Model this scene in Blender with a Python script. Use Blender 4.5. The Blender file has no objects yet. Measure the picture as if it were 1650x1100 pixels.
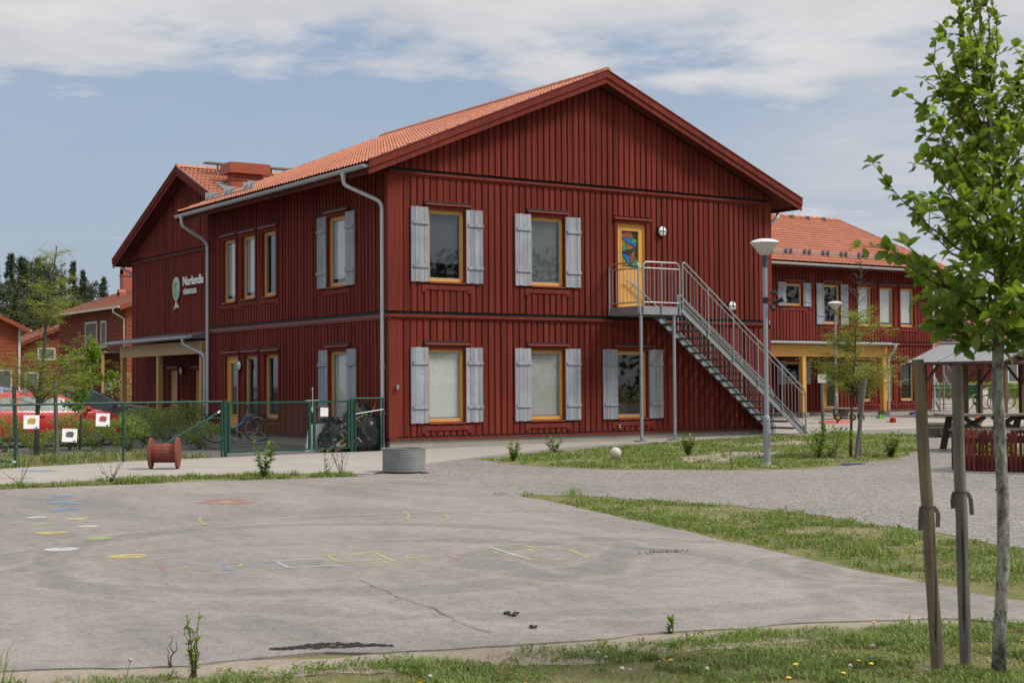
import bpy, math, random
import numpy as np
from mathutils import Vector, Matrix, noise as mnoise
R = math.radians
random.seed(7)
rng = np.random.default_rng(11)
SC = bpy.context.scene
COL = SC.collection

# ------------------------------------------------------------------ helpers
class MB:
    """collects faces, then links them as one mesh object"""
    def __init__(s): s.v = []; s.f = []; s.m = []; s.mi = 0
    def add(s, vs, fs):
        o = len(s.v); s.v.extend([tuple(map(float, p)) for p in vs])
        for f in fs: s.f.append(tuple(i + o for i in f)); s.m.append(s.mi)
    def box(s, x0, x1, y0, y1, z0, z1):
        if x0 > x1: x0, x1 = x1, x0
        if y0 > y1: y0, y1 = y1, y0
        if z0 > z1: z0, z1 = z1, z0
        s.add([(x0,y0,z0),(x1,y0,z0),(x1,y1,z0),(x0,y1,z0),(x0,y0,z1),(x1,y0,z1),(x1,y1,z1),(x0,y1,z1)],
              [(0,3,2,1),(4,5,6,7),(0,1,5,4),(1,2,6,5),(2,3,7,6),(3,0,4,7)])
    def hexa(s, a, b):
        """a: four points, b: four matching points"""
        s.add(list(a) + list(b), [(3,2,1,0),(4,5,6,7),(0,1,5,4),(1,2,6,5),(2,3,7,6),(3,0,4,7)])
    def bar(s, p, q, w, h, up=(0,0,1)):
        p = Vector(p); q = Vector(q); d = (q - p).normalized(); u = Vector(up)
        if abs(d.dot(u)) > .98: u = Vector((0,1,0))
        r = d.cross(u).normalized(); u = r.cross(d)
        k = [(-w/2,-h/2),(w/2,-h/2),(w/2,h/2),(-w/2,h/2)]
        s.hexa([p + r*a + u*b for a, b in k], [q + r*a + u*b for a, b in k])
    def tube(s, pts, r, n=8, cap=True):
        pts = [Vector(p) for p in pts]
        rs = r if isinstance(r, (list, tuple)) else [r]*len(pts)
        t0 = (pts[1]-pts[0]).normalized()
        ref = Vector((0,0,1)) if abs(t0.z) < .9 else Vector((1,0,0))
        nrm = t0.cross(ref).normalized(); o = len(s.v); vs = []
        for i, p in enumerate(pts):
            if i == 0: t = t0
            elif i == len(pts)-1: t = (pts[i]-pts[i-1]).normalized()
            else: t = ((pts[i+1]-pts[i]).normalized() + (pts[i]-pts[i-1]).normalized()).normalized()
            nrm = (nrm - t*nrm.dot(t)).normalized(); b = t.cross(nrm)
            for k in range(n):
                a = 2*math.pi*k/n
                vs.append(p + (nrm*math.cos(a) + b*math.sin(a))*rs[i])
        fs = []
        for i in range(len(pts)-1):
            for k in range(n):
                fs.append((i*n+k, i*n+(k+1)%n, (i+1)*n+(k+1)%n, (i+1)*n+k))
        if cap:
            fs.append(tuple(range(n-1,-1,-1))); fs.append(tuple((len(pts)-1)*n+k for k in range(n)))
        s.add(vs, fs)
    def lathe(s, prof, c=(0,0,0), n=24):
        vs = []; fs = []
        for r, z in prof:
            for k in range(n):
                a = 2*math.pi*k/n; vs.append((c[0]+r*math.cos(a), c[1]+r*math.sin(a), c[2]+z))
        for i in range(len(prof)-1):
            for k in range(n): fs.append((i*n+k, i*n+(k+1)%n, (i+1)*n+(k+1)%n, (i+1)*n+k))
        fs.append(tuple(range(n-1,-1,-1))); fs.append(tuple((len(prof)-1)*n+k for k in range(n)))
        s.add(vs, fs)
    def prism(s, poly, d):
        """poly: coplanar 3d points, extruded by vector d"""
        n = len(poly); P = [Vector(p) for p in poly]; Q = [p + Vector(d) for p in P]
        s.add(P + Q, [tuple(range(n-1,-1,-1)), tuple(range(n,2*n))] + [(i,(i+1)%n,n+(i+1)%n,n+i) for i in range(n)])
    def ring(s, c, ax, R_, r, n=28, k=8):
        c = Vector(c); ax = Vector(ax).normalized()
        u = ax.orthogonal().normalized(); w = ax.cross(u); vs = []; fs = []
        for i in range(n):
            a = 2*math.pi*i/n; d = u*math.cos(a) + w*math.sin(a)
            for j in range(k):
                b = 2*math.pi*j/k; vs.append(c + d*(R_ + r*math.cos(b)) + ax*r*math.sin(b))
        for i in range(n):
            for j in range(k): fs.append((i*k+j, ((i+1)%n)*k+j, ((i+1)%n)*k+(j+1)%k, i*k+(j+1)%k))
        s.add(vs, fs)
    def ball(s, c, r, n=12, sq=(1,1,1)):
        vs = []; fs = []; m = n//2
        for i in range(1, m):
            t = math.pi*i/m
            for k in range(n):
                a = 2*math.pi*k/n
                vs.append((c[0]+r*sq[0]*math.sin(t)*math.cos(a), c[1]+r*sq[1]*math.sin(t)*math.sin(a), c[2]+r*sq[2]*math.cos(t)))
        for i in range(m-2):
            for k in range(n): fs.append((i*n+k, (i+1)*n+k, (i+1)*n+(k+1)%n, i*n+(k+1)%n))
        o = len(vs); vs += [(c[0],c[1],c[2]+r*sq[2]), (c[0],c[1],c[2]-r*sq[2])]
        for k in range(n):
            fs.append((o, k, (k+1)%n)); fs.append((o+1, (m-2)*n+(k+1)%n, (m-2)*n+k))
        s.add(vs, fs)
    def build(s, name, mats, parent=None, smooth=False, loc=None):
        me = bpy.data.meshes.new(name)
        me.from_pydata(s.v, [], s.f)
        if not isinstance(mats, (list, tuple)): mats = [mats]
        for m in mats: me.materials.append(m)
        if len(mats) > 1: me.polygons.foreach_set('material_index', s.m)
        if smooth:
            me.polygons.foreach_set('use_smooth', [True]*len(s.f))
            if smooth == 'auto': me.set_sharp_from_angle(angle=R(40))
        me.update()
        o = bpy.data.objects.new(name, me); COL.objects.link(o)
        if parent is not None: o.parent = parent
        if loc is not None: o.location = loc
        return o

def tag(o, label=None, cat=None, group=None, kind=None):
    if label: o['label'] = label
    if cat: o['category'] = cat
    if group: o['group'] = group
    if kind: o['kind'] = kind
    return o
def thing(name, label, cat, loc=(0,0,0), rz=0, group=None):
    o = bpy.data.objects.new(name, None); COL.objects.link(o); o.empty_display_size = .2
    o.location = loc; o.rotation_euler = (0,0,rz)
    return tag(o, label, cat, group)
def copy_tree(o, parent=None):
    kids = list(o.children); c = o.copy(); COL.objects.link(c)
    if parent is not None: c.parent = parent
    for ch in kids: copy_tree(ch, c)
    return c
def arc(c, u, v, r, a0, a1, n=8):
    c = Vector(c); u = Vector(u); v = Vector(v)
    return [c + u*r*math.cos(R(a0+(a1-a0)*i/n)) + v*r*math.sin(R(a0+(a1-a0)*i/n)) for i in range(n+1)]

def gh(x):
    """height of the gently rising ground"""
    if x <= 0: return 0.
    if x < 12: return .0118*x
    return .1416 + .004*(min(x, 40)-12)
# camera of the photograph: used to look up where things stand on the ground
KS = .76
CAM = np.array([-21.4192, -38.2386, 1.95])*KS
FPX, YAW, PIT, ROL = 2380.79, .5935, .0293, -.0059
_fw = np.array([math.sin(YAW)*math.cos(PIT), math.cos(YAW)*math.cos(PIT), math.sin(PIT)])
_r = np.array([math.cos(YAW), -math.sin(YAW), 0]); _u = np.cross(_r, _fw)
_r2 = math.cos(ROL)*_r + math.sin(ROL)*_u; _u2 = -math.sin(ROL)*_r + math.cos(ROL)*_u
def ray(px, py): return _fw + _r2*(px-825)/FPX - _u2*(py-550)/FPX
def G(px, py, dz=0):
    z = 0.
    for _ in range(10):
        v = ray(px, py); t = (z+dz-CAM[2])/v[2]; p = CAM + t*v; z = gh(p[0])
    return Vector((p[0], p[1], z))
def at(px, depth):
    """ground point on the sight line through column px at this distance"""
    v = ray(px, 620); p = CAM + v*depth; return Vector((p[0], p[1], gh(p[0])))

# ------------------------------------------------------------------ materials
def nodes(name):
    m = bpy.data.materials.new(name); m.use_nodes = True
    nt = m.node_tree; b = nt.nodes['Principled BSDF']
    return m, nt, b
def N(nt, typ, **kw):
    n = nt.nodes.new(typ)
    for k, v in kw.items():
        if hasattr(n, k): setattr(n, k, v)
        else: n.inputs[k].default_value = v
    return n
def L(nt, a, b): nt.links.new(a, b)
def c4(c): return (c[0], c[1], c[2], 1)
def mul(c, k): return tuple(min(1, x*k) for x in c)
def coords(nt, scale=(1,1,1), kind='Object'):
    tc = N(nt, 'ShaderNodeTexCoord'); mp = N(nt, 'ShaderNodeMapping'); mp.inputs['Scale'].default_value = scale
    L(nt, tc.outputs[kind], mp.inputs['Vector']); return mp.outputs['Vector']
def ramp(nt, fac, stops, interp='LINEAR'):
    r = N(nt, 'ShaderNodeValToRGB'); r.color_ramp.interpolation = interp
    e = r.color_ramp.elements
    while len(e) < len(stops): e.new(.5)
    for i, (p, c) in enumerate(stops):
        e[i].position = p; e[i].color = c4(c) if len(c) == 3 else c
    L(nt, fac, r.inputs['Fac']); return r.outputs['Color']
def fbm(nt, vec, scale, detail=5, rough=.55, dist=0):
    n = N(nt, 'ShaderNodeTexNoise'); n.inputs['Scale'].default_value = scale; n.inputs['Detail'].default_value = detail
    n.inputs['Roughness'].default_value = rough; n.inputs['Distortion'].default_value = dist
    L(nt, vec, n.inputs['Vector']); return n.outputs['Fac']
def mix(nt, fac, a, b, mode='MIX'):
    m = N(nt, 'ShaderNodeMix', data_type='RGBA', blend_type=mode)
    if isinstance(fac, (int, float)): m.inputs[0].default_value = fac
    else: L(nt, fac, m.inputs[0])
    for i, x in ((6, a), (7, b)):
        if isinstance(x, tuple): m.inputs[i].default_value = c4(x)
        else: L(nt, x, m.inputs[i])
    return m.outputs[2]
def bump(nt, b, h, strength=.4, dist=.01):
    n = N(nt, 'ShaderNodeBump'); n.inputs['Strength'].default_value = strength; n.inputs['Distance'].default_value = dist
    L(nt, h, n.inputs['Height']); L(nt, n.outputs['Normal'], b.inputs['Normal'])
def mat(name, col, rough=.6, metal=0., var=.18, scale=(3,3,3), bmp=0., bscale=40, spec=.4, coat=0):
    """plain material with worn, uneven colour"""
    m, nt, b = nodes(name)
    v = coords(nt, scale)
    f = fbm(nt, v, 1.6, 6, .6)
    c = ramp(nt, f, [(.25, mul(col, 1-var)), (.75, mul(col, 1+var))])
    L(nt, c, b.inputs['Base Color'])
    b.inputs['Roughness'].default_value = rough; b.inputs['Metallic'].default_value = metal
    b.inputs['Specular IOR Level'].default_value = spec; b.inputs['Coat Weight'].default_value = coat
    if bmp:
        bump(nt, b, fbm(nt, coords(nt), bscale, 4), bmp, .004)
    return m
def plank_tone(nt, pitch, seed=0.):
    """one random value per plank across a wall, whichever way the wall faces"""
    tc = N(nt, 'ShaderNodeTexCoord'); sp = N(nt, 'ShaderNodeSeparateXYZ'); L(nt, tc.outputs['Object'], sp.inputs[0])
    a = N(nt, 'ShaderNodeMath', operation='ADD'); L(nt, sp.outputs[0], a.inputs[0]); L(nt, sp.outputs[1], a.inputs[1])
    m = N(nt, 'ShaderNodeMath', operation='MULTIPLY_ADD'); L(nt, a.outputs[0], m.inputs[0]); m.inputs[1].default_value = 1/pitch; m.inputs[2].default_value = seed
    f = N(nt, 'ShaderNodeMath', operation='FLOOR'); L(nt, m.outputs[0], f.inputs[0])
    wn = N(nt, 'ShaderNodeTexWhiteNoise', noise_dimensions='1D'); L(nt, f.outputs[0], wn.inputs['W']); return wn.outputs['Value']
def painted_boards(name, col, var=.22, planks=True):
    """vertical sawn boards under matt distemper paint: grain, streaks, knots, rubbed spots, board to board tone"""
    m, nt, b = nodes(name)
    grain = fbm(nt, coords(nt, (30, 30, .7)), 1.2, 7, .7); big = fbm(nt, coords(nt, (.5, .5, .4)), 1.0, 5); st = fbm(nt, coords(nt, (9, 9, .35)), 1.0, 4, .6)
    c = ramp(nt, grain, [(.3, mul(col, 1-var*1.2)), (.7, mul(col, 1+var*1.1))])
    if planks: c = mix(nt, .8, c, mix(nt, 1., c, ramp(nt, plank_tone(nt, .088), [(0, (.70,.72,.76)), (.5, (1,1,1)), (1, (1.3,1.36,1.4))]), 'MULTIPLY'))
    c = mix(nt, .6, c, mix(nt, 1., c, ramp(nt, st, [(.33, (.72,.72,.72)), (.67, (1.24,1.27,1.3))]), 'MULTIPLY'))
    c = mix(nt, .55, c, mix(nt, 1., c, ramp(nt, big, [(.33, (.76,.76,.76)), (.67, (1.22,1.24,1.27))]), 'MULTIPLY'))
    kn = N(nt, 'ShaderNodeTexVoronoi'); kn.inputs['Scale'].default_value = 1.0; L(nt, coords(nt, (5.2, 5.2, 2.1)), kn.inputs['Vector'])
    c = mix(nt, ramp(nt, kn.outputs['Distance'], [(.03, (.75,.75,.75)), (.075, (0,0,0))]), c, mul(col, .35))
    ch = N(nt, 'ShaderNodeTexVoronoi'); ch.inputs['Scale'].default_value = 1.0; L(nt, coords(nt, (1.7, 1.7, .62)), ch.inputs['Vector'])
    c = mix(nt, ramp(nt, ch.outputs['Distance'], [(.018, (.5,.5,.5)), (.03, (0,0,0))]), c, (.36,.22,.18))
    L(nt, c, b.inputs['Base Color']); b.inputs['Roughness'].default_value = .85; b.inputs['Specular IOR Level'].default_value = .2
    bump(nt, b, grain, .3, .004)
    return m
def grey_wood(name, dark, light, vert=True, rough=.85, pitch=.115):
    m, nt, b = nodes(name)
    g = fbm(nt, coords(nt, (38, 38, 1.5) if vert else (1.5, 38, 38)), 1.2, 7, .72, .6); big = fbm(nt, coords(nt, (1.3, 1.3, 1.3)), 1.2, 3); st = fbm(nt, coords(nt, (12, 12, .8) if vert else (.8, 12, 12)), 1.1, 5, .65, .5)
    c = mix(nt, .5, ramp(nt, g, [(.28, dark), (.5, mul(light, .85)), (.72, light)]), ramp(nt, st, [(.3, mul(dark, 1.1)), (.52, mul(light, .9)), (.7, mul(light, 1.08))]))
    c = mix(nt, .3, c, ramp(nt, big, [(.35, mul(light, .6)), (.65, mul(light, 1.15))]))
    if vert: c = mix(nt, .75, c, mix(nt, 1., c, ramp(nt, plank_tone(nt, pitch, .37), [(0, (.76,.78,.82)), (.5, (1,1,1)), (1, (1.2,1.2,1.2))]), 'MULTIPLY'))
    vo = N(nt, 'ShaderNodeTexVoronoi'); vo.inputs['Scale'].default_value = 1.
    L(nt, coords(nt, (11, 11, 4.4)), vo.inputs['Vector'])
    c = mix(nt, ramp(nt, vo.outputs['Distance'], [(.06, (.85,.85,.85)), (.16, (0,0,0))]), c, mul(dark, .6))
    L(nt, c, b.inputs['Base Color']); b.inputs['Roughness'].default_value = rough; b.inputs['Specular IOR Level'].default_value = .25
    bump(nt, b, g, .3, .004); return m
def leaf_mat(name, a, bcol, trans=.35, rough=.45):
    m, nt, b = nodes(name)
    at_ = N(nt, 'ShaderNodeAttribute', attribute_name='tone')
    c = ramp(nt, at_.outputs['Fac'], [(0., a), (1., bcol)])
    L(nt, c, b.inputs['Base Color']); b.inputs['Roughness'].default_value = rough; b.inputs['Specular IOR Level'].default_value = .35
    tr = N(nt, 'ShaderNodeBsdfTranslucent'); L(nt, mix(nt, 1., c, (1.0, 1.0, .45), 'MULTIPLY'), tr.inputs['Color'])
    mx = N(nt, 'ShaderNodeMixShader'); mx.inputs[0].default_value = trans
    out = nt.nodes['Material Output']
    L(nt, b.outputs[0], mx.inputs[1]); L(nt, tr.outputs[0], mx.inputs[2]); L(nt, mx.outputs[0], out.inputs['Surface'])
    return m
def glass_mat(name, tint=(.9,.93,.95)):
    m, nt, b = nodes(name)
    out = nt.nodes['Material Output']; gl = N(nt, 'ShaderNodeBsdfGlossy'); gl.inputs['Roughness'].default_value = .015
    tp = N(nt, 'ShaderNodeBsdfTransparent'); tp.inputs['Color'].default_value = c4(tint)
    lw = N(nt, 'ShaderNodeLayerWeight'); lw.inputs['Blend'].default_value = .5
    pw = N(nt, 'ShaderNodeMath', operation='POWER'); L(nt, lw.outputs['Facing'], pw.inputs[0]); pw.inputs[1].default_value = 3.2
    fr = N(nt, 'ShaderNodeMath', operation='MULTIPLY_ADD'); L(nt, pw.outputs[0], fr.inputs[0]); fr.inputs[1].default_value = .75; fr.inputs[2].default_value = .05
    nz = N(nt, 'ShaderNodeBump'); nz.inputs['Strength'].default_value = .04; nz.inputs['Distance'].default_value = .02
    L(nt, fbm(nt, coords(nt), .9, 2), nz.inputs['Height']); L(nt, nz.outputs['Normal'], gl.inputs['Normal'])
    mx = N(nt, 'ShaderNodeMixShader'); L(nt, fr.outputs[0], mx.inputs[0])
    L(nt, tp.outputs[0], mx.inputs[1]); L(nt, gl.outputs[0], mx.inputs[2]); L(nt, mx.outputs[0], out.inputs['Surface'])
    return m
M = {}
RED = (.143, .0218, .0132)
M['red'] = painted_boards('falu_red_boards', RED)
M['redtrim'] = painted_boards('falu_red_trim', (.152, .026, .017), .15, False)
M['redmetal'] = mat('red_coated_sheet', (.20, .042, .03), .4, 0, .1)
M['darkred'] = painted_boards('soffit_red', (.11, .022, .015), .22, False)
M['yellow'] = mat('ochre_paint', (.62, .32, .072), .45, 0, .1, (1,1,4))
M['beige'] = mat('pale_ochre_paint', (.47, .29, .11), .55, 0, .1, (1,1,3))
M['glass'] = glass_mat('window_glass')
M['blind_grey'] = mat('grey_blind', (.16, .165, .16), .7, 0, .06)
M['blind_dark'] = mat('dark_blind', (.075, .085, .09), .7, 0, .08)
M['blind_white'] = mat('white_blind', (.76,.70,.60), .7, 0, .03); M['blind_cream'] = mat('greyish_blind', (.50,.455,.39), .7, 0, .03)
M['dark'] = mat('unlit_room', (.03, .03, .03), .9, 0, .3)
M['shutter'] = grey_wood('weathered_grey_boards', (.13,.143,.165), (.325,.345,.38))
M['galv'] = mat('galvanised_steel', (.33,.35,.37), .42, .55, .22, (9,9,9), .1, 60)
M['galvdark'] = mat('dull_galvanised_steel', (.20,.215,.225), .5, .45, .2, (9,9,9))
M['zincwhite'] = mat('pale_grey_gutter_steel', (.52,.53,.54), .4, .2, .1, (2,2,2))
M['pipe'] = mat('silver_painted_pipe', (.46,.48,.51), .38, .25, .12, (2,2,1))
M['green'] = mat('dark_green_powder_coat', (.008,.058,.038), .45, 0, .2)
M['greenwire'] = mat('green_wire', (.02,.055,.038), .5, 0, .2)
M['black'] = mat('black_rubber', (.018,.018,.02), .55, 0, .2)
M['white'] = mat('white_plastic', (.72,.72,.7), .35, 0, .06)
M['lampglass'] = mat('frosted_lamp_shade', (.56,.55,.51), .25, 0, .06)
M['pole'] = mat('zinc_grey_pole', (.27,.30,.33), .45, .25, .18, (3,3,2))
M['steel'] = mat('bright_steel', (.55,.56,.58), .3, .8, .1)
def concrete_mat(name, col, sc=1.0, joints=None):
    m, nt, b = nodes(name)
    v = coords(nt, (sc, sc, sc)); big = fbm(nt, v, .8, 6, .62); fine = fbm(nt, coords(nt), 55, 3, .7)
    c = ramp(nt, big, [(.3, mul(col, .84)), (.7, mul(col, 1.12))])
    c = mix(nt, .35, c, ramp(nt, fine, [(.35, mul(col, .7)), (.65, mul(col, 1.2))]))
    L(nt, c, b.inputs['Base Color']); b.inputs['Roughness'].default_value = .88; b.inputs['Specular IOR Level'].default_value = .2
    bump(nt, b, fine, .25, .004); return m
M['concrete'] = concrete_mat('pale_concrete', (.33,.305,.27))
M['plinth'] = concrete_mat('plinth_render', (.30,.275,.235), 2)
M['ringconc'] = concrete_mat('grey_drum', (.20,.18,.16), 3)
def tile_mat(name, col):
    m, nt, b = nodes(name)
    v = coords(nt, (1/.30, 1/.30, 1/.30)); 
    vo = N(nt, 'ShaderNodeTexVoronoi'); vo.inputs['Scale'].default_value = 1.1; L(nt, v, vo.inputs['Vector'])
    sv = N(nt, 'ShaderNodeSeparateColor'); L(nt, vo.outputs['Color'], sv.inputs[0])
    c = mix(nt, .5, ramp(nt, fbm(nt, coords(nt), .9, 4), [(.3, mul(col, .8)), (.7, mul(col, 1.15))]),
            ramp(nt, sv.outputs[0], [(0, mul(col, .74)), (1, mul(col, 1.2))]))
    c = mix(nt, .4, c, ramp(nt, fbm(nt, coords(nt), 9, 4), [(.3, mul(col, .72)), (.7, mul(col, 1.2))]))
    L(nt, c, b.inputs['Base Color']); b.inputs['Roughness'].default_value = .75; b.inputs['Specular IOR Level'].default_value = .25
    return m
M['tile'] = tile_mat('clay_roof_tiles', (.475, .197, .123))
M['tile_far'] = tile_mat('old_clay_roof_tiles', (.36, .145, .095))

# ------------------------------------------------------------------ camera, light, sky
cam_d = bpy.data.cameras.new('camera'); cam = bpy.data.objects.new('camera', cam_d); COL.objects.link(cam)
cam.matrix_world = Matrix(((_r2[0],_u2[0],-_fw[0],CAM[0]),(_r2[1],_u2[1],-_fw[1],CAM[1]),(_r2[2],_u2[2],-_fw[2],CAM[2]),(0,0,0,1)))
cam_d.sensor_width = 36; cam_d.lens = FPX/1650*36; cam_d.clip_end = 4000; cam_d.clip_start = .1
cam_d.dof.use_dof = True; cam_d.dof.focus_distance = 38; cam_d.dof.aperture_fstop = 8
SC.camera = cam
SUN_DIR = Vector((.60, -.62, 1.0)).normalized()
sun_d = bpy.data.lights.new('sun', 'SUN'); sun = bpy.data.objects.new('sun', sun_d); COL.objects.link(sun)
sun_d.energy = 2.65; sun_d.angle = R(15); sun_d.color = (1, .94, .86)
sun.rotation_euler = SUN_DIR.to_track_quat('Z', 'Y').to_euler(); sun.location = SUN_DIR*60
W = bpy.data.worlds.new('World'); SC.world = W; W.use_nodes = True
nt = W.node_tree; bg = nt.nodes['Background']
sky = N(nt, 'ShaderNodeTexSky', sky_type='NISHITA', sun_disc=False)
sky.sun_elevation = math.asin(SUN_DIR.z); sky.sun_rotation = math.atan2(SUN_DIR.x, SUN_DIR.y)
sky.air_density = 1.0; sky.dust_density = 2.2; sky.ozone_density = 1.6; sky.altitude = 50
# a broken layer of stratocumulus: noise on a flat layer overhead, seen in perspective
tc = N(nt, 'ShaderNodeTexCoord'); sp = N(nt, 'ShaderNodeSeparateXYZ'); L(nt, tc.outputs['Generated'], sp.inputs[0])
def MT(op, a, b=None):
    n = N(nt, 'ShaderNodeMath', operation=op)
    for i, x in enumerate((a, b)):
        if x is None: continue
        if isinstance(x, (int, float)): n.inputs[i].default_value = x
        else: L(nt, x, n.inputs[i])
    return n.outputs[0]
zz = MT('ADD', MT('MAXIMUM', sp.outputs[2], 0.0), .06)
cb = N(nt, 'ShaderNodeCombineXYZ'); L(nt, MT('DIVIDE', sp.outputs[0], zz), cb.inputs[0]); L(nt, MT('DIVIDE', sp.outputs[1], zz), cb.inputs[1])
mp = N(nt, 'ShaderNodeMapping'); mp.inputs['Location'].default_value = (1.3, .4, 2.); L(nt, cb.outputs[0], mp.inputs['Vector'])
n1 = fbm(nt, mp.outputs[0], 1.7, 10, .60, .2); n2 = fbm(nt, mp.outputs[0], .42, 3, .5)
# more cover high up and towards the right of the view
az = MT('ADD', MT('MULTIPLY', sp.outputs[0], float(_r[0])), MT('MULTIPLY', sp.outputs[1], float(_r[1])))
mrange = N(nt, 'ShaderNodeMapRange'); mrange.inputs['From Min'].default_value = .178; mrange.inputs['From Max'].default_value = .245
mrange.inputs['To Min'].default_value = -.15; mrange.inputs['To Max'].default_value = .235; L(nt, sp.outputs[2], mrange.inputs['Value'])
cov = MT('ADD', MT('ADD', MT('MULTIPLY', n1, 1.05), MT('MULTIPLY', n2, .30)), MT('ADD', mrange.outputs[0], MT('MULTIPLY', az, .22)))
cl = ramp(nt, cov, [(.64, (0,0,0)), (.70, (.42,.42,.42)), (.78, (.85,.85,.85)), (.90, (1,1,1))])
veil = ramp(nt, az, [(.0, (.10,.10,.10)), (.30, (1,1,1))])
shade = ramp(nt, fbm(nt, mp.outputs[0], 2.3, 6, .6), [(.32, (4.3,4.35,4.6)), (.68, (5.5,5.45,5.45))])
high = N(nt, 'ShaderNodeMapRange'); high.inputs['From Min'].default_value = .27; high.inputs['From Max'].default_value = .75; high.inputs['To Min'].default_value = 1.; high.inputs['To Max'].default_value = 1.75; L(nt, sp.outputs[2], high.inputs['Value'])  # clouds above the view brightened, added to raise the ambient light
hv = N(nt, 'ShaderNodeVectorMath', operation='SCALE'); L(nt, shade, hv.inputs[0]); L(nt, high.outputs[0], hv.inputs['Scale']); shade = hv.outputs[0]
# pale haze low in the sky
hz = ramp(nt, sp.outputs[2], [(0., (.85,.85,.85)), (.26, (.42,.42,.42)), (.8, (0,0,0))])
skyc = mix(nt, hz, sky.outputs['Color'], (2.75, 3.35, 4.25))
skyc = mix(nt, mix(nt, 1., veil, ramp(nt, fbm(nt, mp.outputs[0], .75, 8, .62), [(.38, (.12,.12,.12)), (.62, (.95,.95,.95))]), 'MULTIPLY'), skyc, (4.5,4.6,4.85))
skyc = mix(nt, cl, skyc, shade)
L(nt, skyc, bg.inputs['Color']); bg.inputs['Strength'].default_value = .106
SC.view_settings.view_transform = 'Standard'; SC.view_settings.look = 'None'; SC.view_settings.exposure = .35; SC.view_settings.gamma = 1
# ================================================================== the preschool
BL = thing('preschool_building', 'long two storey red wooden building with orange tiled roofs, yellow window frames and grey shutters', 'building', (0,0,0))
WX, LY, YF, XG, YR, YB, XE = 11.663, 10.35, 12.5, 2.52, 18.1, 23.8, 32.95
def sub_intervals(a, b, cuts):
    segs = [(a, b)]
    for c, d in cuts:
        nx = []
        for p, q in segs:
            if d <= p or c >= q: nx.append((p, q)); continue
            if c > p: nx.append((p, c))
            if d < q: nx.append((d, q))
        segs = nx
    return [s for s in segs if s[1]-s[0] > .015]
class Wall:
    """a boarded wall face; s runs along it, d stands proud of it"""
    def __init__(w, kind, pos): w.kind = kind; w.pos = pos
    def P(w, s, d, z): return (s, w.pos-d, z) if w.kind == 'front' else (w.pos-d, s, z)
    def bx(w, mb, s0, s1, d0, d1, z0, z1):
        a = w.P(s0, d0, z0); b = w.P(s1, d1, z1); mb.box(a[0], b[0], a[1], b[1], a[2], b[2])
    def panel(w, mb, s0, s1, z0, ztop, openings, d=0., period=.176, bw=.120, keep=None):
        """backing sheet with holes plus raised boards; ztop may be a function of s"""
        zt = ztop if callable(ztop) else (lambda s: ztop)
        ed = sorted(set([s0, s1] + [e for o in openings for e in o[:2] if s0 < e < s1] + ([keep] if keep else [])))
        for a, b in zip(ed[:-1], ed[1:]):
            cuts = [(o[2], o[3]) for o in openings if o[0] < (a+b)/2 < o[1]]
            top = min(zt(a), zt(b)); 
            for p, q in sub_intervals(z0, top, cuts):
                fs = [w.P(a,d,p), w.P(b,d,p), w.P(b,d,q), w.P(a,d,q)]
                mb.add(fs, [(0,1,2,3) if w.kind == 'front' else (3,2,1,0)])
            if abs(zt(a)-zt(b)) > 1e-4:
                hi = a if zt(a) > zt(b) else b
                mb.add([w.P(a,d,top), w.P(b,d,top), w.P(hi,d,zt(hi))], [(0,1,2)])
        s = s0 + .02
        k = 0
        while s + bw < s1 + .01:
            e = min(s+bw, s1); cuts = [(o[2]-.07, o[3]+.165) for o in openings if o[0]-.08 < e and o[1]+.08 > s]
            top = min(zt(s), zt(e)); dd = d + .028 + .003*math.sin(k*2.7)
            for p, q in sub_intervals(z0, top, cuts):
                j = .004*math.sin(k*5.1)
                w.bx(mb, s, e, d-.002, dd, p+j, q)
            s += period; k += 1
    def flashing(w, mb, s0, s1, z, d0=0., out=.07, h=.05):
        a = [w.P(s0,d0-.01,z), w.P(s0,d0+out,z-.02), w.P(s0,d0+out,z-.02-h), w.P(s0,d0-.01,z-.03)]
        b = [w.P(s1,d0-.01,z), w.P(s1,d0+out,z-.02), w.P(s1,d0+out,z-.02-h), w.P(s1,d0-.01,z-.03)]
        mb.hexa(a, b)
WF = Wall('front', 0.); WL = Wall('side', 0.); WG = Wall('side', XG); WR = Wall('front', YF)
D1 = .03       # the upper storeys' boards stand this much proud
# openings: s0, s1, z0, z1
front_low = [(.98,2.0,.64,2.33), (3.83,4.85,.64,2.33), (6.45,7.45,.64,2.33)]
front_up = [(.98,2.0,3.86,5.53), (3.83,4.85,3.86,5.53), (6.47,7.42,3.40,5.52)]
left_low = [(1.93,2.95,.64,2.33), (5.76,6.66,.66,2.32), (7.04,7.94,.66,2.32), (8.30,9.20,.10,2.32)]
left_up = [(1.93,2.95,3.86,5.55), (5.82,6.72,3.83,5.53), (7.12,8.02,3.83,5.53), (8.40,9.30,3.80,5.53)]
rw_low = [(24.50,25.42,1.46,2.33), (26.56,27.52,.27,2.34), (28.52,29.38,.74,2.33), (29.80,30.64,.74,2.33), (31.04,31.88,.74,2.33)]
rw_up = [(24.52,25.46,4.50,5.38), (26.60,27.54,3.82,5.40), (28.52,29.38,3.78,5.38), (29.80,30.68,3.78,5.38), (31.04,31.92,3.78,5.38)]
gab_low = [(16.95,17.75,.08,2.05), (19.2,20.0,.08,2.05)]
SL = .4137
def zR(x): return 6.406 + SL*(min(x, WX-x)+.762)
SL2 = .4208; ZE2 = 6.15
def zR2(y): return ZE2 + SL2*(min(y, 2*YR-y)-11.74)

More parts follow.
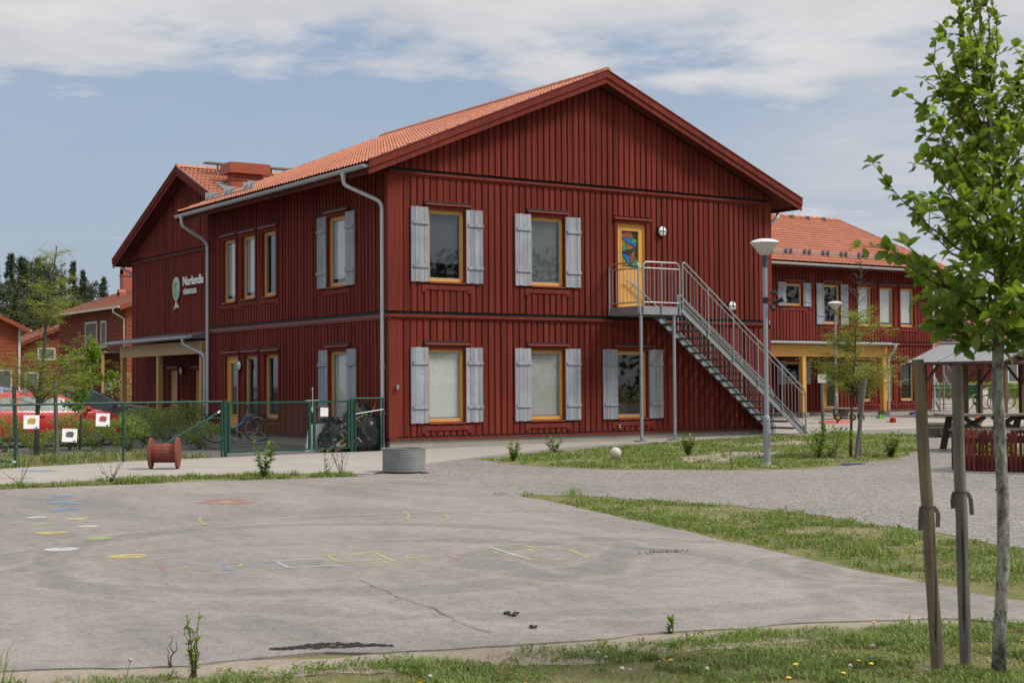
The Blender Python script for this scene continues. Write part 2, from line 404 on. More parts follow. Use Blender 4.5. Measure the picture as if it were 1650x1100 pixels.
w = MB()
WF.panel(w, 0., WX, .33, 3.03, front_low)
WF.panel(w, 0., WX, 3.17, 6.27, front_up, D1)
WF.panel(w, .0, WX, 6.40, lambda s: zR(s)-.25, [], D1+.03, keep=WX/2)
w.build('wall', M['red'], BL)
w = MB()
WL.panel(w, 0., LY, .28, 3.03, left_low)
WL.panel(w, 0., LY, 3.17, 6.62, left_up, D1)
w.build('wall', M['red'], BL)
w = MB()
WG.panel(w, YF, YB, .22, 5.98, gab_low)
WG.panel(w, YF, YB, 6.11, lambda s: zR2(s)-.25, [], D1+.02, keep=YR)
w.build('wall', M['red'], BL)
w = MB()
WR.panel(w, WX-1, XE, .42, 3.03, rw_low)
WR.panel(w, WX-1, XE, 3.17, 6.2, rw_up, D1)
w.build('wall', M['red'], BL)
# faces the photograph does not look at: plain boarded shells, the end gable and the link
w = MB()
w.add([(WX,0,.1),(WX,LY,.1),(WX,LY,6.6),(WX,0,6.6)], [(0,1,2,3)])
w.add([(0,LY,0),(WX,LY,0),(WX,LY,6.6),(WX/2,LY,9.0),(0,LY,6.6)], [(4,3,2,1,0)])
w.add([(XE,YF,.1),(XE,YB,.1),(XE,YB,6.2),(XE,YR,8.6),(XE,YF,6.2)], [(0,1,2,3,4)])
w.add([(XG,YB,.1),(XE,YB,.1),(XE,YB,6.2),(XG,YB,6.2)], [(3,2,1,0)])
w.box(XG+.03, WX-.05, LY, YF, 0, 6.0)
w.build('wall', M['red'], BL)
# dark rooms behind the panes
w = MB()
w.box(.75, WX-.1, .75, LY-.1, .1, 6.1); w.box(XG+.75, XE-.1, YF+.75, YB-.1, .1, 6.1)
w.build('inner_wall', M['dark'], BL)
# plinth, black strips painting the shade in the ventilation gaps, belts, corner boards
w = MB()
w.box(.02, WX-.02, .02, .2, -.3, .27); w.box(.02, .2, .2, LY, -.3, .235)
w.box(XG+.02, XG+.2, YF, YB, -.3, .2); w.box(WX-1, XE-.02, YF+.02, YF+.2, -.1, .40)
w.build('plinth', M['plinth'], BL)
w = MB()
for (W_, s0, s1, z0, z1) in ((WF,0,WX,3.03,3.17),(WF,0,WX,6.27,6.40),(WF,0,WX,.27,.33),(WL,0,LY,3.03,3.17),(WL,0,LY,.235,.28),
                             (WG,YF,YB,5.98,6.11),(WR,WX-1,XE,3.03,3.17),(WR,WX-1,XE,.40,.42)):
    W_.bx(w, s0, s1, -.03, -.004, z0, z1)
w.build('ventilation_gap_shade', M['black'], BL)
for (W_, s0, s1, z, dd) in ((WF,-.06,WX+.06,3.10,0),(WF,-.04,WX+.04,6.345,D1),(WL,-.06,LY+.05,3.10,0),(WG,YF,YB+.03,6.06,0),(WR,WX,XE+.04,3.10,0)):
    w = MB(); W_.flashing(w, s0, s1, z, dd-.005, .085)
    W_.bx(w, s0, s1, dd-.002, dd+.044, z-.115, z-.032)
    w.build('belt_trim', M['redtrim'] if W_ is not WL else M['redmetal'], BL)
for W_, a in ((WF, (-.01, WX+.01, -.002, .03, .245, .295)), (WL, (-.01, LY+.01, -.002, .03, .215, .255)), (WR, (WX, XE, -.002, .03, .37, .41))):
    w = MB(); W_.bx(w, *a); w.build('skirting_board', M['redtrim'], BL)
for z0, z1, d in ((.30,3.03,.0),(3.17,6.28,D1)):
    w = MB(); w.box(-.036-d, .20, -.036-d, -.001-d, z0, z1); w.box(-.036-d, -.001-d, -.001-d, .10, z0, z1); w.build('corner_board', M['redtrim'], BL)
    w = MB(); w.box(WX-.16, WX+.036+d, -.036-d, -.001-d, z0, z1); w.build('corner_board', M['redtrim'], BL)
    w = MB(); WL.bx(w, LY-.12, LY+.03, .001+d, .034+d, z0, z1); w.build('corner_board', M['redtrim'], BL)
    w = MB(); WR.bx(w, XE-.14, XE+.03, .001+d, .034+d, z0+.1, min(z1, 6.2)); w.build('corner_board', M['redtrim'], BL)

# ---------------- roofs
def roof_slope(eave0, along, up, la, lu, mat_, name='roof', wave=.15, row=.355, amp=.023, spw=6):
    along = Vector(along).normalized(); up = Vector(up).normalized(); n = along.cross(up)
    if n.z < 0: n = -n
    e = np.array(eave0); na = int(la/wave*spw)+1; nr = int(lu/row)
    ss = np.linspace(0, la, na); ph = ss/wave*2*np.pi
    wv = amp*(np.cos(ph) + .35*np.cos(2*ph+.6))
    A = np.array(along); U = np.array(up); Nn = np.array(n); lines = []
    for i in range(nr+1):
        u0 = lu*i/nr
        jit = .003*rng.standard_normal(na//spw+2).repeat(spw)[:na]
        if i > 0: lines.append((u0+.004, wv*.9+.0))
        if i < nr: lines.append((u0, wv+.042+jit))
    vs = np.concatenate([e + np.outer(ss, A) + u*U + np.outer(h, Nn) for u, h in lines])
    mb = MB(); k = len(lines); fs = []
    for i in range(k-1):
        b = i*na
        for j in range(na-1): fs.append((b+j, b+j+1, b+na+j+1, b+na+j))
    mb.add(vs, fs)
    o = mb.build(name, mat_, BL, smooth='auto'); return o
def slab(mb, p0, along, up, la, lu, top, bot):
    along = Vector(along).normalized(); up = Vector(up).normalized(); n = along.cross(up)
    if n.z < 0: n = -n
    p0 = Vector(p0); q = [p0, p0+along*la, p0+along*la+up*lu, p0+up*lu]
    mb.hexa([v+n*bot for v in q], [v+n*top for v in q])
OV = .476; EV = .762; YE = 10.82
ru = math.hypot(WX/2+EV, SL*(WX/2+EV))
rf1 = roof_slope((-EV, -OV, zR(-EV)), (0,1,0), (1,0,SL), YE+OV, ru, M['tile'])
roof_slope((WX+EV, -OV, zR(-EV)), (0,1,0), (-1,0,SL), YE+OV, ru, M['tile'])
XB0, XB1 = 2.05, 33.45
ru2 = math.hypot(YR-11.74, SL2*(YR-11.74))
rf2 = roof_slope((XB0, 11.74, ZE2), (1,0,0), (0,1,SL2), XB1-XB0, ru2, M['tile'])
roof_slope((XB0, 2*YR-11.74, ZE2), (1,0,0), (0,-1,SL2), XB1-XB0, ru2, M['tile'], wave=.3)
w = MB()
slab(w, (-EV+.02, -OV+.03, zR(-EV)), (0,1,0), (1,0,SL), YE+OV-.06, ru-.01, -.03, -.19)
slab(w, (WX+EV-.02, -OV+.03, zR(-EV)), (0,1,0), (-1,0,SL), YE+OV-.06, ru-.01, -.03, -.19)
slab(w, (XB0+.03, 11.76, ZE2), (1,0,0), (0,1,SL2), XB1-XB0-.06, ru2-.01, -.03, -.19)
slab(w, (XB0+.03, 2*YR-11.76, ZE2), (1,0,0), (0,-1,SL2), XB1-XB0-.06, ru2-.01, -.03, -.19)
# fascia boards and boxed eaves
w.box(-EV+.02, -EV+.05, -OV+.03, YE-.03, 6.15, 6.37); w.box(WX+EV-.05, WX+EV-.02, -OV+.03, YE-.03, 6.15, 6.37)
w.box(-EV+.05, -.04, -OV+.05, YE-.04, 6.40, 6.42) 
w.box(-EV+.05, WX+EV-.05, -.02, .0, 6.42, 6.5)
w.box(XB0+.05, XB1-.05, 11.76, 11.79, 5.93, 6.12)
w.box(XB0+.05, XB1-.05, 2*YR-11.79, 2*YR-11.76, 5.93, 6.12)
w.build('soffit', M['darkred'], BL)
def barge(y, x0, xm, x1, zf, axis, out):
    """two overlapping boards following a gable; axis x: gable seen from the front"""
    for a, b in ((x0, xm), (xm, x1)):
        mb = MB()
        for (t, h, th, off) in ((.035, -.135, .03, .03), (-.115, -.275, .03, .0)):
            pa = [a, zf(a)]; pb = [b, zf(b)]
            ea = a; eb = b
            if axis == 'x':
                q = [(ea, y-out*off, pa[1]+t), (eb, y-out*off, pb[1]+t), (eb, y-out*off, pb[1]+h), (ea, y-out*off, pa[1]+h)]
                mb.prism(q, (0, out*-th, 0))
            else:
                q = [(y-out*off, ea, pa[1]+t), (y-out*off, eb, pb[1]+t), (y-out*off, eb, pb[1]+h), (y-out*off, ea, pa[1]+h)]
                mb.prism(q, (out*-th, 0, 0))
        mb.build('bargeboard', M['redtrim'], BL)
        mb = MB()
        if axis == 'x': mb.bar((a, y-out*.03, zf(a)+.05), (b, y-out*.03, zf(b)+.05), .10, .025)
        else: mb.bar((y-out*.03, a, zf(a)+.05), (y-out*.03, b, zf(b)+.05), .10, .025)
        mb.build('verge_cap', M['redmetal'], BL)
barge(-OV, -EV-.02, WX/2, WX+EV+.02, lambda x: zR(x), 'x', 1)
barge(YE, -EV-.02, WX/2, WX+EV+.02, lambda x: zR(x), 'x', -1)
barge(XB0, 11.72, YR, 2*YR-11.72, lambda y: zR2(y), 'y', 1)
barge(XB1, 11.72, YR, 2*YR-11.72, lambda y: zR2(y), 'y', -1)
def ridge(p, q, parent, r=.115, seg=.36):
    p = Vector(p); q = Vector(q); n = int((q-p).length/seg); d = (q-p)/n; mb = MB()
    for i in range(n):
        a = p + d*i; b = a + d*1.08; side = d.cross(Vector((0,0,1))).normalized(); vs = []
        for pt, rr in ((a, r*1.06), (b, r*.92)):
            for k in range(9):
                t = math.pi*k/8; vs.append(pt + side*rr*math.cos(t) + Vector((0,0,1))*rr*math.sin(t)*.9)
        mb.add(vs, [(k,k+1,9+k+1,9+k) for k in range(8)] + [tuple(range(9)), tuple(range(17,8,-1))])
    return mb.build('ridge_cap', M['tile'], parent, smooth='auto')
ridge((WX/2, -OV-.06, zR(WX/2)+.01), (WX/2, YE, zR(WX/2)+.01), rf1)
ridge((XB0-.06, YR, zR2(YR)+.01), (XB1+.04, YR, zR2(YR)+.01), rf2)
def gutter(p, q, mat_=None, r=.07):
    p = Vector(p); q = Vector(q); d = (q-p).normalized(); side = d.cross(Vector((0,0,1))); vs = []; n = 9
    mb = MB()
    for pt in (p, q):
        for rr in (r, r-.008):
            for k in range(n):
                t = math.pi*(1+k/(n-1)); vs.append(pt + side*rr*math.cos(t) + Vector((0,0,1))*rr*math.sin(t))
    fs = []
    for k in range(n-1):
        fs += [(k,k+1,2*n+k+1,2*n+k), (n+k+1,n+k,3*n+k,3*n+k+1)]
    fs += [(0,2*n,3*n,n), (n-1,2*n-1,4*n-1,3*n-1), tuple(range(n)), tuple(range(3*n-1,2*n-1,-1))]
    mb.add(vs, fs)
    m = int((q-p).length/.62)
    for i in range(1, m):                        # brackets
        a = p + (q-p)*i/m
        mb.tube([a + side*(r+.004)*math.cos(t) + Vector((0,0,1))*(r+.004)*math.sin(t) for t in [math.pi*(1+k/8) for k in range(9)]], .006, 4)
    mb.tube([p-side*r, q-side*r], .011, 6); mb.tube([p+side*r, q+side*r], .011, 6)
    return mb.build('gutter', mat_ or M['pipe'], BL, smooth='auto')
gutter((-EV-.06, -OV+.02, 6.34), (-EV-.06, YE-.02, 6.30))
gutter((WX+EV+.06, -OV+.02, 6.34), (WX+EV+.06, YE-.02, 6.30))
gutter((XB0+.05, 11.67, 6.09), (XB1-.02, 11.67, 6.07), M['zincwhite'])
gutter((XB0+.05, 2*YR-11.67, 6.09), (XB1-.02, 2*YR-11.67, 6.07))
def downpipe(pts, clips, mat_=None, r=.047, cd=(0,1,0)):
    """pts: corners of the run, rounded at each bend"""
    P_ = [Vector(p) for p in pts]; out = [P_[0]]
    for i in range(1, len(P_)-1):
        a = (P_[i-1]-P_[i]); b = (P_[i+1]-P_[i]); k = min(.16, a.length*.45, b.length*.45)
        s = P_[i] + a.normalized()*k; e = P_[i] + b.normalized()*k
        for j in range(6):
            t = j/5; out.append((1-t)**2*s + 2*t*(1-t)*P_[i] + t*t*e)
    out.append(P_[-1]); mb = MB(); mb.tube(out, r, 12)
    mb.tube([P_[0]+Vector((0,0,.02)), P_[0]-Vector((0,0,.14))], [r*1.5, r*1.02], 12)
    o = mb.build('downpipe', mat_ or M['pipe'], BL, smooth='auto')
    for z in clips:
        c = MB(); x, y = P_[-2].x, P_[-2].y
        c.tube([(x,y,z-.03),(x,y,z+.03)], r*1.14, 12); d = Vector(cd)
        c.tube([Vector((x,y,z)), Vector((x,y,z))+d*.13], .008, 6); c.build('pipe_clip', M['pipe'], o)
downpipe([(-EV-.06,.62,6.27), (-EV-.06,.62,6.02), (-.10,.14,5.62), (-.10,.14,.12), (-.16,.04,.02)], [5.3,3.3,1.9,.85], cd=(1,-.6,0))
downpipe([(-EV-.06,10.4,6.25), (-EV-.06,10.4,6.0), (-.10,10.28,5.55), (-.10,10.28,.05)], [5.0,3.6,2.4,1.0], cd=(1,0,0))
downpipe([(WX+EV+.06,.45,6.27), (WX+EV+.06,.45,6.05), (WX+.10,.12,5.72), (WX+.10,.12,.15)], [4.4,2.4], cd=(-1,0,0))
downpipe([(XE+.15,11.67,6.05), (XE+.15,11.67,5.9), (XE+.08,YF-.08,5.5), (XE+.08,YF-.08,.3)], [4,2], M['zincwhite'], cd=(0,1,0))
downpipe([(2.45,2*YR-11.67,6.02), (2.45,2*YR-11.67,5.85), (2.9,YB+.12,5.45), (2.9,YB+.12,.2)], [4,2], cd=(0,-1,0))
# roof furniture
def on_main(y, t):           # t metres up the left slope
    return Vector((-EV + t/math.sqrt(1+SL*SL), y, zR(-EV) + SL*t/math.sqrt(1+SL*SL)))
def on_cross(x, t): return Vector((x, 11.74 + t/math.sqrt(1+SL2*SL2), ZE2 + SL2*t/math.sqrt(1+SL2*SL2)))
mb = MB()
pl = []
for y in (7.35, 7.65, 8.65, 8.95, 9.95, 10.25):
    p = on_main(y, .75); mb.bar(p, p+Vector((0,0,.26)), .22, .012, (0,1,0)); pl.append(p)
for h in (.08, .17): mb.tube([on_main(7.2,.75)+Vector((0,0,h)), on_main(10.4,.75)+Vector((0,0,h))], .016, 6)
mb.build('snow_guard', M['galv'], rf1)
mb = MB()
x = 22.6
while x < 33:
    for dx in (0, .26):
        p = on_cross(x+dx, .85); mb.bar(p, p+Vector((0,0,.25)), .16, .012, (1,0,0)) if False else mb.box(p.x-.012, p.x+.012, p.y-.10, p.y+.10, p.z, p.z+.25)
    x += 1.02
for h in (.06,.13,.20): mb.tube([on_cross(22,.85)+Vector((0,0,h)), on_cross(33.2,.85)+Vector((0,0,h))], .014, 6)
mb.build('snow_guard', M['galvdark'], rf2)
for x in (30.2, 31.2, 32.2):
    mb = MB(); p = on_cross(x, ru2-.32); mb.box(p.x-.015, p.x+.015, p.y-.14, p.y+.14, p.z, p.z+.17); mb.build('roof_hook', M['galvdark'], rf2)
mb = MB()
for x0, x1 in ((2.75, 9.2),):
    mb.box(x0, x1, 17.25, 17.6, 8.93, 8.98)
    for xx in (x0+.45, x0+2.4, x0+4.3): mb.bar((xx,17.42,8.5), (xx,17.42,8.93), .05, .05)
mb.build('roof_walkway', M['galvdark'], rf2)
mb = MB()
VX0, VX1, VY0, VY1 = 2.98, 4.36, 15.85, 16.6
mb.box(VX0+.16, VX1-.16, VY0+.15, VY1-.15, 7.6, 8.46); mb.box(VX0+.06, VX1-.06, VY0+.06, VY1-.06, 7.6, 8.24)
mb.box(VX0+.04, VX1-.04, VY0+.02, VY1-.02, 8.24, 8.262)
mb.box(VX0-.02, VX1+.02, VY0-.05, VY1+.05, 8.46, 8.80); mb.box(VX0+.25, VX1-.15, VY0+.1, VY1-.1, 8.80, 8.83)
mb.build('roof_vent', mat('rust_red_sheet', (.30,.075,.038), .4, 0, .1), rf2)
mb = MB(); p = on_cross(2.65, 4.3); slab(mb, p, (1,0,0), (0,1,SL2), .55, .7, .09, .02); mb.build('roof_hatch', M['galv'], rf2)

# ---------------- windows, shutters, doors
def window(W_, o, blind, d=0., head=.10, frame='yellow', sill=True, sash=True):
    s0, s1, z0, z1 = o
    # red lining and casing
    c = MB()
    W_.bx(c, s0-.07, s0+.02, d-.13, d+.042, z0-.02, z1+.07); W_.bx(c, s1-.02, s1+.07, d-.13, d+.042, z0-.02, z1+.07)
    W_.bx(c, s0+.02, s1-.02, d-.13, d+.041, z1-.02, z1+.07)
    W_.bx(c, s0-.16, s1+.16, d+.002, d+.046, z0-.19, z0-.085); W_.bx(c, s0-.16, s0-.05, d+.003, d+.047, z0-.25, z0-.19); W_.bx(c, s1+.05, s1+.16, d+.003, d+.047, z0-.25, z0-.19)
    cas = c.build('casing', M['redtrim'], BL)
    f = MB()
    a, b, e, g = s0+.021, s1-.021, z0+.005, z1-.021; t = .07
    W_.bx(f, a, a+t, d-.12, d-.05, e, g); W_.bx(f, b-t, b, d-.12, d-.05, e, g)
    W_.bx(f, a+t, b-t, d-.12, d-.05, e, e+t); W_.bx(f, a+t, b-t, d-.12, d-.05, g-t, g)
    fr = f.build('window', M[frame], BL)
    p = MB(); q = .008
    W_.bx(p, a+t+q, b-t-q, d-.103, d-.097, e+t+q, g-t-q); p.build('pane', M['glass'], fr)
    k = MB()                                              # steel spacer bead
    for (u0,u1,v0,v1) in ((a+t,a+t+.02,e+t,g-t),(b-t-.02,b-t,e+t,g-t),(a+t+.02,b-t-.02,g-t-.02,g-t),(a+t+.02,b-t-.02,e+t,e+t+.02)):
        W_.bx(k, u0, u1, d-.096, d-.07, v0, v1)
    k.build('glazing_bead', M['galv'], fr)
    if blind:
        k = MB(); kind, lo = blind
        zb = e+t+.03 + lo*(g-e)
        W_.bx(k, a+t-.01, b-t+.01, d-.131, d-.124, zb, g-t+.01)
        if kind in ('blind_grey', 'blind_dark'):             # venetian slats and cords
            z = zb
            while z < g-t: W_.bx(k, a+t+.01, b-t-.01, d-.1235, d-.1205, z, z+.012); z += .03
            for s in (a+t+.06, (a+b)/2, b-t-.06): W_.bx(k, s-.004, s+.004, d-.120, d-.118, zb, g-t)
            W_.bx(k, a+t+.005, b-t-.005, d-.132, d-.117, g-t-.05, g-t+.008)
        k.build('blind', M[kind], fr)
    h = MB(); W_.flashing(h, s0-head, s1+head, z1+.13, d+.02, .085, .035); h.build('window_hood', M['redmetal'], fr); h = MB(); W_.bx(h, s0-head, s1+head, d+.001, d+.042, z1+.131, z1+.165); h.build('hood_shadow', M['black'], fr)  # black strip above the hood paints its shadow line
    if sill:
        h = MB(); W_.flashing(h, s0+.022, s1-.022, z0+.004, d-.06, .13, .03); h.build('window_sill', M['redmetal'], fr)
    return fr
def shutter(W_, s0, s1, z0, z1, d=0.):
    f = MB(); n = 4; wd = (s1-s0)/n
    for i in range(n):
        dz = .004*math.sin(s0*9+i*3); W_.bx(f, s0+i*wd+.003, s0+(i+1)*wd-.003, d+.048, d+.070+.002*(i%2), z0+dz, z1+dz)
    o = f.build('shutter', M['shutter'], BL)
    off = .36 if z1-z0 > 1.3 else .2
    for z in (z0+off, z1-off): g = MB(); W_.bx(g, s0+.05, s1-.0, d+.073, d+.098, z-.035, z+.035); g.build('batten', M['shutter'], o)
    return o
def shut_pair(W_, o, d, wd=.46, hi=.02, lo=.02, gap=0.):
    shutter(W_, o[0]-wd, o[0]-gap, o[2]-lo, o[3]+hi, d); shutter(W_, o[1]+gap, o[1]+wd, o[2]-lo, o[3]+hi, d)
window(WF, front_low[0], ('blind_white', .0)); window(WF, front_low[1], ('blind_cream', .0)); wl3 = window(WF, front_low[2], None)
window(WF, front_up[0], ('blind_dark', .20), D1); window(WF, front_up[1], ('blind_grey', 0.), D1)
for o in front_low: shut_pair(WF, o, 0.)
for o in front_up[:2]: shut_pair(WF, o, D1)
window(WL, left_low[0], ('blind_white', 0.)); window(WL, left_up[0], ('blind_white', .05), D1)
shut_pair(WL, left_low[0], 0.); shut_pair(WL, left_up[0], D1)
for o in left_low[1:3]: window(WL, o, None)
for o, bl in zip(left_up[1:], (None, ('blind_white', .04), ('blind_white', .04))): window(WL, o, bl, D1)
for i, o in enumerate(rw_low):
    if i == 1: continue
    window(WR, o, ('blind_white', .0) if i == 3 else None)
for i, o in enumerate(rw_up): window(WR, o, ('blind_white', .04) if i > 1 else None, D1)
shut_pair(WR, rw_low[0], 0., .42); shut_pair(WR, rw_up[0], D1, .42); shut_pair(WR, rw_up[1], D1, .42)
# door behind the stair landing with a painted leaded pane
def door(W_, o, d, mat_, glass, handle_s, head=.12):
    s0, s1, z0, z1 = o
    c = MB(); W_.bx(c, s0-.07, s0+.012, d-.13, d+.042, z0, z1+.07); W_.bx(c, s1-.012, s1+.07, d-.13, d+.042, z0, z1+.07); W_.bx(c, s0+.012, s1-.012, d-.13, d+.041, z1-.012, z1+.07)
    c.build('casing', M['redtrim'], BL)
    f = MB(); a, b = s0+.014, s1-.014
    W_.bx(f, a, a+.07, d-.12, d-.03, z0, z1-.014); W_.bx(f, b-.07, b, d-.12, d-.03, z0, z1-.014); W_.bx(f, a+.07, b-.07, d-.12, d-.03, z1-.08, z1-.014)
    la, lb, lz0, lz1 = a+.074, b-.074, z0+.01, z1-.084
    if glass:
        g0, g1, h0, h1 = glass
        for (u0,u1,v0,v1) in ((la,g0,lz0,lz1),(g1,lb,lz0,lz1),(g0,g1,lz0,h0),(g0,g1,h1,lz1)): W_.bx(f, u0, u1, d-.11, d-.045, v0, v1)
        for (u0,u1,v0,v1) in ((g0-.035,g0,h0-.035,h1+.035),(g1,g1+.035,h0-.035,h1+.035),(g0,g1,h0-.035,h0),(g0,g1,h1,h1+.035)): W_.bx(f, u0, u1, d-.045, d-.032, v0, v1)
    else: W_.bx(f, la, lb, d-.11, d-.045, lz0, lz1)
    dr = f.build('door', mat_, BL)
    if glass:
        p = MB(); W_.bx(p, g0+.002, g1-.002, d-.083, d-.077, h0+.002, h1-.002); p.build('pane', M['glass'], dr)
    h = MB(); W_.bx(h, handle_s-.02, handle_s+.02, d-.045, d-.035, z0+.92, z0+1.12)
    pa = W_.P(handle_s, d+.0, z0+1.05); pb = W_.P(handle_s, d-.04, z0+1.05); h.tube([pb, pa, W_.P(handle_s-.11, d+.0, z0+1.05)], .009, 8); h.build('handle', M['steel'], dr)
    h = MB(); W_.flashing(h, s0-head, s1+head, z1+.13, d+.02, .075, .035); h.build('door_hood', M['redmetal'], dr)
    return dr
g = (6.66, 7.20, 4.42, 5.33)
dr = door(WF, front_up[2], D1, M['yellow'], g, 7.32)
# stained film on the pane: flat coloured facets with dark leads
def film(name, pts, mat_, y):
    mb = MB(); mb.prism([(g[0]+.01+(g[1]-g[0]-.02)*u, y, g[2]+.01+(g[3]-g[2]-.02)*v) for u, v in pts], (0,.004,0)); return mb.build(name, mat_, dr)
fc = {k: mat('film_'+k, c, .3, 0, .08) for k, c in dict(blue=(.005,.13,.36), green=(.045,.25,.10), brown=(.24,.075,.03), olive=(.22,.16,.02), orange=(.34,.11,.015), dark=(.03,.022,.015)).items()}
FY = -D1+.068
facets = [('brown',[(.02,.88),(.3,1),(.62,.97),(.8,.82),(.05,.82)]),('blue',[(.05,.81),(.62,.80),(.62,.68),(.5,.65)]),('green',[(.64,.80),(.95,.79),(.97,.68),(.64,.67)]),
          ('olive',[(0,.78),(.28,.68),(.02,.44)]),('green',[(.28,.66),(.36,.50),(.04,.42)]),('orange',[(.34,.67),(.8,.53),(.40,.49)]),('blue',[(.6,.65),(.95,.66),(.9,.56)]),
          ('dark',[(.05,.40),(.78,.50),(.55,.33)]),('orange',[(.58,.33),(.82,.46),(.78,.30)]),('blue',[(.02,.37),(.53,.31),(.53,.03)]),('olive',[(0,.33),(.0,.02),(.48,.03)]),
          ('brown',[(.56,.31),(.92,.29),(.58,.08)]),('green',[(.58,.05),(1,.26),(1,.02)]),('dark',[(.66,.97),(.97,.97),(.95,.82),(.83,.82)])]
for i, (k, p) in enumerate(facets): film('coloured_facet', p, fc[k], FY+.001*(i%3))
mb = MB(); mb.box(g[0]+.004, g[1]-.004, FY+.012, FY+.016, g[2]+.004, g[3]-.004); mb.build('door_film', M['dark'], dr)
door(WR, rw_low[1], 0., M['yellow'], (26.80, 27.28, .55, 2.1), 27.38)
door(WL, left_low[3], 0., M['yellow'], (8.52, 8.98, .72, 2.12), 8.46)
for o in gab_low: door(WG, o, 0., M['beige'], None, o[0]+.14)

# ---------------- entrance canopies
def canopy_left():
    cn = MB(); X0, Xp, Y0, Y1 = .9, 1.3, 14.0, 21.9; 
    cn.hexa([(X0,Y0,3.0),(X0,Y1,3.0),(XG,Y1,3.22),(XG,Y0,3.22)], [(X0,Y0,3.05),(X0,Y1,3.05),(XG,Y1,3.27),(XG,Y0,3.27)])
    y = Y0
    while y < Y1: cn.hexa([(X0,y,3.05),(X0,y+.02,3.05),(XG,y+.02,3.27),(XG,y,3.27)], [(X0,y,3.08),(X0,y+.02,3.08),(XG,y+.02,3.30),(XG,y,3.30)]); y += .5
    cn.prism([(X0,Y0,2.96),(X0,Y0,3.07),(XG,Y0,3.30),(XG,Y0,2.99)], (0,-.03,0))
    c = cn.build('canopy', M['galv'], BL)
    b = MB(); b.box(Xp-.07, Xp+.07, Y0-.02, 21.4, 2.50, 2.90); b.build('beam', M['beige'], c)
    b = MB(); b.box(Xp+.07, XG-.04, Y0+.02, Y0+.14, 2.52, 2.90); b.build('beam', M['beige'], c)
    for y in (21.2, 17.75, 14.06):
        p = MB(); p.box(Xp-.08, Xp+.08, y-.08, y+.08, .25, 2.50); p.build('post', M['beige'], c)
        p = MB(); p.box(Xp-.12, Xp+.12, y-.12, y+.12, -.05, .25); p.build('post_base', M['concrete'], c)
    gutter((X0-.07, Y0-.02, 3.02), (X0-.07, Y1, 3.0))
    downpipe([(X0-.07,14.5,2.96), (X0-.07,14.5,2.8), (Xp-.02,14.0-.14,2.45), (Xp-.02,13.86,.05)], [1.5], cd=(0,1,0))
canopy_left()
def canopy_right():
    cn = MB(); X0, X1, Y0 = 13.2, 28.0, 10.2
    cn.hexa([(X0,Y0,2.99),(X1,Y0,2.99),(X1,YF,3.05),(X0,YF,3.05)], [(X0,Y0,3.04),(X1,Y0,3.04),(X1,YF,3.12),(X0,YF,3.12)])
    c = cn.build('canopy', M['galv'], BL)
    b = MB(); b.box(X0, 27.95, Y0+.22, Y0+.36, 2.47, 2.80); b.box(X0, 27.95, Y0+.215, Y0+.365, 2.80, 2.90); b.build('beam', M['yellow'], c)
    for x in (15., 19.3, 23.45, 27.8):
        p = MB(); p.box(x-.09, x+.09, Y0+.20, Y0+.38, .40, 2.47); p.build('post', M['yellow'], c)
        p = MB(); p.box(x-.16, x+.16, Y0+.13, Y0+.45, 0., .40); p.build('post_base', M['ringconc'], c)
        b = MB(); b.box(x-.06, x+.06, Y0+.38, YF-.05, 2.55, 2.80); b.build('beam', M['yellow'], c)
    gutter((X0, Y0-.06, 3.02), (X1+.25, Y0-.06, 2.98), M['zincwhite'])
    downpipe([(X1+.1,Y0-.06,2.93), (X1+.1,Y0-.06,2.78), (27.98,Y0+.18,2.45), (27.98,Y0+.18,.42)], [1.5], M['zincwhite'], cd=(-1,0,0))
canopy_right()

# ---------------- wall fittings, each a thing of its own
def wall_lamp(p, nrm, label):
    t = thing('wall_lamp', label, 'wall lamp', p, 0, 'round bulkhead lamps on the red walls')
    n = Vector(nrm); u = n.cross(Vector((0,0,1))); z = Vector((0,0,1))
    def disc(mb, r0, r1, d0, d1, k=20, sq=1.):
        vs = []
        for r_, d in ((r0, d0), (r1, d1)):
            for i in range(k):
                a = 2*math.pi*i/k; vs.append(n*d + u*r_*math.cos(a) + z*r_*sq*math.sin(a))
        mb.add(vs, [(i,(i+1)%k,k+(i+1)%k,k+i) for i in range(k)] + [tuple(range(k-1,-1,-1)), tuple(range(k,2*k))])
    b = MB(); disc(b, .145, .135, 0, .06); b.build('base', M['black'], t, smooth='auto')
    b = MB(); disc(b, .122, .115, .055, .085); disc(b, .115, .07, .085, .105); b.build('diffuser', M['white'], t, smooth='auto')
    b = MB(); b.bar(n*.11 - z*.13, n*.11 + z*.13, .014, .014, n); b.bar(n*.112 - u*.13, n*.112 + u*.13, .014, .014, n); b.build('guard', M['black'], t)
wall_lamp((7.88,-.06,5.36), (0,-1,0), 'round white bulkhead lamp on the upper wall right of the yellow landing door')
wall_lamp((10.24,-.06,3.52), (0,-1,0), 'round white bulkhead lamp above the handrail of the steel stair')
wall_lamp((-.03,8.13,2.04), (-1,0,0), 'white bulkhead lamp beside the glazed yellow door behind the bicycle')
wall_lamp((2.48,18.72,2.02), (-1,0,0), 'white bulkhead lamp between the two ochre doors under the canopy')
wall_lamp((28.3,12.46,2.0), (0,-1,0), 'bulkhead lamp beside the glazed door under the far yellow canopy')
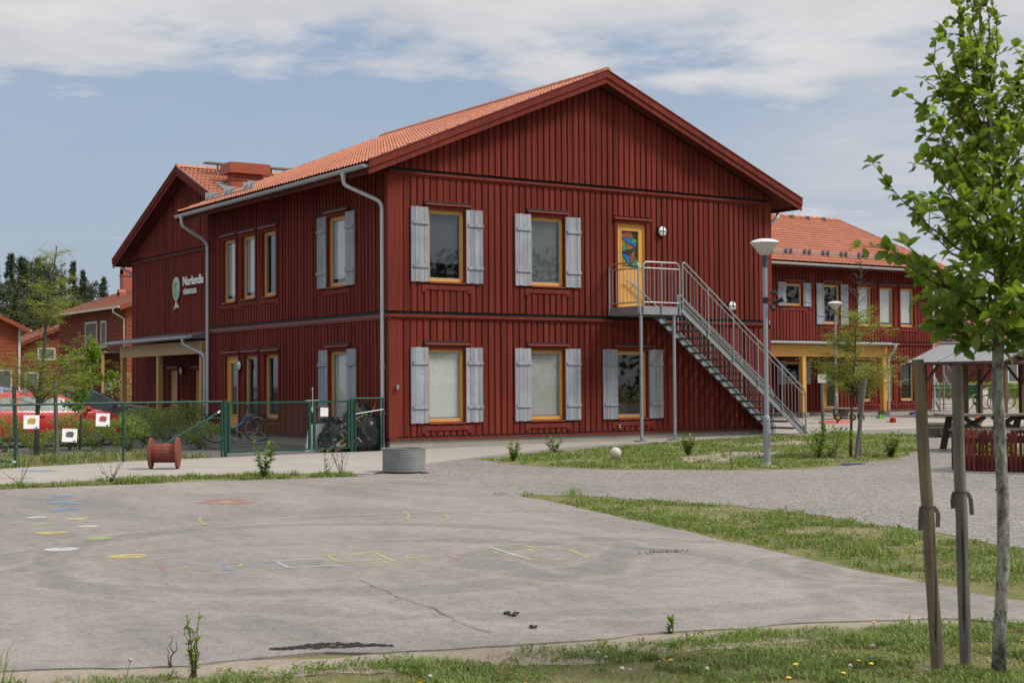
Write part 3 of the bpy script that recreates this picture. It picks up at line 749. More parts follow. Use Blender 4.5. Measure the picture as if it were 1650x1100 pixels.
# sign on the left gable
sg = thing('wall_sign', 'white lettering with a round green leafy tree emblem on the dark red gable', 'sign', (XG-.06, 0, 0))
def text(body, size, s, z, name, ls=1.0, sh=0.0, off=0.):
    c = bpy.data.curves.new(name, 'FONT'); c.body = body; c.size = size; c.extrude = .012; c.space_character = ls; c.shear = sh; c.offset = off
    tmp = bpy.data.objects.new(name, c); me = bpy.data.meshes.new_from_object(tmp)
    bpy.data.objects.remove(tmp); me.materials.clear(); me.materials.append(M['white'])
    o = bpy.data.objects.new(name, me); COL.objects.link(o); o.parent = sg
    o.rotation_euler = (R(90), 0, R(-90)); o.location = (0, s, z); return o
t1 = text('Norlandia', .42, 18.66, 4.905, 'lettering', .97, 0, .010); t2 = text('FÖRSKOLOR', .235, 18.60, 4.60, 'lettering', .92, 0, .004)
for t, wid in ((t1, 1.80), (t2, 1.16)):
    xs = [v.co.x for v in t.data.vertices]; t.scale = (wid/(max(xs)-min(xs)), 1, 1)
mb = MB(); pts = [(0, 19.19+.285*math.cos(a), 4.83+.40*math.sin(a)) for a in [2*math.pi*i/28 for i in range(28)]]
mb.prism(pts, (-.05,0,0)); mb.build('emblem_disc', mat('pale_green_disc', (.50,.60,.50), .5, 0, .05), sg)
mb = MB()
for i in range(150):
    a = random.random()*6.28; rr = math.sqrt(random.random())*.92
    y, z = 19.19+.255*rr*math.cos(a), 4.83+.365*rr*math.sin(a); t = random.random()*3.14; l = .03
    mb.prism([(-.05, y+l*math.cos(t), z+l*math.sin(t)), (-.05, y-.4*l*math.sin(t), z+.4*l*math.cos(t)), (-.05, y-l*math.cos(t), z-l*math.sin(t)), (-.05, y+.4*l*math.sin(t), z-.4*l*math.cos(t))], (-.006-.001*(i%4),0,0))
mb.build('emblem_leaves', mat('leaf_green_print', (.09,.36,.15), .5, 0, .3), sg)
mb = MB(); mb.prism([(0,19.24,4.45),(0,19.14,4.45),(0,19.15,4.33),(0,18.98,4.20),(0,19.0,4.15),(0,19.17,4.22),(0,19.34,4.11),(0,19.38,4.15),(0,19.22,4.33)], (-.05,0,0)); mb.build('emblem_trunk', mat('pale_grey_print', (.5,.5,.47), .5, 0, .05), sg)
for p, lab in (((.16,-.075,1.45), 'tiny grey socket box on the red corner board'), ((6.5,-.045,.44), 'tiny grey tap box under the right hand lower window')):
    mb = MB(); mb.box(-.03,.03,-.03,0,-.05,.05); mb.box(-.022,.022,-.036,-.03,-.01,.035); tag(mb.build('socket_box', M['galv'], None, loc=p), lab, 'socket box')
# a drawing of a brown figure and a green shape hung inside the third lower window
mb = MB(); mb.prism([(6.66,.32,1.7),(6.66,.32,2.05),(6.78,.32,2.06),(6.84,.32,1.95),(6.84,.32,1.8),(6.74,.32,1.62)], (0,.01,0)); tag(mb.build('paper_shape', mat('green_paper', (.02,.16,.03), .8)), 'green paper shape hanging inside the dark lower window', 'paper decoration')
mb = MB(); mb.prism([(6.72,.40,.72),(6.74,.40,.85),(6.82,.40,1.0),(6.84,.40,1.22),(6.78,.40,1.36),(6.9,.40,1.40),(6.99,.40,1.36),(7.0,.40,1.2),(7.06,.40,1.0),(7.12,.40,.9),(7.12,.40,.72)], (0,.05,0)); tag(mb.build('cutout_figure', mat('brown_cardboard', (.11,.035,.014), .8)), 'brown cardboard figure standing inside the dark lower window', 'figure')
# ================================================================== ground
def slab_clip(poly):
    """cut a ground polygon along the lines where the slope of the ground changes"""
    res = []
    for a, b in ((-9e3, 0), (0, 12), (12, 40), (40, 9e3)):
        p = poly
        for lim, keep in ((a, 1), (b, -1)):
            o = []
            for i in range(len(p)):
                u, v = p[i], p[(i+1) % len(p)]; du, dv = (u[0]-lim)*keep, (v[0]-lim)*keep
                if du >= 0: o.append(u)
                if du*dv < 0:
                    t = du/(du-dv); o.append((u[0]+(v[0]-u[0])*t, u[1]+(v[1]-u[1])*t))
            p = o
            if len(p) < 3: break
        if len(p) >= 3: res.append(p)
    return res
def rough_edge(poly, amp=.03, step=.12, near=30):
    out = []
    for i in range(len(poly)):
        a, b = Vector(poly[i]).to_2d(), Vector(poly[(i+1) % len(poly)]).to_2d(); L_ = (b-a).length
        n = max(1, int(L_/step)) if L_ < near else 1
        nn = Vector((-(b-a).y, (b-a).x))/max(L_, 1e-6)
        for k in range(n):
            p = a + (b-a)*k/n
            if n > 1: p = p + nn*amp*2*mnoise.fractal(Vector((p.x*2.1, p.y*2.1, 3.3)), .9, 2.1, 4)
            out.append((p.x, p.y))
    return out
from mathutils.geometry import tessellate_polygon
def sheet(name, poly, dz, mat_, skirt=0, label=None, kind='structure', amp=0, parent=None):
    mb = MB(); poly = rough_edge(poly, amp) if amp else [tuple(p[:2]) for p in poly]
    for p in slab_clip(poly):
        vs = [(x, y, gh(x)+dz) for x, y in p]
        for t in tessellate_polygon([[Vector((x, y, 0)) for x, y in p]]):
            a, b, c = [vs[i] for i in t]
            cr = (b[0]-a[0])*(c[1]-a[1]) - (b[1]-a[1])*(c[0]-a[0])
            mb.add([a, b, c] if cr > 0 else [a, c, b], [(0,1,2)])
    if amp and not skirt: skirt = dz+.004
    if skirt:
        n = len(poly); ar = sum(poly[i][0]*poly[(i+1)%n][1]-poly[(i+1)%n][0]*poly[i][1] for i in range(n))
        for i in range(n):
            a, b = poly[i], poly[(i+1) % n]
            if ar < 0: a, b = b, a
            mb.add([(a[0],a[1],gh(a[0])+dz-skirt),(b[0],b[1],gh(b[0])+dz-skirt),(b[0],b[1],gh(b[0])+dz),(a[0],a[1],gh(a[0])+dz)], [(0,1,2,3)])
    o = mb.build(name, mat_, parent)
    if parent is None: o['kind'] = kind
    return o
# soil and turf
m, nt, b = nodes('soil_and_turf'); v = coords(nt)
f1 = fbm(nt, v, .45, 6, .62); f2 = fbm(nt, v, 3.5, 6, .68); f3 = fbm(nt, v, 46, 6, .8)
c = ramp(nt, f1, [(.36, (.30,.25,.17)), (.50, (.18,.185,.075)), (.68, (.13,.18,.055))])
c = mix(nt, .6, c, ramp(nt, f2, [(.3, (.12,.155,.045)), (.52, (.20,.195,.085)), (.7, (.33,.28,.20))]))
c = mix(nt, .6, c, mix(nt, 1., c, ramp(nt, f3, [(.34, (.30,.32,.28)), (.5, (.95,.95,.9)), (.66, (1.9,1.8,1.7))]), 'MULTIPLY'))
L(nt, c, b.inputs['Base Color']); b.inputs['Roughness'].default_value = .95; b.inputs['Specular IOR Level'].default_value = .1
bump(nt, b, f3, .8, .03); M['turf'] = m
m, nt, b = nodes('bare_dusty_soil'); v = coords(nt); f2 = fbm(nt, v, 2.2, 6, .65); f3 = fbm(nt, v, 60, 4, .75)
c = mix(nt, .5, ramp(nt, f2, [(.3, (.25,.205,.155)), (.7, (.36,.31,.245))]), ramp(nt, f3, [(.32, (.13,.11,.085)), (.68, (.46,.40,.33))]))
L(nt, c, b.inputs['Base Color']); b.inputs['Roughness'].default_value = .95; b.inputs['Specular IOR Level'].default_value = .1; bump(nt, b, f3, .6, .02); M['soil'] = m
m, nt, b = nodes('gravel'); v = coords(nt)
vo = N(nt, 'ShaderNodeTexVoronoi'); vo.inputs['Scale'].default_value = 52; L(nt, v, vo.inputs['Vector'])
vo2 = N(nt, 'ShaderNodeTexVoronoi'); vo2.inputs['Scale'].default_value = 19; L(nt, v, vo2.inputs['Vector'])
sx = N(nt, 'ShaderNodeSeparateColor'); L(nt, vo.outputs['Color'], sx.inputs[0]); sx2 = N(nt, 'ShaderNodeSeparateColor'); L(nt, vo2.outputs['Color'], sx2.inputs[0])
c = ramp(nt, sx.outputs[0], [(0, (.05,.046,.042)), (.45, (.185,.172,.16)), (1, (.45,.42,.39))])
c = mix(nt, .35, c, ramp(nt, sx2.outputs[1], [(0, (.05,.046,.043)), (.6, (.21,.195,.18)), (1, (.43,.40,.37))]))
c = mix(nt, .35, c, ramp(nt, fbm(nt, v, .35, 5, .6), [(.3, (.17,.158,.146)), (.7, (.30,.275,.245))]))
L(nt, c, b.inputs['Base Color']); b.inputs['Roughness'].default_value = .92; b.inputs['Specular IOR Level'].default_value = .2
hm = mix(nt, .5, vo.outputs['Distance'], vo2.outputs['Distance']); bump(nt, b, hm, .9, .02); M['gravel'] = m
def asphalt(name, dark, light, arcs=False, dusty=.5):
    m, nt, b = nodes(name); v = coords(nt)
    fine = fbm(nt, v, 75, 3, .8); f1 = fbm(nt, v, .34, 7, .62, .5); 
    v2 = coords(nt, (.9, .28, 1)); mpn = [n for n in nt.nodes if n.type == 'MAPPING'][-1]; mpn.inputs['Rotation'].default_value = (0,0,R(-24))
    st = fbm(nt, v2, 1.2, 7, .66, .9)
    dustf = mix(nt, .55, ramp(nt, f1, [(.36, (0,0,0)), (.62, (1,1,1))]), ramp(nt, st, [(.38, (0,0,0)), (.62, (1,1,1))]))
    if arcs:
        # curved wheel tracks worn into the dust
        for cx, cy, rad, wd, k in ((-10.3,-17.3,2.6,.28,.62), (-8.3,-19.3,1.5,.28,.55), (-11.2,-19.6,3.3,.2,.35), (-8.9,-18.0,3.9,.24,.38), (-7.3,-20.9,.9,.16,.5)):
            tcn = N(nt, 'ShaderNodeTexCoord'); vs = N(nt, 'ShaderNodeVectorMath', operation='DISTANCE'); L(nt, tcn.outputs['Object'], vs.inputs[0]); vs.inputs[1].default_value = (cx, cy, .016)
            nz = fbm(nt, tcn.outputs['Object'], .8, 3, .6)
            d1 = N(nt, 'ShaderNodeMath', operation='MULTIPLY_ADD'); L(nt, nz, d1.inputs[0]); d1.inputs[1].default_value = .9; L(nt, vs.outputs['Value'], d1.inputs[2])
            d2 = N(nt, 'ShaderNodeMath', operation='SUBTRACT'); L(nt, d1.outputs[0], d2.inputs[0]); d2.inputs[1].default_value = rad+.45
            d3 = N(nt, 'ShaderNodeMath', operation='ABSOLUTE'); L(nt, d2.outputs[0], d3.inputs[0])
            band = ramp(nt, d3.outputs[0], [(0, (k,k,k)), (wd*.5, (k*.9,k*.9,k*.9)), (wd*.75, (0,0,0))]); rim = ramp(nt, d3.outputs[0], [(wd*.7, (0,0,0)), (wd*.9, (.5,.5,.5)), (wd*1.5, (0,0,0))])
            brk = mix(nt, 1., band, ramp(nt, fbm(nt, tcn.outputs['Object'], .55, 4, .6), [(.36, (0,0,0)), (.50, (1,1,1))]), 'MULTIPLY')
            dustf = mix(nt, rim, dustf, (1.,1.,1.)); dustf = mix(nt, brk, dustf, (0.0,0.0,0.0))
    c = mix(nt, mix(nt, 1., dustf, (dusty*1.6,)*3, 'MULTIPLY'), dark, light)
    c = mix(nt, .42, c, mix(nt, 1., c, ramp(nt, fine, [(.3, (.42,.42,.42)), (.52, (1,1,1)), (.72, (1.65,1.65,1.65))]), 'MULTIPLY'))
    c = mix(nt, .6, c, mix(nt, 1., c, ramp(nt, fbm(nt, v, 7, 6, .72, .4), [(.32, (.66,.66,.67)), (.5, (1,1,1)), (.68, (1.22,1.2,1.17))]), 'MULTIPLY'))
    gr = N(nt, 'ShaderNodeTexVoronoi'); gr.inputs['Scale'].default_value = 95; L(nt, v, gr.inputs['Vector']); gs = N(nt, 'ShaderNodeSeparateColor'); L(nt, gr.outputs['Color'], gs.inputs[0])
    c = mix(nt, .28, c, mix(nt, 1., c, ramp(nt, gs.outputs[0], [(0, (.5,.5,.5)), (.5, (1,1,1)), (1, (1.5,1.5,1.5))]), 'MULTIPLY'))
    sp_ = N(nt, 'ShaderNodeTexVoronoi'); sp_.inputs['Scale'].default_value = 3.3; L(nt, v, sp_.inputs['Vector'])
    c = mix(nt, ramp(nt, sp_.outputs['Distance'], [(.02, (.7,.7,.7)), (.05, (0,0,0))]), c, mul(dark, .4))
    L(nt, c, b.inputs['Base Color']); b.inputs['Roughness'].default_value = .9; b.inputs['Specular IOR Level'].default_value = .25
    bump(nt, b, fine, .35, .008); return m
M['court'] = asphalt('dusty_asphalt', (.172,.161,.152), (.285,.256,.229), True, .56)
M['yardasphalt'] = asphalt('yard_asphalt', (.10,.098,.098), (.19,.175,.16), False, .4)
M['playasphalt'] = asphalt('playground_asphalt', (.24,.215,.19), (.36,.31,.265), False, .6)
FAR = 900
sheet('ground', [(-FAR,-FAR),(FAR,-FAR),(FAR,FAR),(-FAR,FAR)], 0, M['turf'])
COURT = [(-24,-6.5),(-10.45,-7.18),(-7.69,-7.34),(-4.75,-7.85),(-4.25,-8.25),(-4.05,-9.0),(-4.35,-10.4),(-5.21,-12.85),(-6.14,-16.15),(-6.98,-19.05),(-7.57,-21.08),(-7.79,-22.19),(-8.0,-23.6),(-8.5,-23.55),(-8.78,-22.99),(-9.67,-22.49),(-11.32,-22.18),(-11.9,-22.05),(-12.32,-21.86),(-12.55,-21.62),(-13.32,-21.6),(-14.18,-21.17),(-18,-19.6),(-26,-17)]
GRAV = [(-5.2,-7.0),(-4.54,-7.1),(-4.46,-7.38),(-2.07,-5.17),(-.18,-3.72),(3.33,-1.85),(10.86,-.81),(17.37,-.62),(45,1.5),(45,-40),(-5.2,-26),(-5.6,-22.5),(-5.2,-20.7),(-4.78,-19.32),(-4.02,-16.8),(-4.04,-15.67),(-4.5,-13.41),(-5.28,-12.3),(-4.6,-10.4),(-4.3,-9.0),(-4.4,-8.2)]
sheet('gravel_area', GRAV, .006, M['gravel'], amp=.06)
PATH = [(-26,-5.9),(-10.20,-6.21),(-7.1,-5.85),(-5.1,-6.55),(-4.46,-7.30),(-2.07,-5.17),(-.18,-3.72),(3.33,-1.85),(10.86,-.81),(17.37,-.62),(22,-.3),(22,1.2),(12.0,.6),(11.64,.05),(0,.05),(-.02,.10),(-.8,.02),(-1.9,.02),(-4.13,-.36),(-6.37,-.70),(-8.68,-1.55),(-11,-2.45),(-26,-3.2)]
sheet('concrete_path', PATH, .022, M['concrete'], .03)
sheet('playground_surface', [(11.64,.05),(12.0,.6),(22,1.2),(22,-.3),(45,1.0),(45,11.3),(11.64,11.3)], .010, M['playasphalt'])
sheet('wing_pavement', [(11.64,11.3),(45,11.3),(45,YF+.05),(11.64,YF+.05)], .022, M['concrete'], .03)
sheet('yard_surface', [(-4.13,-.36),(-1.9,.02),(-.8,.02),(-.02,.10),(.05,.1),(.05,10.4),(2.6,12.3),(2.6,45),(-60,45),(-60,4.2),(-9,4.0),(-4.7,3.6)], .010, M['yardasphalt'])
sheet('court', COURT, .016, M['court'], .03, amp=.035)
# broken dirt margins round the court
sheet('dirt_margin', [(-8.78,-22.9),(-9.67,-22.4),(-11.32,-22.1),(-12.32,-21.8),(-13.32,-21.5),(-14.18,-21.1),(-18,-19.5),(-18.2,-20.3),(-14.5,-21.75),(-13.5,-22.0),(-12.6,-22.25),(-11.5,-22.75),(-9.9,-23.0),(-9.1,-23.4)], .007, M['soil'], amp=.07)
sheet('dirt_patch', [(-8.6,-23.3),(-8.0,-23.3),(-7.2,-22.2),(-6.6,-23.2),(-7.0,-24.6),(-8.9,-24.2)], .008, M['soil'], amp=.08)
for p in ([(1.4,-8.0),(2.4,-6.4),(3.6,-5.8),(4.0,-6.6),(2.6,-8.3)], [(4.4,-5.2),(6.5,-4.6),(6.2,-5.6)], [(-1.6,-14.6),(-1.1,-14.0),(-.6,-15.3),(-1.5,-15.6)]):
    pass
ISLAND = [(-.43,-4.16),(2.39,-3.15),(7.0,-1.86),(10.35,-1.35),(12.6,-2.2),(12.9,-4.2),(9.0,-7.6),(5.0,-10.3),(1.9,-11.0),(1.2,-10.72),(-.42,-8.89),(-.95,-6.72)]
sheet('island_soil', ISLAND, .012, M['turf'], amp=.08)
sheet('island_bare_soil', [(1.6,-8.2),(2.6,-6.9),(4.6,-6.3),(5.2,-7.1),(3.2,-8.4)], .018, M['soil'], amp=.1)
sheet('island_bare_soil', [(6.0,-4.6),(8.6,-3.6),(9.6,-4.4),(7.2,-5.6)], .018, M['soil'], amp=.1)
sheet('planting_bed', [(-4.16,-.40),(-6.37,-.74),(-8.68,-1.6),(-11,-2.5),(-26,-3.3),(-26,3.9),(-9,3.9),(-4.75,3.5)], .014, M['turf'])
sheet('far_road', [(36,10.5),(200,140),(190,160),(34.6,20)], .008, M['playasphalt'])

# ------------------------------------------------ chalk drawings on the court and the path
def chalk(name, col, op=.75):
    m, nt, b = nodes(name); b.inputs['Base Color'].default_value = c4(col); b.inputs['Roughness'].default_value = .95; b.inputs['Specular IOR Level'].default_value = .05
    tp = N(nt, 'ShaderNodeBsdfTransparent'); mx = N(nt, 'ShaderNodeMixShader'); v = coords(nt)
    L(nt, mix(nt, 1., ramp(nt, fbm(nt, v, 6, 6, .75), [(.30, (.12,.12,.12)), (.52, (op,)*3)]), ramp(nt, fbm(nt, v, 70, 4, .8), [(.30, (.35,.35,.35)), (.52, (1,1,1))]), 'MULTIPLY'), mx.inputs[0])
    L(nt, tp.outputs[0], mx.inputs[1]); L(nt, b.outputs[0], mx.inputs[2]); L(nt, mx.outputs[0], nt.nodes['Material Output'].inputs['Surface']); return m
CK = {k: chalk('chalk_'+k, c, o) for k, c, o in (('white',(.56,.56,.55),.8),('yellow',(.52,.44,.19),.78),('green',(.36,.47,.18),.6),('blue',(.17,.28,.44),.62),('red',(.46,.17,.14),.5),('orange',(.60,.36,.19),.5),('lime',(.50,.54,.15),.4))}
court_o = bpy.data.objects['court']; path_o = bpy.data.objects['concrete_path']
def blob(px, py, hw, col, par=court_o, z=.0205, sq=1., wob=.06):
    c = G(px, py); e = G(px+hw, py); r = (e-c).length; u = (e-c).normalized(); vv = Vector((-u.y, u.x, 0)); mb = MB(); n = 26
    pts = [c + u*r*math.cos(a)*(1+wob*math.sin(3*a+px)) + vv*r*sq*math.sin(a)*(1+wob*math.cos(2*a+py)) for a in [2*math.pi*i/n for i in range(n)]]
    mb.add([(p.x, p.y, gh(p.x)+z) for p in pts], [tuple(range(n))]); return mb.build('chalk_spot', CK[col], par)
for px, py, hw, col in ((59.4,835.8,16,'white'),(125,838.5,16,'yellow'),(68.4,846.5,16,'green'),(142,850.6,16,'white'),(82,861,25,'yellow'),(160,870,21,'green'),(99.5,888,27,'white'),(205,899,33,'yellow')):
    blob(px, py, hw, col)
for px, py, hw in ((409,783,9),(478,781,9),(551,779,8),(578,787,8),(498,790,8),(427,791,9),(335,785,9),(272,788,10),(355,797,10),(280,796,12)): blob(px, py, hw, 'orange')
for dx, dy in ((-34,1),(-20,-2.6),(0,-3.6),(20,-2.6),(34,.5),(18,3),(-16,3.2)): blob(363+dx, 810.5+dy, 16, 'red', z=.0206+.0003*dx/34)
blob(363, 810.5, 12, 'yellow', z=.0214)
for px, py, hw in ((100,801,17),(88,806,12),(97,812,22),(113,814,16),(112,822,21),(95,825,15)): blob(px, py, hw, 'blue', z=.0205+.0001*hw)
LN = {k: chalk('chalk_line_'+k, c, o) for k, c, o in (('white',(.58,.58,.58),.5),('yellow',(.58,.49,.14),.5),('green',(.42,.52,.12),.45),('blue',(.16,.30,.50),.35),('red',(.50,.16,.14),.35),('lime',(.52,.55,.15),.45))}
def stroke(pts, col, wpx=1.6, par=court_o, z=.021):
    mb = MB(); P_ = [G(*p) for p in pts]
    for a, b in zip(P_[:-1], P_[1:]):
        d = (b-a).normalized(); s = Vector((-d.y, d.x, 0))*.018*wpx
        mb.add([(q.x, q.y, gh(q.x)+z) for q in (a-s-d*.02, b-s+d*.02, b+s+d*.02, a+s-d*.02)], [(0,1,2,3)])
    return mb.build('chalk_line', LN[col], par)
for pts, col in (([(443,907),(465,918),(549,914)],'white'),([(443,907),(524,903)],'white'),([(787,883.6),(845,879)],'white'),([(787,883.6),(854,905)],'white'),
    ([(527,899),(602,893),(636,908)],'yellow'),([(527,899),(547,908.5),(620,905)],'yellow'),([(820,892),(915,888),(948,901)],'yellow'),([(838,898),(858,905.5),(908,905)],'yellow'),
    ([(575,899),(592,897)],'lime'),([(597,911),(606,908),(618,908),(624,911)],'lime'),([(655,900),(660,897),(680,899)],'lime'),([(655,901),(668,903),(690,900)],'lime'),
    ([(755,896),(803,895),(796,892)],'green'),([(715,896),(740,905)],'red'),([(357,912),(368,922)],'blue'),([(287,920),(300,917)],'lime'),([(322,919),(345,917)],'lime'),
    ([(442,914),(384,916),(390,912)],'lime'),([(373,919),(446,908)],'blue'),([(256,914),(268,925)],'red'),([(323,836),(321,841),(332,848),(345,851),(370,852)],'lime'),
    ([(650,826),(660,831),(656,838),(645,841)],'lime'),([(720,832),(722,837),(708,842),(680,845)],'lime'),([(843,881),(862,886),(850,890)],'lime')): stroke(pts, col, .8 if col == 'lime' else 1.)
blob(62, 760.5, 30, 'blue', path_o, .0262, .8, .1); blob(20, 772.5, 32, 'red', path_o, .0262, .5, .15); blob(455, 746, 15, 'orange', path_o, .0262); blob(390, 763.5, 20, 'orange', path_o, .0262)
M['chalkdust'] = chalk('pale_dust', (.42,.38,.33), .6)
# cracks and the broken, tarry edge
m = mat('crack_tar', (.045,.042,.04), .9); mc = mat('crack_dust', (.125,.116,.108), .9); rr = random.Random(3)
def crack(pts, wd):
    mb = MB(); P_ = [G(*p) for p in pts]
    for a, b in zip(P_[:-1], P_[1:]):
        n = max(2, int((b-a).length/.12)); pr = None
        for i in range(n+1):
            q = a + (b-a)*i/n; d = (b-a).normalized(); s = Vector((-d.y, d.x, 0)); q = q + s*rr.uniform(-.02,.02); k = wd*rr.uniform(.3,1.2)
            cur = (q - s*k, q + s*k)
            if pr: mb.add([(p.x, p.y, gh(p.x)+.0225) for p in (pr[0], cur[0], cur[1], pr[1])], [(0,1,2,3)])
            pr = cur
    mb.build('crack', mc, court_o)
crack([(583,938),(640,966),(700,985),(745,1010),(790,1024)], .005); crack([(615,877),(700,872),(760,870),(810,866)], .004); crack([(930,861),(1000,858),(1060,855)], .004)
mb = MB(); P_ = [G(*p) for p in ((436,1049),(465,1046),(495,1042),(530,1039),(570,1039.5),(605,1042),(632,1044))]; Q_ = [G(*p) for p in ((436,1051),(465,1052),(495,1050.5),(530,1050),(570,1047.5),(605,1045.5),(632,1046))]
for i in range(len(P_)-1):
    n = 8
    for k in range(n):
        a = P_[i].lerp(P_[i+1], k/n); b = P_[i].lerp(P_[i+1], (k+1)/n); c_ = Q_[i].lerp(Q_[i+1], k/n); d = Q_[i].lerp(Q_[i+1], (k+1)/n)
        for _ in range(12):
            q = a.lerp(c_, rr.random()).lerp(b.lerp(d, rr.random()), rr.random()); s = rr.uniform(.006, .017)
            mb.ball((q.x, q.y, gh(q.x)+.012), s, 6, (1.2,1,.8))
tag(mb.build('asphalt_rubble', mat('black_tar_crumbs', (.014,.013,.013), .85)), kind='stuff')
for i, (px, py) in enumerate(((817,993),(827,997),(835,994.5),(861,1016))):
    mb = MB(); c = G(px, py); 
    for k in range(4): mb.ball((rr.uniform(-.02,.02), rr.uniform(-.02,.02), .012), rr.uniform(.009,.015), 7, (1.2,.9,.8))
    tag(mb.build('dark_clod', m, loc=(c.x, c.y, c.z+.016), smooth=True), ['largest group of black clods lying on the asphalt, leftmost clod','lowest of the three black clods lying together on the asphalt','right clod of the three lying together on the asphalt','single black clod nearest the front edge of the asphalt'][i], 'clod', 'black clods on the asphalt')
mb = MB(); c0 = G(1075, 891)
for k in range(120):
    a = rr.random()*6.28; d = rr.gauss(0,.09); mb.ball((c0.x+d*math.cos(a)*1.3, c0.y+d*math.sin(a)*.8, c0.z+.02), rr.uniform(.006,.016), 5)
tag(mb.build('gravel_heap', M['gravel']), kind='stuff')

# ================================================================== steel stair
ST = thing('steel_staircase', 'galvanised steel outdoor staircase with barred railings leading up to the yellow door', 'staircase', (0,0,0))
PX0, PX1, PY0, PY1, PZ = 6.22, 7.50, -1.25, -.10, 3.36
mb = MB(); mb.box(PX0, PX1, PY0, PY1, PZ-.05, PZ)
mb.box(PX0-.01, PX1+.01, PY0-.012, PY0, PZ-.19, PZ+.012); mb.box(PX0-.012, PX0, PY0, PY1, PZ-.19, PZ+.012); mb.box(PX1, PX1+.012, PY0, PY1, PZ-.19, PZ+.012); mb.box(PX0,PX1,PY1,PY1+.012,PZ-.19,PZ+.012)
mb.box(PX0+.1, PX1-.1, -.7, -.64, PZ-.19, PZ-.05); mb.build('platform', M['galv'], ST)
for x in (PX0+.06, PX1-.18):
    mb = MB(); mb.tube([(x,PY0+.05,gh(x)+.03),(x,PY0+.05,PZ-.19)], .042, 12); mb.build('post', M['galv'], ST, smooth='auto')
    mb = MB(); mb.box(x-.17, x+.07, PY0-.05, PY0+.15, gh(x)+.022, gh(x)+.05); mb.box(x-.02,x+.06,PY0,PY0+.1,gh(x)+.05,gh(x)+.07); mb.build('base_plate', M['galvdark'], ST)
# stringers: channel sections
SX0, SX1, SZ0 = PX1, 11.66, gh(11.6)+.022
def strz(x): return PZ - (PZ-SZ0-.12)*(x-SX0)/(SX1-.12-SX0)
for y in (PY0, PY1):
    mb = MB(); sgn = 1 if y == PY0 else -1
    a0, a1 = SX0, SX1
    top = lambda x: strz(x)+.10; bot = lambda x: strz(x)-.12
    def quadbar(y0, y1, f0, f1):
        q = [(a0,y0,f0(a0)),(a1,y0,max(f0(a1),SZ0)),(a1,y0,f1(a1)),(a0,y0,f1(a0))]
        mb.hexa(q, [(p[0], y1, p[2]) for p in q])
    quadbar(y-.004, y+.004, lambda x: bot(x), lambda x: top(x))
    quadbar(y-.035, y-.004, lambda x: top(x)-.012, lambda x: top(x)); quadbar(y-.035, y-.004, lambda x: bot(x), lambda x: bot(x)+.012)
    mb.box(SX1, SX1+.10, y-.03, y+.03, SZ0, SZ0+.24)
    mb.build('stringer', M['galv'], ST)
NT = 17
for i in range(1, NT+1):
    z = PZ - (PZ-SZ0)*i/(NT+1); x = SX0 + (SX1-.1-SX0)*(i-.35)/(NT+.2)
    mb = MB(); mb.box(x-.13, x+.14, PY0+.006, PY1-.006, z-.008, z); mb.box(x+.13, x+.14, PY0+.006, PY1-.006, z-.045, z-.008); mb.box(x-.13, x-.12, PY0+.006, PY1-.006, z-.05, z-.008)
    for k in range(6): mb.box(x-.115+.045*k, x-.11+.045*k, PY0+.006, PY1-.006, z-.03, z-.008)
    mb.prism([(x-.13,PY1-.012,z-.05),(x+.14,PY1-.012,z-.05),(x+.14,PY1-.012,z),(x-.13,PY1-.012,z)], (0,.006,0)); mb.prism([(x-.10,PY1-.02,z),(x+.10,PY1-.02,z-.08),(x+.10,PY1-.02,z-.01)], (0,.01,0))
    mb.build('tread', M['galvdark'], ST)
RH = 1.08
def rail_panel(p, q, posts, bars, name='railing', base=-.17, r=.022, mid=True):
    """barred panel from foot p to foot q with rounded top corners"""
    p = Vector(p); q = Vector(q); d = (q-p); dz = Vector((0,0,1)); mb = MB(); dn = Vector((d.x,d.y,0)).normalized(); k = .13
    at_ = lambda t, h: p + d*t + dz*h
    run = d.length; t1 = k/run
    out = [p + dz*base, p + dz*(RH-k)]
    c1 = at_(t1, RH-k); c2 = at_(1-t1, RH-k)
    for i in range(1,6):
        a = math.pi/2*i/6; out.append(at_(t1*(1-math.cos(a)), RH-k+k*math.sin(a)))
    for i in range(0,6):
        a = math.pi/2*i/6; out.append(at_(1-t1*(1-math.sin(a)), RH-k+k*math.cos(a)))
    out += [q + dz*(RH-k), q + dz*base]
    mb.tube(out, r, 10)
    for t in posts: mb.tube([at_(t, base), at_(t, RH)], r*.9, 10)
    mb.tube([at_(0, RH-.15), at_(1, RH-.15)], r*.75, 8); mb.tube([at_(0, .10), at_(1, .10)], r*.75, 8)
    for i in range(1, bars):
        t = i/bars
        if min([abs(t-u) for u in posts]+[1]) < .02: continue
        mb.tube([at_(t, .10), at_(t, RH-.15)], .0075, 6)
    return mb.build(name, M['galv'], ST, smooth='auto')
rail_panel((PX0-.03,PY1+.02,PZ), (PX0-.03,PY0+.02,PZ), [], 8)
rail_panel((PX0+.08,PY0-.035,PZ), (PX1-.06,PY0-.035,PZ), [.5], 10)
e = SX1+.05
rail_panel((PX1+.04,PY0-.035,strz(PX1)+.08), (e,PY0-.035,strz(e)+.06), [.2,.4,.6,.8], 34, base=-.12)
rail_panel((PX1+.9,PY1+.02,strz(PX1+.9)+.06), (e,PY1+.02,strz(e)+.06), [.33,.66], 24, base=-.12)
mb = MB(); mb.tube([(PX0+.50,-.07,PZ+.72),(PX0+.62,-.07,PZ+.70),(PX1+.2,-.07,PZ+.10),(PX1+.6,-.07,strz(PX1+.6)+.35)], .02, 10); mb.tube([(PX0+.74,-.07,PZ+.60),(PX0+.74,0,PZ+.52)], .012, 6); mb.build('handrail', M['galv'], ST, smooth='auto')
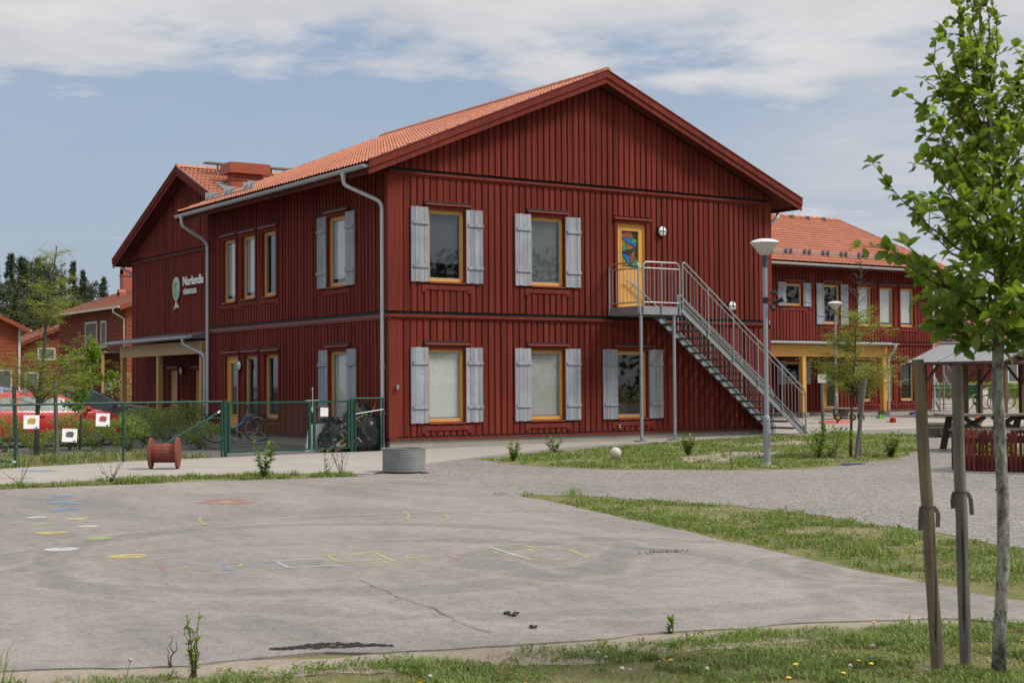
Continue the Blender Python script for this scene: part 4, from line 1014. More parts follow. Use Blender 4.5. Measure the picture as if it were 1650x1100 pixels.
# ================================================================== fence, gates
def mesh_panel(p, q, z0, z1, pitch, diag, r=.0015):
    mb = MB(); p = Vector(p); q = Vector(q); Lh = (q-p).length; d = (q-p)/Lh; n = Vector((-d.y, d.x, 0))
    def wire(s0, h0, s1, h1):
        a = p + d*s0 + Vector((0,0,h0)); b = p + d*s1 + Vector((0,0,h1)); t = (b-a).normalized(); s = n.cross(t)*r; o = n*r
        mb.add([a-s-o, a+s-o, a+o*1.4, b-s-o, b+s-o, b+o*1.4], [(0,1,4,3),(1,2,5,4),(2,0,3,5)])
    if diag:
        k = -(z1-z0)
        while k < Lh:
            for sg in (1, -1):
                s0, s1 = k, k+(z1-z0); h0, h1 = (z0, z1) if sg > 0 else (z1, z0)
                ca, cb = max(s0, 0), min(s1, Lh)
                if cb > ca: 
                    f = lambda s: h0 + (h1-h0)*(s-s0)/(s1-s0)
                    wire(ca, f(ca), cb, f(cb))
            k += pitch*1.414
    else:
        k = pitch
        while k < Lh: wire(k, z0, k, z1); k += pitch
        k = z0+pitch
        while k < z1: wire(0, k, Lh, k); k += pitch
    return mb
def fence(name, label, pts, h, mesh=True):
    t = thing(name, label, 'fence', pts[0]); o = Vector(pts[0]); P_ = [Vector(p)-o for p in pts]
    for p in P_:
        mb = MB(); mb.tube([p, p+Vector((0,0,h))], .024, 10); pz = MB()
        po = mb.build('post', M['green'], t, smooth='auto')
        mb = MB()
        for z in (.12,.4,.7,.95): mb.ball((p.x+.0, p.y-.026, z), .008, 6)
        mb.build('bolt', M['steel'], po)
    mb = MB(); mb.tube([p+Vector((0,0,h)) for p in P_], .022, 10); mb.build('top_rail', M['green'], t, smooth='auto')
    for a, b in zip(P_[:-1], P_[1:]): mesh_panel(a, b, .04, h-.06, .062, True).build('wire_mesh', M['greenwire'], t)
    return t
g0 = Vector((-4.16,-.36,0)); f1 = Vector((-6.365,-.70,0)); f0 = Vector((-8.675,-1.52,0)); fm = f0 + (f0-f1)*1.02
FE = fence('chain_link_fence', 'green chain link fence with top rail in front of the shrubs and red car', [g0, f1, f0, fm], 1.17)
def brace(parent, a, b, o):
    mb = MB(); a = Vector(a)-o; b = Vector(b)-o; mb.tube([a, b], .02, 8); mb.build('brace', M['green'], parent, smooth='auto')
    mb = MB(); d = (b-a).normalized(); mb.tube([a+d*.02, a+d*.10], .026, 8); mb.build('brace_clamp', M['steel'], parent)
brace(FE, g0+Vector((0,.03,.98)), g0.lerp(f1,.78)+Vector((0,.05,.12)), g0); brace(FE, f0+Vector((0,-.05,.12)), fm+Vector((0,-.05,.55)), g0)
def gate(label, p, q, h=1.16, latch=None):
    p = Vector(p); q = Vector(q); t = thing('mesh_gate', label, 'gate', p); d = (q-p); Lh = d.length; d = d/Lh
    mb = MB(); z = Vector((0,0,1)); o = Vector((0,0,0)); a = .10
    mb.bar(o+z*a, o+z*h, .05, .05, d); mb.bar(d*Lh+z*a, d*Lh+z*h, .05, .05, d); mb.bar(d*.025+z*(h-.02), d*(Lh-.025)+z*(h-.02), .04, .04); mb.bar(d*.025+z*(a+.02), d*(Lh-.025)+z*(a+.02), .04, .04)
    mb.build('gate_frame', M['green'], t); mesh_panel(d*.03, d*(Lh-.03), a+.04, h-.05, .048, False, .0016).build('wire_mesh', M['greenwire'], t)
    return t
gA = Vector((-3.95,-.24,0)); gB = Vector((-1.98,.0,0)); gC = Vector((-1.86,.02,0)); gD = Vector((-1.02,.02,0))
gt1 = gate('wide green mesh gate leaf in front of the blue bicycle', gA, gB); gt2 = gate('narrow green mesh gate leaf in front of the rubbish heap', gC, gD)
mb = MB(); mb.tube([gB+Vector((.06,-.02,.9))-gA, gB+Vector((.06,-.02,1.42))-gA], .012, 8); mb.box(*[v for v in (1.97+.02,1.97+.07,.20,.24)], .93, 1.03); mb.ball(gB+Vector((.06,-.02,1.43))-gA, .022, 8); mb.bar(gB+Vector((-.1,-.01,1.17))-gA, gB+Vector((.22,-.01,1.17))-gA, .03, .02); mb.build('latch', M['steel'], gt1, smooth='auto')
FE2 = fence('chain_link_fence', 'short chain link fence piece beside the corner downpipe holding back black bags', [Vector((-.86,.02,0)), Vector((-.14,.06,0))], 1.20)
mb = MB(); mb.tube([(.0,-.02,.86),(.72,.02,.95)], .013, 8); mb.build('brace', M['galv'], FE2, smooth='auto')
for x in (gA.x-.08, gD.x+.07):
    mb = MB(); mb.bar((0,0,0),(0,0,1.2),.06,.06,(1,0,0)); tag(mb.build('gate_post', M['green'], None, loc=(x, -.24 if x < -2 else .02, 0)), 'square green gate post between chain link fence and wide gate' if x < -2 else 'square green gate post right of the narrow gate leaf', 'post')
# notices hung on the wire
M['paper'] = mat('laminated_paper', (.72,.73,.76), .35, 0, .04)
pc = [mat('print_'+k, c, .5, 0, .5, (30,30,30)) for k, c in (('yellow',(.42,.27,.05)),('dark',(.10,.085,.09)),('red',(.30,.07,.08)))]
def notice(px, py, w_, h_, rot, label, pic, f=(f0, f1)):
    # find the point of the fence line under that pixel column
    v = ray(px, py); a, b = f; d = (b-a).normalized(); n = Vector((-d.y, d.x, 0)); C_ = Vector(CAM); vv = Vector(v); t = n.dot(a-C_)/n.dot(vv); p = C_ + vv*t
    o = thing('paper_notice', label, 'notice', p - n*.03, math.atan2(d.y, d.x), 'laminated pictures hung on the fence'); o.rotation_euler = (0, rot, math.atan2(d.y, d.x))
    mb = MB(); mb.box(-w_/2, w_/2, -.003, .003, -h_/2, h_/2); mb.build('sheet', M['paper'], o)
    if pic is not None:
        mb = MB(); mb.prism([(-w_*.26,-.004,-h_*.12),(-w_*.24,-.004,h_*.2),(-w_*.05,-.004,h_*.3),(w_*.24,-.004,h_*.26),(w_*.28,-.004,.02),(w_*.2,-.004,-h_*.16)], (0,-.002,0)); mb.build('picture', pic, o)
        mb = MB(); mb.box(w_*.22, w_*.42, -.006, -.003, -h_*.46, -h_*.39); mb.build('caption', M['black'], o)
    return o
notice(49, 679.5, .34, .25, R(1), 'white laminated sheet with a yellow machine picture, left of the tree stake', pc[0]); notice(110.5, 701, .34, .25, R(3), 'white laminated sheet with a dark vehicle picture, lowest on the fence', pc[1]); notice(164, 676, .33, .25, R(2), 'white laminated sheet with a red vehicle picture beside the fence post', pc[2])
notice(521.5, 663.5, .19, .19, R(1), 'blank white paper notice on the narrow mesh gate', None, (gC, gD))

# ================================================================== loose things near the fence
sp_ = thing('cable_spool', 'small red painted wooden cable spool standing on the concrete path', 'cable spool', (*G(265,757)[:2], .022), R(-30))
M['spool'] = painted_boards('faded_red_spool', (.20,.058,.04), .3, False)
for s in (-1, 1):
    mb = MB(); n = 28; vs = [(s*.215, .28*math.cos(2*math.pi*i/n), .28+.28*math.sin(2*math.pi*i/n)) for i in range(n)]; mb.prism(vs, (s*.04,0,0)); mb.build('flange', M['spool'], sp_)
mb = MB(); n = 16
for i in range(n):
    a = 2*math.pi*i/n; q = 2*math.pi*(i+.94)/n; mb.hexa([(-.215,.17*math.cos(a),.28+.17*math.sin(a)),(-.215,.17*math.cos(q),.28+.17*math.sin(q)),(-.215,.145*math.cos(q),.28+.145*math.sin(q)),(-.215,.145*math.cos(a),.28+.145*math.sin(a))], [(.215,.17*math.cos(a),.28+.17*math.sin(a)),(.215,.17*math.cos(q),.28+.17*math.sin(q)),(.215,.145*math.cos(q),.28+.145*math.sin(q)),(.215,.145*math.cos(a),.28+.145*math.sin(a))])
mb.build('drum', M['spool'], sp_)
c = G(651, 761.5); tb = thing('steel_ring', 'round grey zinc ring used as planter under the corner downpipe', 'planter ring', (c.x, c.y, .01))
mb = MB(); prof = []
for i in range(25): prof.append((.365+.0025*math.sin(i*2.0), .02+.37*i/24))
mb.lathe(prof + [(.372,.40),(.372,.41),(.33,.41),(.33,.05),(.0,.05)], (0,0,0), 44); mb.build('ring', mat('weathered_zinc', (.20,.212,.208), .65, .2, .25, (2,2,3)), tb, smooth='auto')
mb = MB(); mb.lathe([(.0,.30),(.32,.30),(.325,.28)], (0,0,0), 24); mb.build('soil', M['turf'], tb)
c = G(992, 742); mb = MB(); mb.ball((0,0,.11), .11, 20); tag(mb.build('ball', mat('dirty_white_ball', (.50,.49,.42), .5, 0, .15), smooth=True, loc=(c.x, c.y, c.z+.04)), 'dirty white ball lying on the grass island', 'ball')
mb = MB(); mb.ball((0,0,.012), .05, 8, (1.6,.8,.5)); mb.ball((.07,.01,.01), .03, 8, (1.4,.8,.5)); c = G(684, 763); tag(mb.build('black_glove', M['black'], smooth=True, loc=c), 'small black lump like a lost glove on the gravel beside the zinc ring', 'glove')
mb = MB(); mb.bar((0,0,.02),(.16,.03,.03),.05,.05); mb.ball((.02,.02,.04),.045,7); mb.ball((.13,0,.05),.04,7); c = G(1215, 742); tag(mb.build('toy_car', M['black'], loc=c), 'dark little toy lying on the bare soil left of the lamp post', 'toy')
mb = MB(); mb.box(-.25,.25,-.05,.05,.006,.02); c = G(1374, 749); tag(mb.build('blue_stick', mat('blue_plastic', (.03,.07,.28), .4), loc=(c.x,c.y,c.z+.01)), 'flat blue plastic strip on the gravel below the staked tree', 'strip')

# rubbish heap behind the narrow gate
def sack(cx, cy, r, sq, seed, label):
    mb = MB(); mb.ball((0,0,0), 1, 44); vs = []
    for p in mb.v:
        v = Vector(p); q = v*2.1+Vector((seed,0,0)); ridge_ = 1-abs(mnoise.fractal(q, .8, 2, 4))*1.6; fold = 1-abs(mnoise.noise(v*6+Vector((seed,3,1))))
        k = .72 + .26*ridge_ + .14*fold; vs.append((v.x*r*sq[0]*k, v.y*r*sq[1]*k, max(.0, (v.z*.5+.40)*2*r*sq[2]*k)))
    mb.v = vs; o = mb.build('rubbish_bag', M['bag'], smooth=True, loc=(cx, cy, .012)); tag(o, label, 'rubbish bag'); return o
M['bag'] = mat('black_bin_liner', (.010,.011,.013), .34, 0, .2, (3,3,3), .9, 16, .5)
for a in ((-.34,.42,.40,(1.0,.8,1.15),1,'big shiny black rubbish bag against the corner downpipe'),(-.30,.95,.42,(.9,.9,1.4),5,'tall upright black bag behind the others at the wall corner'),(-.72,.75,.36,(1.1,.9,.95),9,'black bag heaped behind the gate post'),(-1.12,.55,.26,(1.4,.7,.5),13,'low black bag end lying by the white board'),(-.60,.40,.28,(1.1,.8,.8),17,'small black bag in front, right of the gate post'),(-.72,1.5,.42,(1.2,1.0,.95),21,'rearmost black bag beneath the window sill')): sack(*a)
mb = MB(); mb.box(0,.02,-.5,.5,0,.62); o = tag(mb.build('white_board', mat('white_laminate', (.55,.56,.60), .5, 0, .05), loc=(-1.02,1.42,.012)), 'white board leaning on the red wall behind the narrow gate', 'board'); o.rotation_euler = (0, R(12), R(-70))
mb = MB(); mb.box(-.16,.16,-.2,.2,0,.3); o = tag(mb.build('white_box', M['white'], loc=(-1.0,1.5,.012)), 'white box half hidden behind the black bag', 'box'); o.rotation_euler = (0,0,R(20))
M['plank'] = grey_wood('raw_planks', (.12,.085,.05), (.30,.21,.12), False)
for i, (a, b) in enumerate((((-1.5,.45,.06),(-.38,.75,.62)), ((-1.4,.35,.03),(-.45,.6,.5)), ((-1.2,.32,.03),(-.5,.5,.4)))):
    mb = MB(); o = Vector(a); mb.bar((0,0,0), Vector(b)-o, .04, .05); tag(mb.build('plank', M['plank'], loc=a), ['longest raw plank leaning on the black bags','middle raw plank leaning on the black bags','shortest and lowest raw plank at the black bags'][i], 'plank', 'planks on the rubbish heap')
nn = thing('play_net', 'bright green play net head with yellow handles stuck in the black bags', 'toy net', (-.42,.30,.60))
mb = MB(); mb.prism([(-.10,0,.05),(-.08,0,.22),(0,0,.27),(.13,0,.2),(.17,0,.08),(.02,0,-.03),(-.02,0,-.06)], (0,.03,0)); mb.build('net', mat('lime_plastic', (.10,.27,.03), .5), nn)
for a, b in (((-.26,0,.42),(-.05,0,.2)), ((.22,0,.46),(.10,0,.2)), ((-.28,0,.15),(-.06,0,.0)), ((-.28,0,.15),(-.06,0,.22))):
    mb = MB(); mb.tube([a, b], .010, 6); mb.build('handle', mat('yellow_cane', (.33,.25,.07), .5), nn)
mb = MB(); mb.tube([(0,0,0),(.02,0,.22)], .012, 6); mb.box(-.05,.06,-.02,.02,.22,.26); tag(mb.build('toy_rake', mat('red_plastic', (.38,.02,.025), .4), loc=(-1.2,1.3,.55)), 'small red topped toy rake sticking up behind the bags', 'toy rake')
mb = MB(); mb.prism([(0,0,0),(.22,0,.05),(.26,0,.26),(.05,0,.16)], (0,.04,0)); tag(mb.build('red_tray', bpy.data.materials['red_plastic'], loc=(-.84,.22,.12)), 'flat red plastic tray jammed between gate post and bags', 'tray')
# ================================================================== vegetation
class Leaves:
    """many small folded leaves gathered into one crown mesh, each with its own tone"""
    def __init__(s, seed=1): s.p = []; s.d = []; s.n = []; s.l = []; s.w = []; s.t = []; s.r = np.random.default_rng(seed)
    def add(s, p, d, n, l, w, t): s.p.append(p); s.d.append(d); s.n.append(n); s.l.append(l); s.w.append(w); s.t.append(t)
    def build(s, name, m, parent=None, fine=True):
        if fine:   # rounded leaf with a folded midrib and a drooping tip
            T = np.array([(0,0,0),(-.30,.22,.07),(0,.25,0),(.30,.22,.07),(-.50,.52,.10),(0,.55,.015),(.50,.52,.10),(-.30,.82,.02),(0,.84,-.04),(.30,.82,.02),(0,1.06,-.12)])
            F = [(0,2,1),(0,3,2),(1,2,5,4),(2,3,6,5),(4,5,8,7),(5,6,9,8),(7,8,10),(8,9,10)]
        else:
            T = np.array([(0,0,0),(-.42,.5,.09),(.42,.5,.09),(0,1,-.04)]); F = [(0,2,3,1)]
        P = np.array(s.p); D = np.array(s.d); Nn = np.array(s.n); Ln = np.array(s.l)[:,None]; Wd = np.array(s.w)[:,None]
        D /= np.linalg.norm(D, axis=1)[:,None]+1e-9
        S = np.cross(D, Nn); S /= np.linalg.norm(S, axis=1)[:,None]+1e-9; Nn = np.cross(S, D)
        k = len(T); V = P[:,None,:] + (T[None,:,0:1]*(Wd*1)[:,None,:])*S[:,None,:] + (T[None,:,1:2]*Ln[:,None,:])*D[:,None,:] + (T[None,:,2:3]*Ln[:,None,:])*Nn[:,None,:]
        V = V.reshape(-1,3); n = len(P)
        return bulk(name, V, F, k, n, np.array(s.t), m, parent)
def bulk(name, V, F, k, n, tone, m, parent=None):
    me = bpy.data.meshes.new(name); me.vertices.add(len(V)); me.vertices.foreach_set('co', V.astype(np.float32).ravel())
    loops = []; starts = []; tot = []; c = 0
    for f in F: starts.append(c); tot.append(len(f)); loops += list(f); c += len(f)
    Lp = (np.array(loops)[None,:] + (np.arange(n)*k)[:,None]).ravel(); St = (np.array(starts)[None,:] + (np.arange(n)*c)[:,None]).ravel()
    me.loops.add(len(Lp)); me.loops.foreach_set('vertex_index', Lp.astype(np.int32)); me.polygons.add(len(St)); me.polygons.foreach_set('loop_start', St.astype(np.int32))
    me.polygons.foreach_set('use_smooth', np.ones(len(St), bool))
    me.update(calc_edges=True); a = me.attributes.new('tone', 'FLOAT', 'POINT'); a.data.foreach_set('value', np.repeat(tone, k).astype(np.float32))
    me.materials.append(m); o = bpy.data.objects.new(name, me); COL.objects.link(o)
    if parent is not None: o.parent = parent
    return o
M['leaf'] = leaf_mat('whitebeam_leaf', (.10,.18,.035), (.30,.40,.075), .6, .45)
M['yleaf'] = leaf_mat('honey_locust_leaf', (.17,.22,.045), (.38,.41,.12), .5)
M['gleaf'] = leaf_mat('bright_maple_leaf', (.09,.19,.015), (.24,.38,.035), .45)
M['shrub'] = leaf_mat('shrub_leaf', (.13,.20,.05), (.33,.41,.13), .5)
M['weed'] = leaf_mat('weed_leaf', (.07,.14,.02), (.24,.32,.06), .4)
M['needle'] = leaf_mat('conifer_needles', (.035,.058,.028), (.10,.135,.06), .2, .6)
M['hedge'] = leaf_mat('hedge_leaf', (.13,.23,.04), (.34,.45,.10), .45)
M['grass'] = leaf_mat('grass_blade', (.27,.21,.085), (.085,.165,.020), .3, .5)
nt = M['grass'].node_tree
for n in nt.nodes:
    if n.type == 'VALTORGB':
        e = n.color_ramp.elements; e[0].position = 0; e[0].color = (.42,.36,.20,1); e[1].position = .25; e[1].color = (.24,.25,.085,1)
        x = e.new(.55); x.color = (.105,.175,.04,1); x = e.new(1.); x.color = (.21,.30,.065,1)
m, nt, b = nodes('mottled_grey_bark'); v = coords(nt, (1,1,.55)); f1 = fbm(nt, v, 17, 6, .72, .5); f2 = fbm(nt, coords(nt), 60, 4)
c = ramp(nt, f1, [(.38, (.04,.036,.028)), (.47, (.15,.145,.115)), (.53, (.27,.265,.225)), (.66, (.42,.415,.37))]); c = mix(nt, .25, c, ramp(nt, f2, [(.3,(.06,.06,.05)),(.7,(.36,.36,.3))]))
L(nt, c, b.inputs['Base Color']); b.inputs['Roughness'].default_value = .85; bump(nt, b, f1, .9, .012); M['bark'] = m
M['twig'] = mat('red_brown_twig', (.085,.045,.03), .7, 0, .25)
M['darkbark'] = mat('dark_bark', (.075,.06,.048), .9, 0, .35, (6,6,2), .5, 30)
def post_wood(name, dark, light):
    m, nt, b = nodes(name); g = fbm(nt, coords(nt, (55,55,1.6)), 1.0, 6, .7, .5); big = fbm(nt, coords(nt, (6,6,2.2)), 1., 4, .6); ck = fbm(nt, coords(nt, (26,26,.9)), 1., 3, .5, .8)
    c = mix(nt, .5, ramp(nt, g, [(.3, dark), (.7, light)]), ramp(nt, big, [(.32, mul(dark,.9)), (.66, mul(light,1.1))])); c = mix(nt, ramp(nt, ck, [(.33, (1,1,1)), (.38, (0,0,0))]), c, mul(dark,.35))
    L(nt, c, b.inputs['Base Color']); b.inputs['Roughness'].default_value = .85; bump(nt, b, ck, .5, .006); return m
M['stake'] = post_wood('weathered_stake', (.07,.052,.034), (.215,.165,.11))
M['stake2'] = post_wood('silvered_stake', (.075,.066,.056), (.21,.19,.162))
def rdir(r): v = r.standard_normal(3); return v/np.linalg.norm(v)

def point(px, py, depth):
    """point on the sight line through the pixel, at this distance along the view"""
    v = ray(px, py); return Vector(CAM + v*depth)
def limb(mb, pts, r0, r1, n=7):
    k = len(pts); mb.tube(pts, [r0+(r1-r0)*i/(k-1) for i in range(k)], n)
def curve(a, b, lift, n=7, wob=.0, r=None):
    a = Vector(a); b = Vector(b); out = []
    for i in range(n+1):
        t = i/n; p = a.lerp(b, t) + Vector((0,0,lift*(-(t*(1-t))*4)))
        if r is not None and 0 < i < n: p += Vector(r.standard_normal(3)*wob)
        out.append(p)
    return out
# ---------------- the young whitebeam in front, right edge
B0 = G(1609, 1086); DT = float(np.dot(np.array(B0)-CAM, _fw))
FT = thing('broadleaf_tree', 'young broadleaf tree with grey mottled trunk and big green leaves at the right edge', 'tree', B0)
r = np.random.default_rng(5); loc = lambda p: Vector(p) - B0
tr = [loc(point(px, py, DT+dd)) for px, py, dd in ((1609,1092,0),(1612,1000,0),(1617,900,.01),(1616,800,.02),(1611,700,.02),(1607,620,.02),(1609,540,.03),(1610,460,.05),(1607,390,.06),(1603,300,.08),(1597,220,.08),(1590,140,.06),(1582,70,.05),(1576,-15,.05))]
mb = MB(); rad = [.040,.0325,.0315,.031,.0305,.030,.029,.026,.021,.017,.013,.010,.0075,.004]; mb.tube(tr, rad, 14)
for i in range(26):
    t = r.uniform(0,4.9); k = int(t); p = tr[k].lerp(tr[k+1], t-k); a = r.uniform(0,6.28); mb.ball(p+Vector((math.cos(a)*.029, math.sin(a)*.029, 0)), r.uniform(.006,.012), 6, (1,1,.7))
mb.build('trunk', M['bark'], FT, smooth=True)
LV = Leaves(6); tw = MB()
def trunk_at(z):
    for a, b in zip(tr[:-1], tr[1:]):
        if a.z <= z <= b.z: return a.lerp(b, (z-a.z)/(b.z-a.z))
    return tr[-1].copy()
def put_leaf(p, d, size, top):
    n = np.array((0,0,1.)) + .75*rdir(r); l = size*r.uniform(.75,1.2)
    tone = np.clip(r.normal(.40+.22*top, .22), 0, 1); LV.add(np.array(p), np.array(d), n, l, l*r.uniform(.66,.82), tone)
def rosette(p, d, size, n, top):
    d = np.array(d); 
    for k in range(n):
        dd = d*.6 + 1.0*rdir(r); dd[2] += .05 - .25*r.random(); put_leaf(np.array(p)+rdir(r)*.01, dd, size, top)
def branch(z0, tip, lift=.06, size=.085):
    size = size*.75; z0 = z0 + .16*max(0, 1-(z0-1.4)/.9); tip = Vector(tip)
    if tip.z < 1.95: tip.z = 1.95-(1.95-tip.z)*.55
    a = trunk_at(z0); b = Vector(tip); pts = curve(a, b, lift, 8, .008, r); Lb = (b-a).length; limb(tw, pts, .0045+.006*Lb, .0022, 6)
    top = min(1, max(0, (b.z-1.6)/1.8)); d0 = (b-a).normalized()
    for i in range(2, 9):
        p = pts[i]; dr = np.array((pts[i]-pts[i-1]).normalized())
        for _ in range(3):
            dd = dr*.45 + .95*rdir(r); dd[2] += .02; put_leaf(np.array(p.lerp(pts[i-1], r.random())), dd, size, top)
        if i > 2 and r.random() < .75:
            sd = Vector(dr*.5 + .8*rdir(r)); sd.z = abs(sd.z)*.6+.1; q = p + sd.normalized()*r.uniform(.06,.17); limb(tw, [p, p.lerp(q,.5)+Vector((0,0,.006)), q], .0028, .0016, 5); rosette(q, sd.normalized(), size, 5, top)
            put_leaf(np.array(p.lerp(q,.5)), np.array(sd)+.8*rdir(r), size, top)
    rosette(b, d0, size, 7, top)
for z0, px, py, dd, sz in ((2.02,1434,300,.10,.085),(1.80,1430,402,-.12,.092),(2.45,1472,172,.05,.078),(2.62,1490,102,-.05,.072),(1.62,1498,462,.2,.095),(1.5,1496,520,-.1,.095),(1.5,1536,560,.05,.10),
    (1.7,1480,430,-.25,.095),(2.2,1476,250,.22,.085),(1.95,1462,352,.3,.09),(2.1,1500,330,-.4,.09),(2.75,1512,60,.1,.07),(2.3,1510,200,-.3,.08),(2.9,1540,30,.02,.066),(3.05,1556,-5,-.05,.06),
    (1.5,1660,560,.0,.11),(1.6,1690,470,.1,.10),(1.8,1740,400,-.2,.092),(2.0,1750,300,.1,.085),(2.3,1720,200,.2,.08),(2.2,1640,130,.1,.075),(2.5,1668,110,-.1,.075),(2.9,1606,30,-.04,.066),(3.1,1600,-10,.05,.06),(1.55,1600,545,-.45,.10),(1.62,1630,500,-.5,.10),
    (1.8,1560,420,-.5,.095),(1.8,1640,420,.5,.095),(1.7,1540,470,.5,.095),(2.0,1620,320,-.5,.09),(2.1,1550,300,.5,.09),(2.2,1600,260,-.45,.085),(2.3,1570,230,.4,.08),(2.5,1620,200,-.3,.08),(2.55,1545,150,.25,.075),(2.0,1690,340,-.4,.09),(1.75,1670,430,-.35,.095),(2.65,1570,90,-.2,.07),(2.7,1598,70,.2,.07),(3.0,1575,10,.0,.06)):
    branch(z0, loc(point(px if px > 1605 or (px, py) in ((1434,300),(1430,402)) else 1605-(1605-px)*.88, py, DT+dd)), .05, sz)
for i in range(26):
    z0 = r.uniform(1.75,3.1); a = r.uniform(0,6.28); ln = .50*(1-(z0-1.5)/1.9)*r.uniform(.5,1)+.08; p = trunk_at(z0); branch(z0, p + Vector((math.cos(a)*ln, math.sin(a)*ln, ln*.8)), .03, .10-.016*(z0-1.5)*1.6)
for k in range(3):
    p = tr[-1] + Vector((0,0,-.05*k)); rosette(p, (0,0,1), .055, 7, 1)
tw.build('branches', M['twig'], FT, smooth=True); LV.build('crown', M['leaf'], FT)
def stake(base, top, rad, m, label, depth=None, group=None, name='tree_stake'):
    t = thing(name, label, 'tree stake', base, 0, group); q = Vector(top)-Vector(base); mb = MB(); n = 8
    pts = [Vector((0,0,-.05)).lerp(q, i/n) + Vector((.0015*math.sin(i*1.9), .0015*math.cos(i*2.3), 0)) for i in range(n+1)]
    mb.tube(pts, [rad*(1-.10*i/n) for i in range(n+1)], 14); mb.build('post', m, t, smooth='auto'); return t, q
def strap(t, q, f, rad, seed):
    rr_ = random.Random(seed); p = q*f; mb = MB(); rt = Vector(_r)
    mb.lathe([(rad*1.06,-.008),(rad*1.08,0),(rad*1.06,.008)], p, 14)
    for s in (-1, 1):
        a = p + rt*s*rad; pts = [a, a+rt*s*rr_.uniform(.012,.02)+Vector((0,-.01,-.03)), a+rt*s*rr_.uniform(.002,.02)+Vector((0,-.012,-.08-.05*rr_.random()))]
        for u, v_ in zip(pts[:-1], pts[1:]): mb.bar(u, v_, .022, .005, (0.6,1,0))
    mb.build('strap', mat('worn_strap', (.09,.075,.06), .8), t)
b1 = G(1512,1084); d1 = float(np.dot(np.array(b1)-CAM, _fw)); t1_, q1 = stake(b1, point(1479,579,d1), .033, M['stake'], 'brown round tree stake leaning left, the left one of the tall pair'); strap(t1_, q1, .53, .031, 1)
b2 = G(1557,1074); d2 = float(np.dot(np.array(b2)-CAM, _fw)); t2_, q2 = stake(b2, point(1541,589,d2), .033, M['stake2'], 'silvery grey tree stake between the brown stake and the tree trunk'); strap(t2_, q2, .58, .031, 2)

# ---------------- feathery young trees
def feathery(base, ht, name, label, crown_lo, spread, m, n_br, seed, lsz, bare=0., trunk_r=.035, lean=(0,0), dens=1.):
    rg = np.random.default_rng(seed); t = thing(name, label, 'tree', base); mb = MB(); n = 10
    pts = [Vector((lean[0]*(i/n)**1.5 + .02*math.sin(i*1.3+seed), lean[1]*(i/n)**1.5 + .02*math.cos(i*1.7), ht*i/n)) for i in range(n+1)]
    pts[0] = Vector((0,0,-.05)); mb.tube(pts, [trunk_r*(1-.85*i/n) for i in range(n+1)], 9); mb.build('trunk', M['darkbark'], t, smooth=True)
    LVs = Leaves(seed); br = MB()
    for i in range(n_br):
        f = crown_lo + (1-crown_lo)*rg.random()**2.3; k = min(n-1, int(f*n)); p = pts[k].lerp(pts[k+1], f*n-k); a = rg.uniform(0,6.28)
        ln = spread*(1.12-f)*rg.uniform(.55,1.15)+.12; q = p + Vector((math.cos(a)*ln, math.sin(a)*ln, ln*rg.uniform(.15,.75))); c = curve(p, q, -.08*ln, 7, .015, rg); limb(br, c, .008, .002, 5)
        if f > 1-bare: continue
        for j in range(2, 8):
            for _ in range(int(6*dens)):
                u = c[j].lerp(c[j-1], rg.random()); sd = rdir(rg); sd[2] = sd[2]*.4 - .12; e = np.array(u)
                for s in range(5):                            # pinnate leaflets along a drooping stalk
                    e = e + sd/np.linalg.norm(sd)*lsz*.8; dd = np.cross(sd, (0,0,1))*(1 if s % 2 else -1) + .4*sd + .2*rdir(rg)
                    LVs.add(e.copy(), dd, np.array((0,0,1))+.5*rdir(rg), lsz*rg.uniform(.8,1.3), lsz*.45, np.clip(rg.normal(.5,.25),0,1))
    br.build('branches', M['darkbark'], t, smooth=True); LVs.build('crown', m, t, fine=False); return t
bt = G(1371, 737)
feathery(bt, 3.75, 'thin_tree', 'thin staked tree with sparse yellow green leaves in front of the right wing', .30, 1.05, M['yleaf'], 92, 21, .045, .30, .030, (.35,.0), 1.2)
for px, py, tx, ty, lab in ((1327,711,1324,611,'grey stake with a small white plate, left of the thin tree'),(1385.5,738,1386,609,'middle grey stake right beside the thin tree'),(1379,739.5,1394,610,'right hand grey stake of the thin tree')):
    b_ = G(px, py); d_ = float(np.dot(np.array(b_)-CAM, _fw)); t_, q_ = stake(b_, point(tx, ty, d_), .040, M['stake2'], lab)
    if px < 1340:
        mb = MB(); mb.box(-.10,.10,-.055,-.045,-.10,.10); o = mb.build('plate', M['white'], t_); o.location = q_+Vector((0,0,.02)); o.rotation_euler = (0,0,-YAW)
    else: strap(t_, q_, .55, .04, px)
bl_ = G(58, 737); feathery(bl_, 4.5, 'thin_tree', 'slender tree with feathery yellow green leaves behind the fence in front of the red car', .24, 1.5, M['yleaf'], 72, 33, .055, .04, .06, (.35,-.2), .85)
dl = float(np.dot(np.array(bl_)-CAM, _fw))
for px, tx, ty, lab in ((27,22,622,'brown stake left of the feathery tree behind the fence'),(92,89,613,'brown stake right of the feathery tree behind the fence')):
    b_ = at(px, dl); stake(b_, point(tx, ty, dl), .045, M['stake2'], lab)
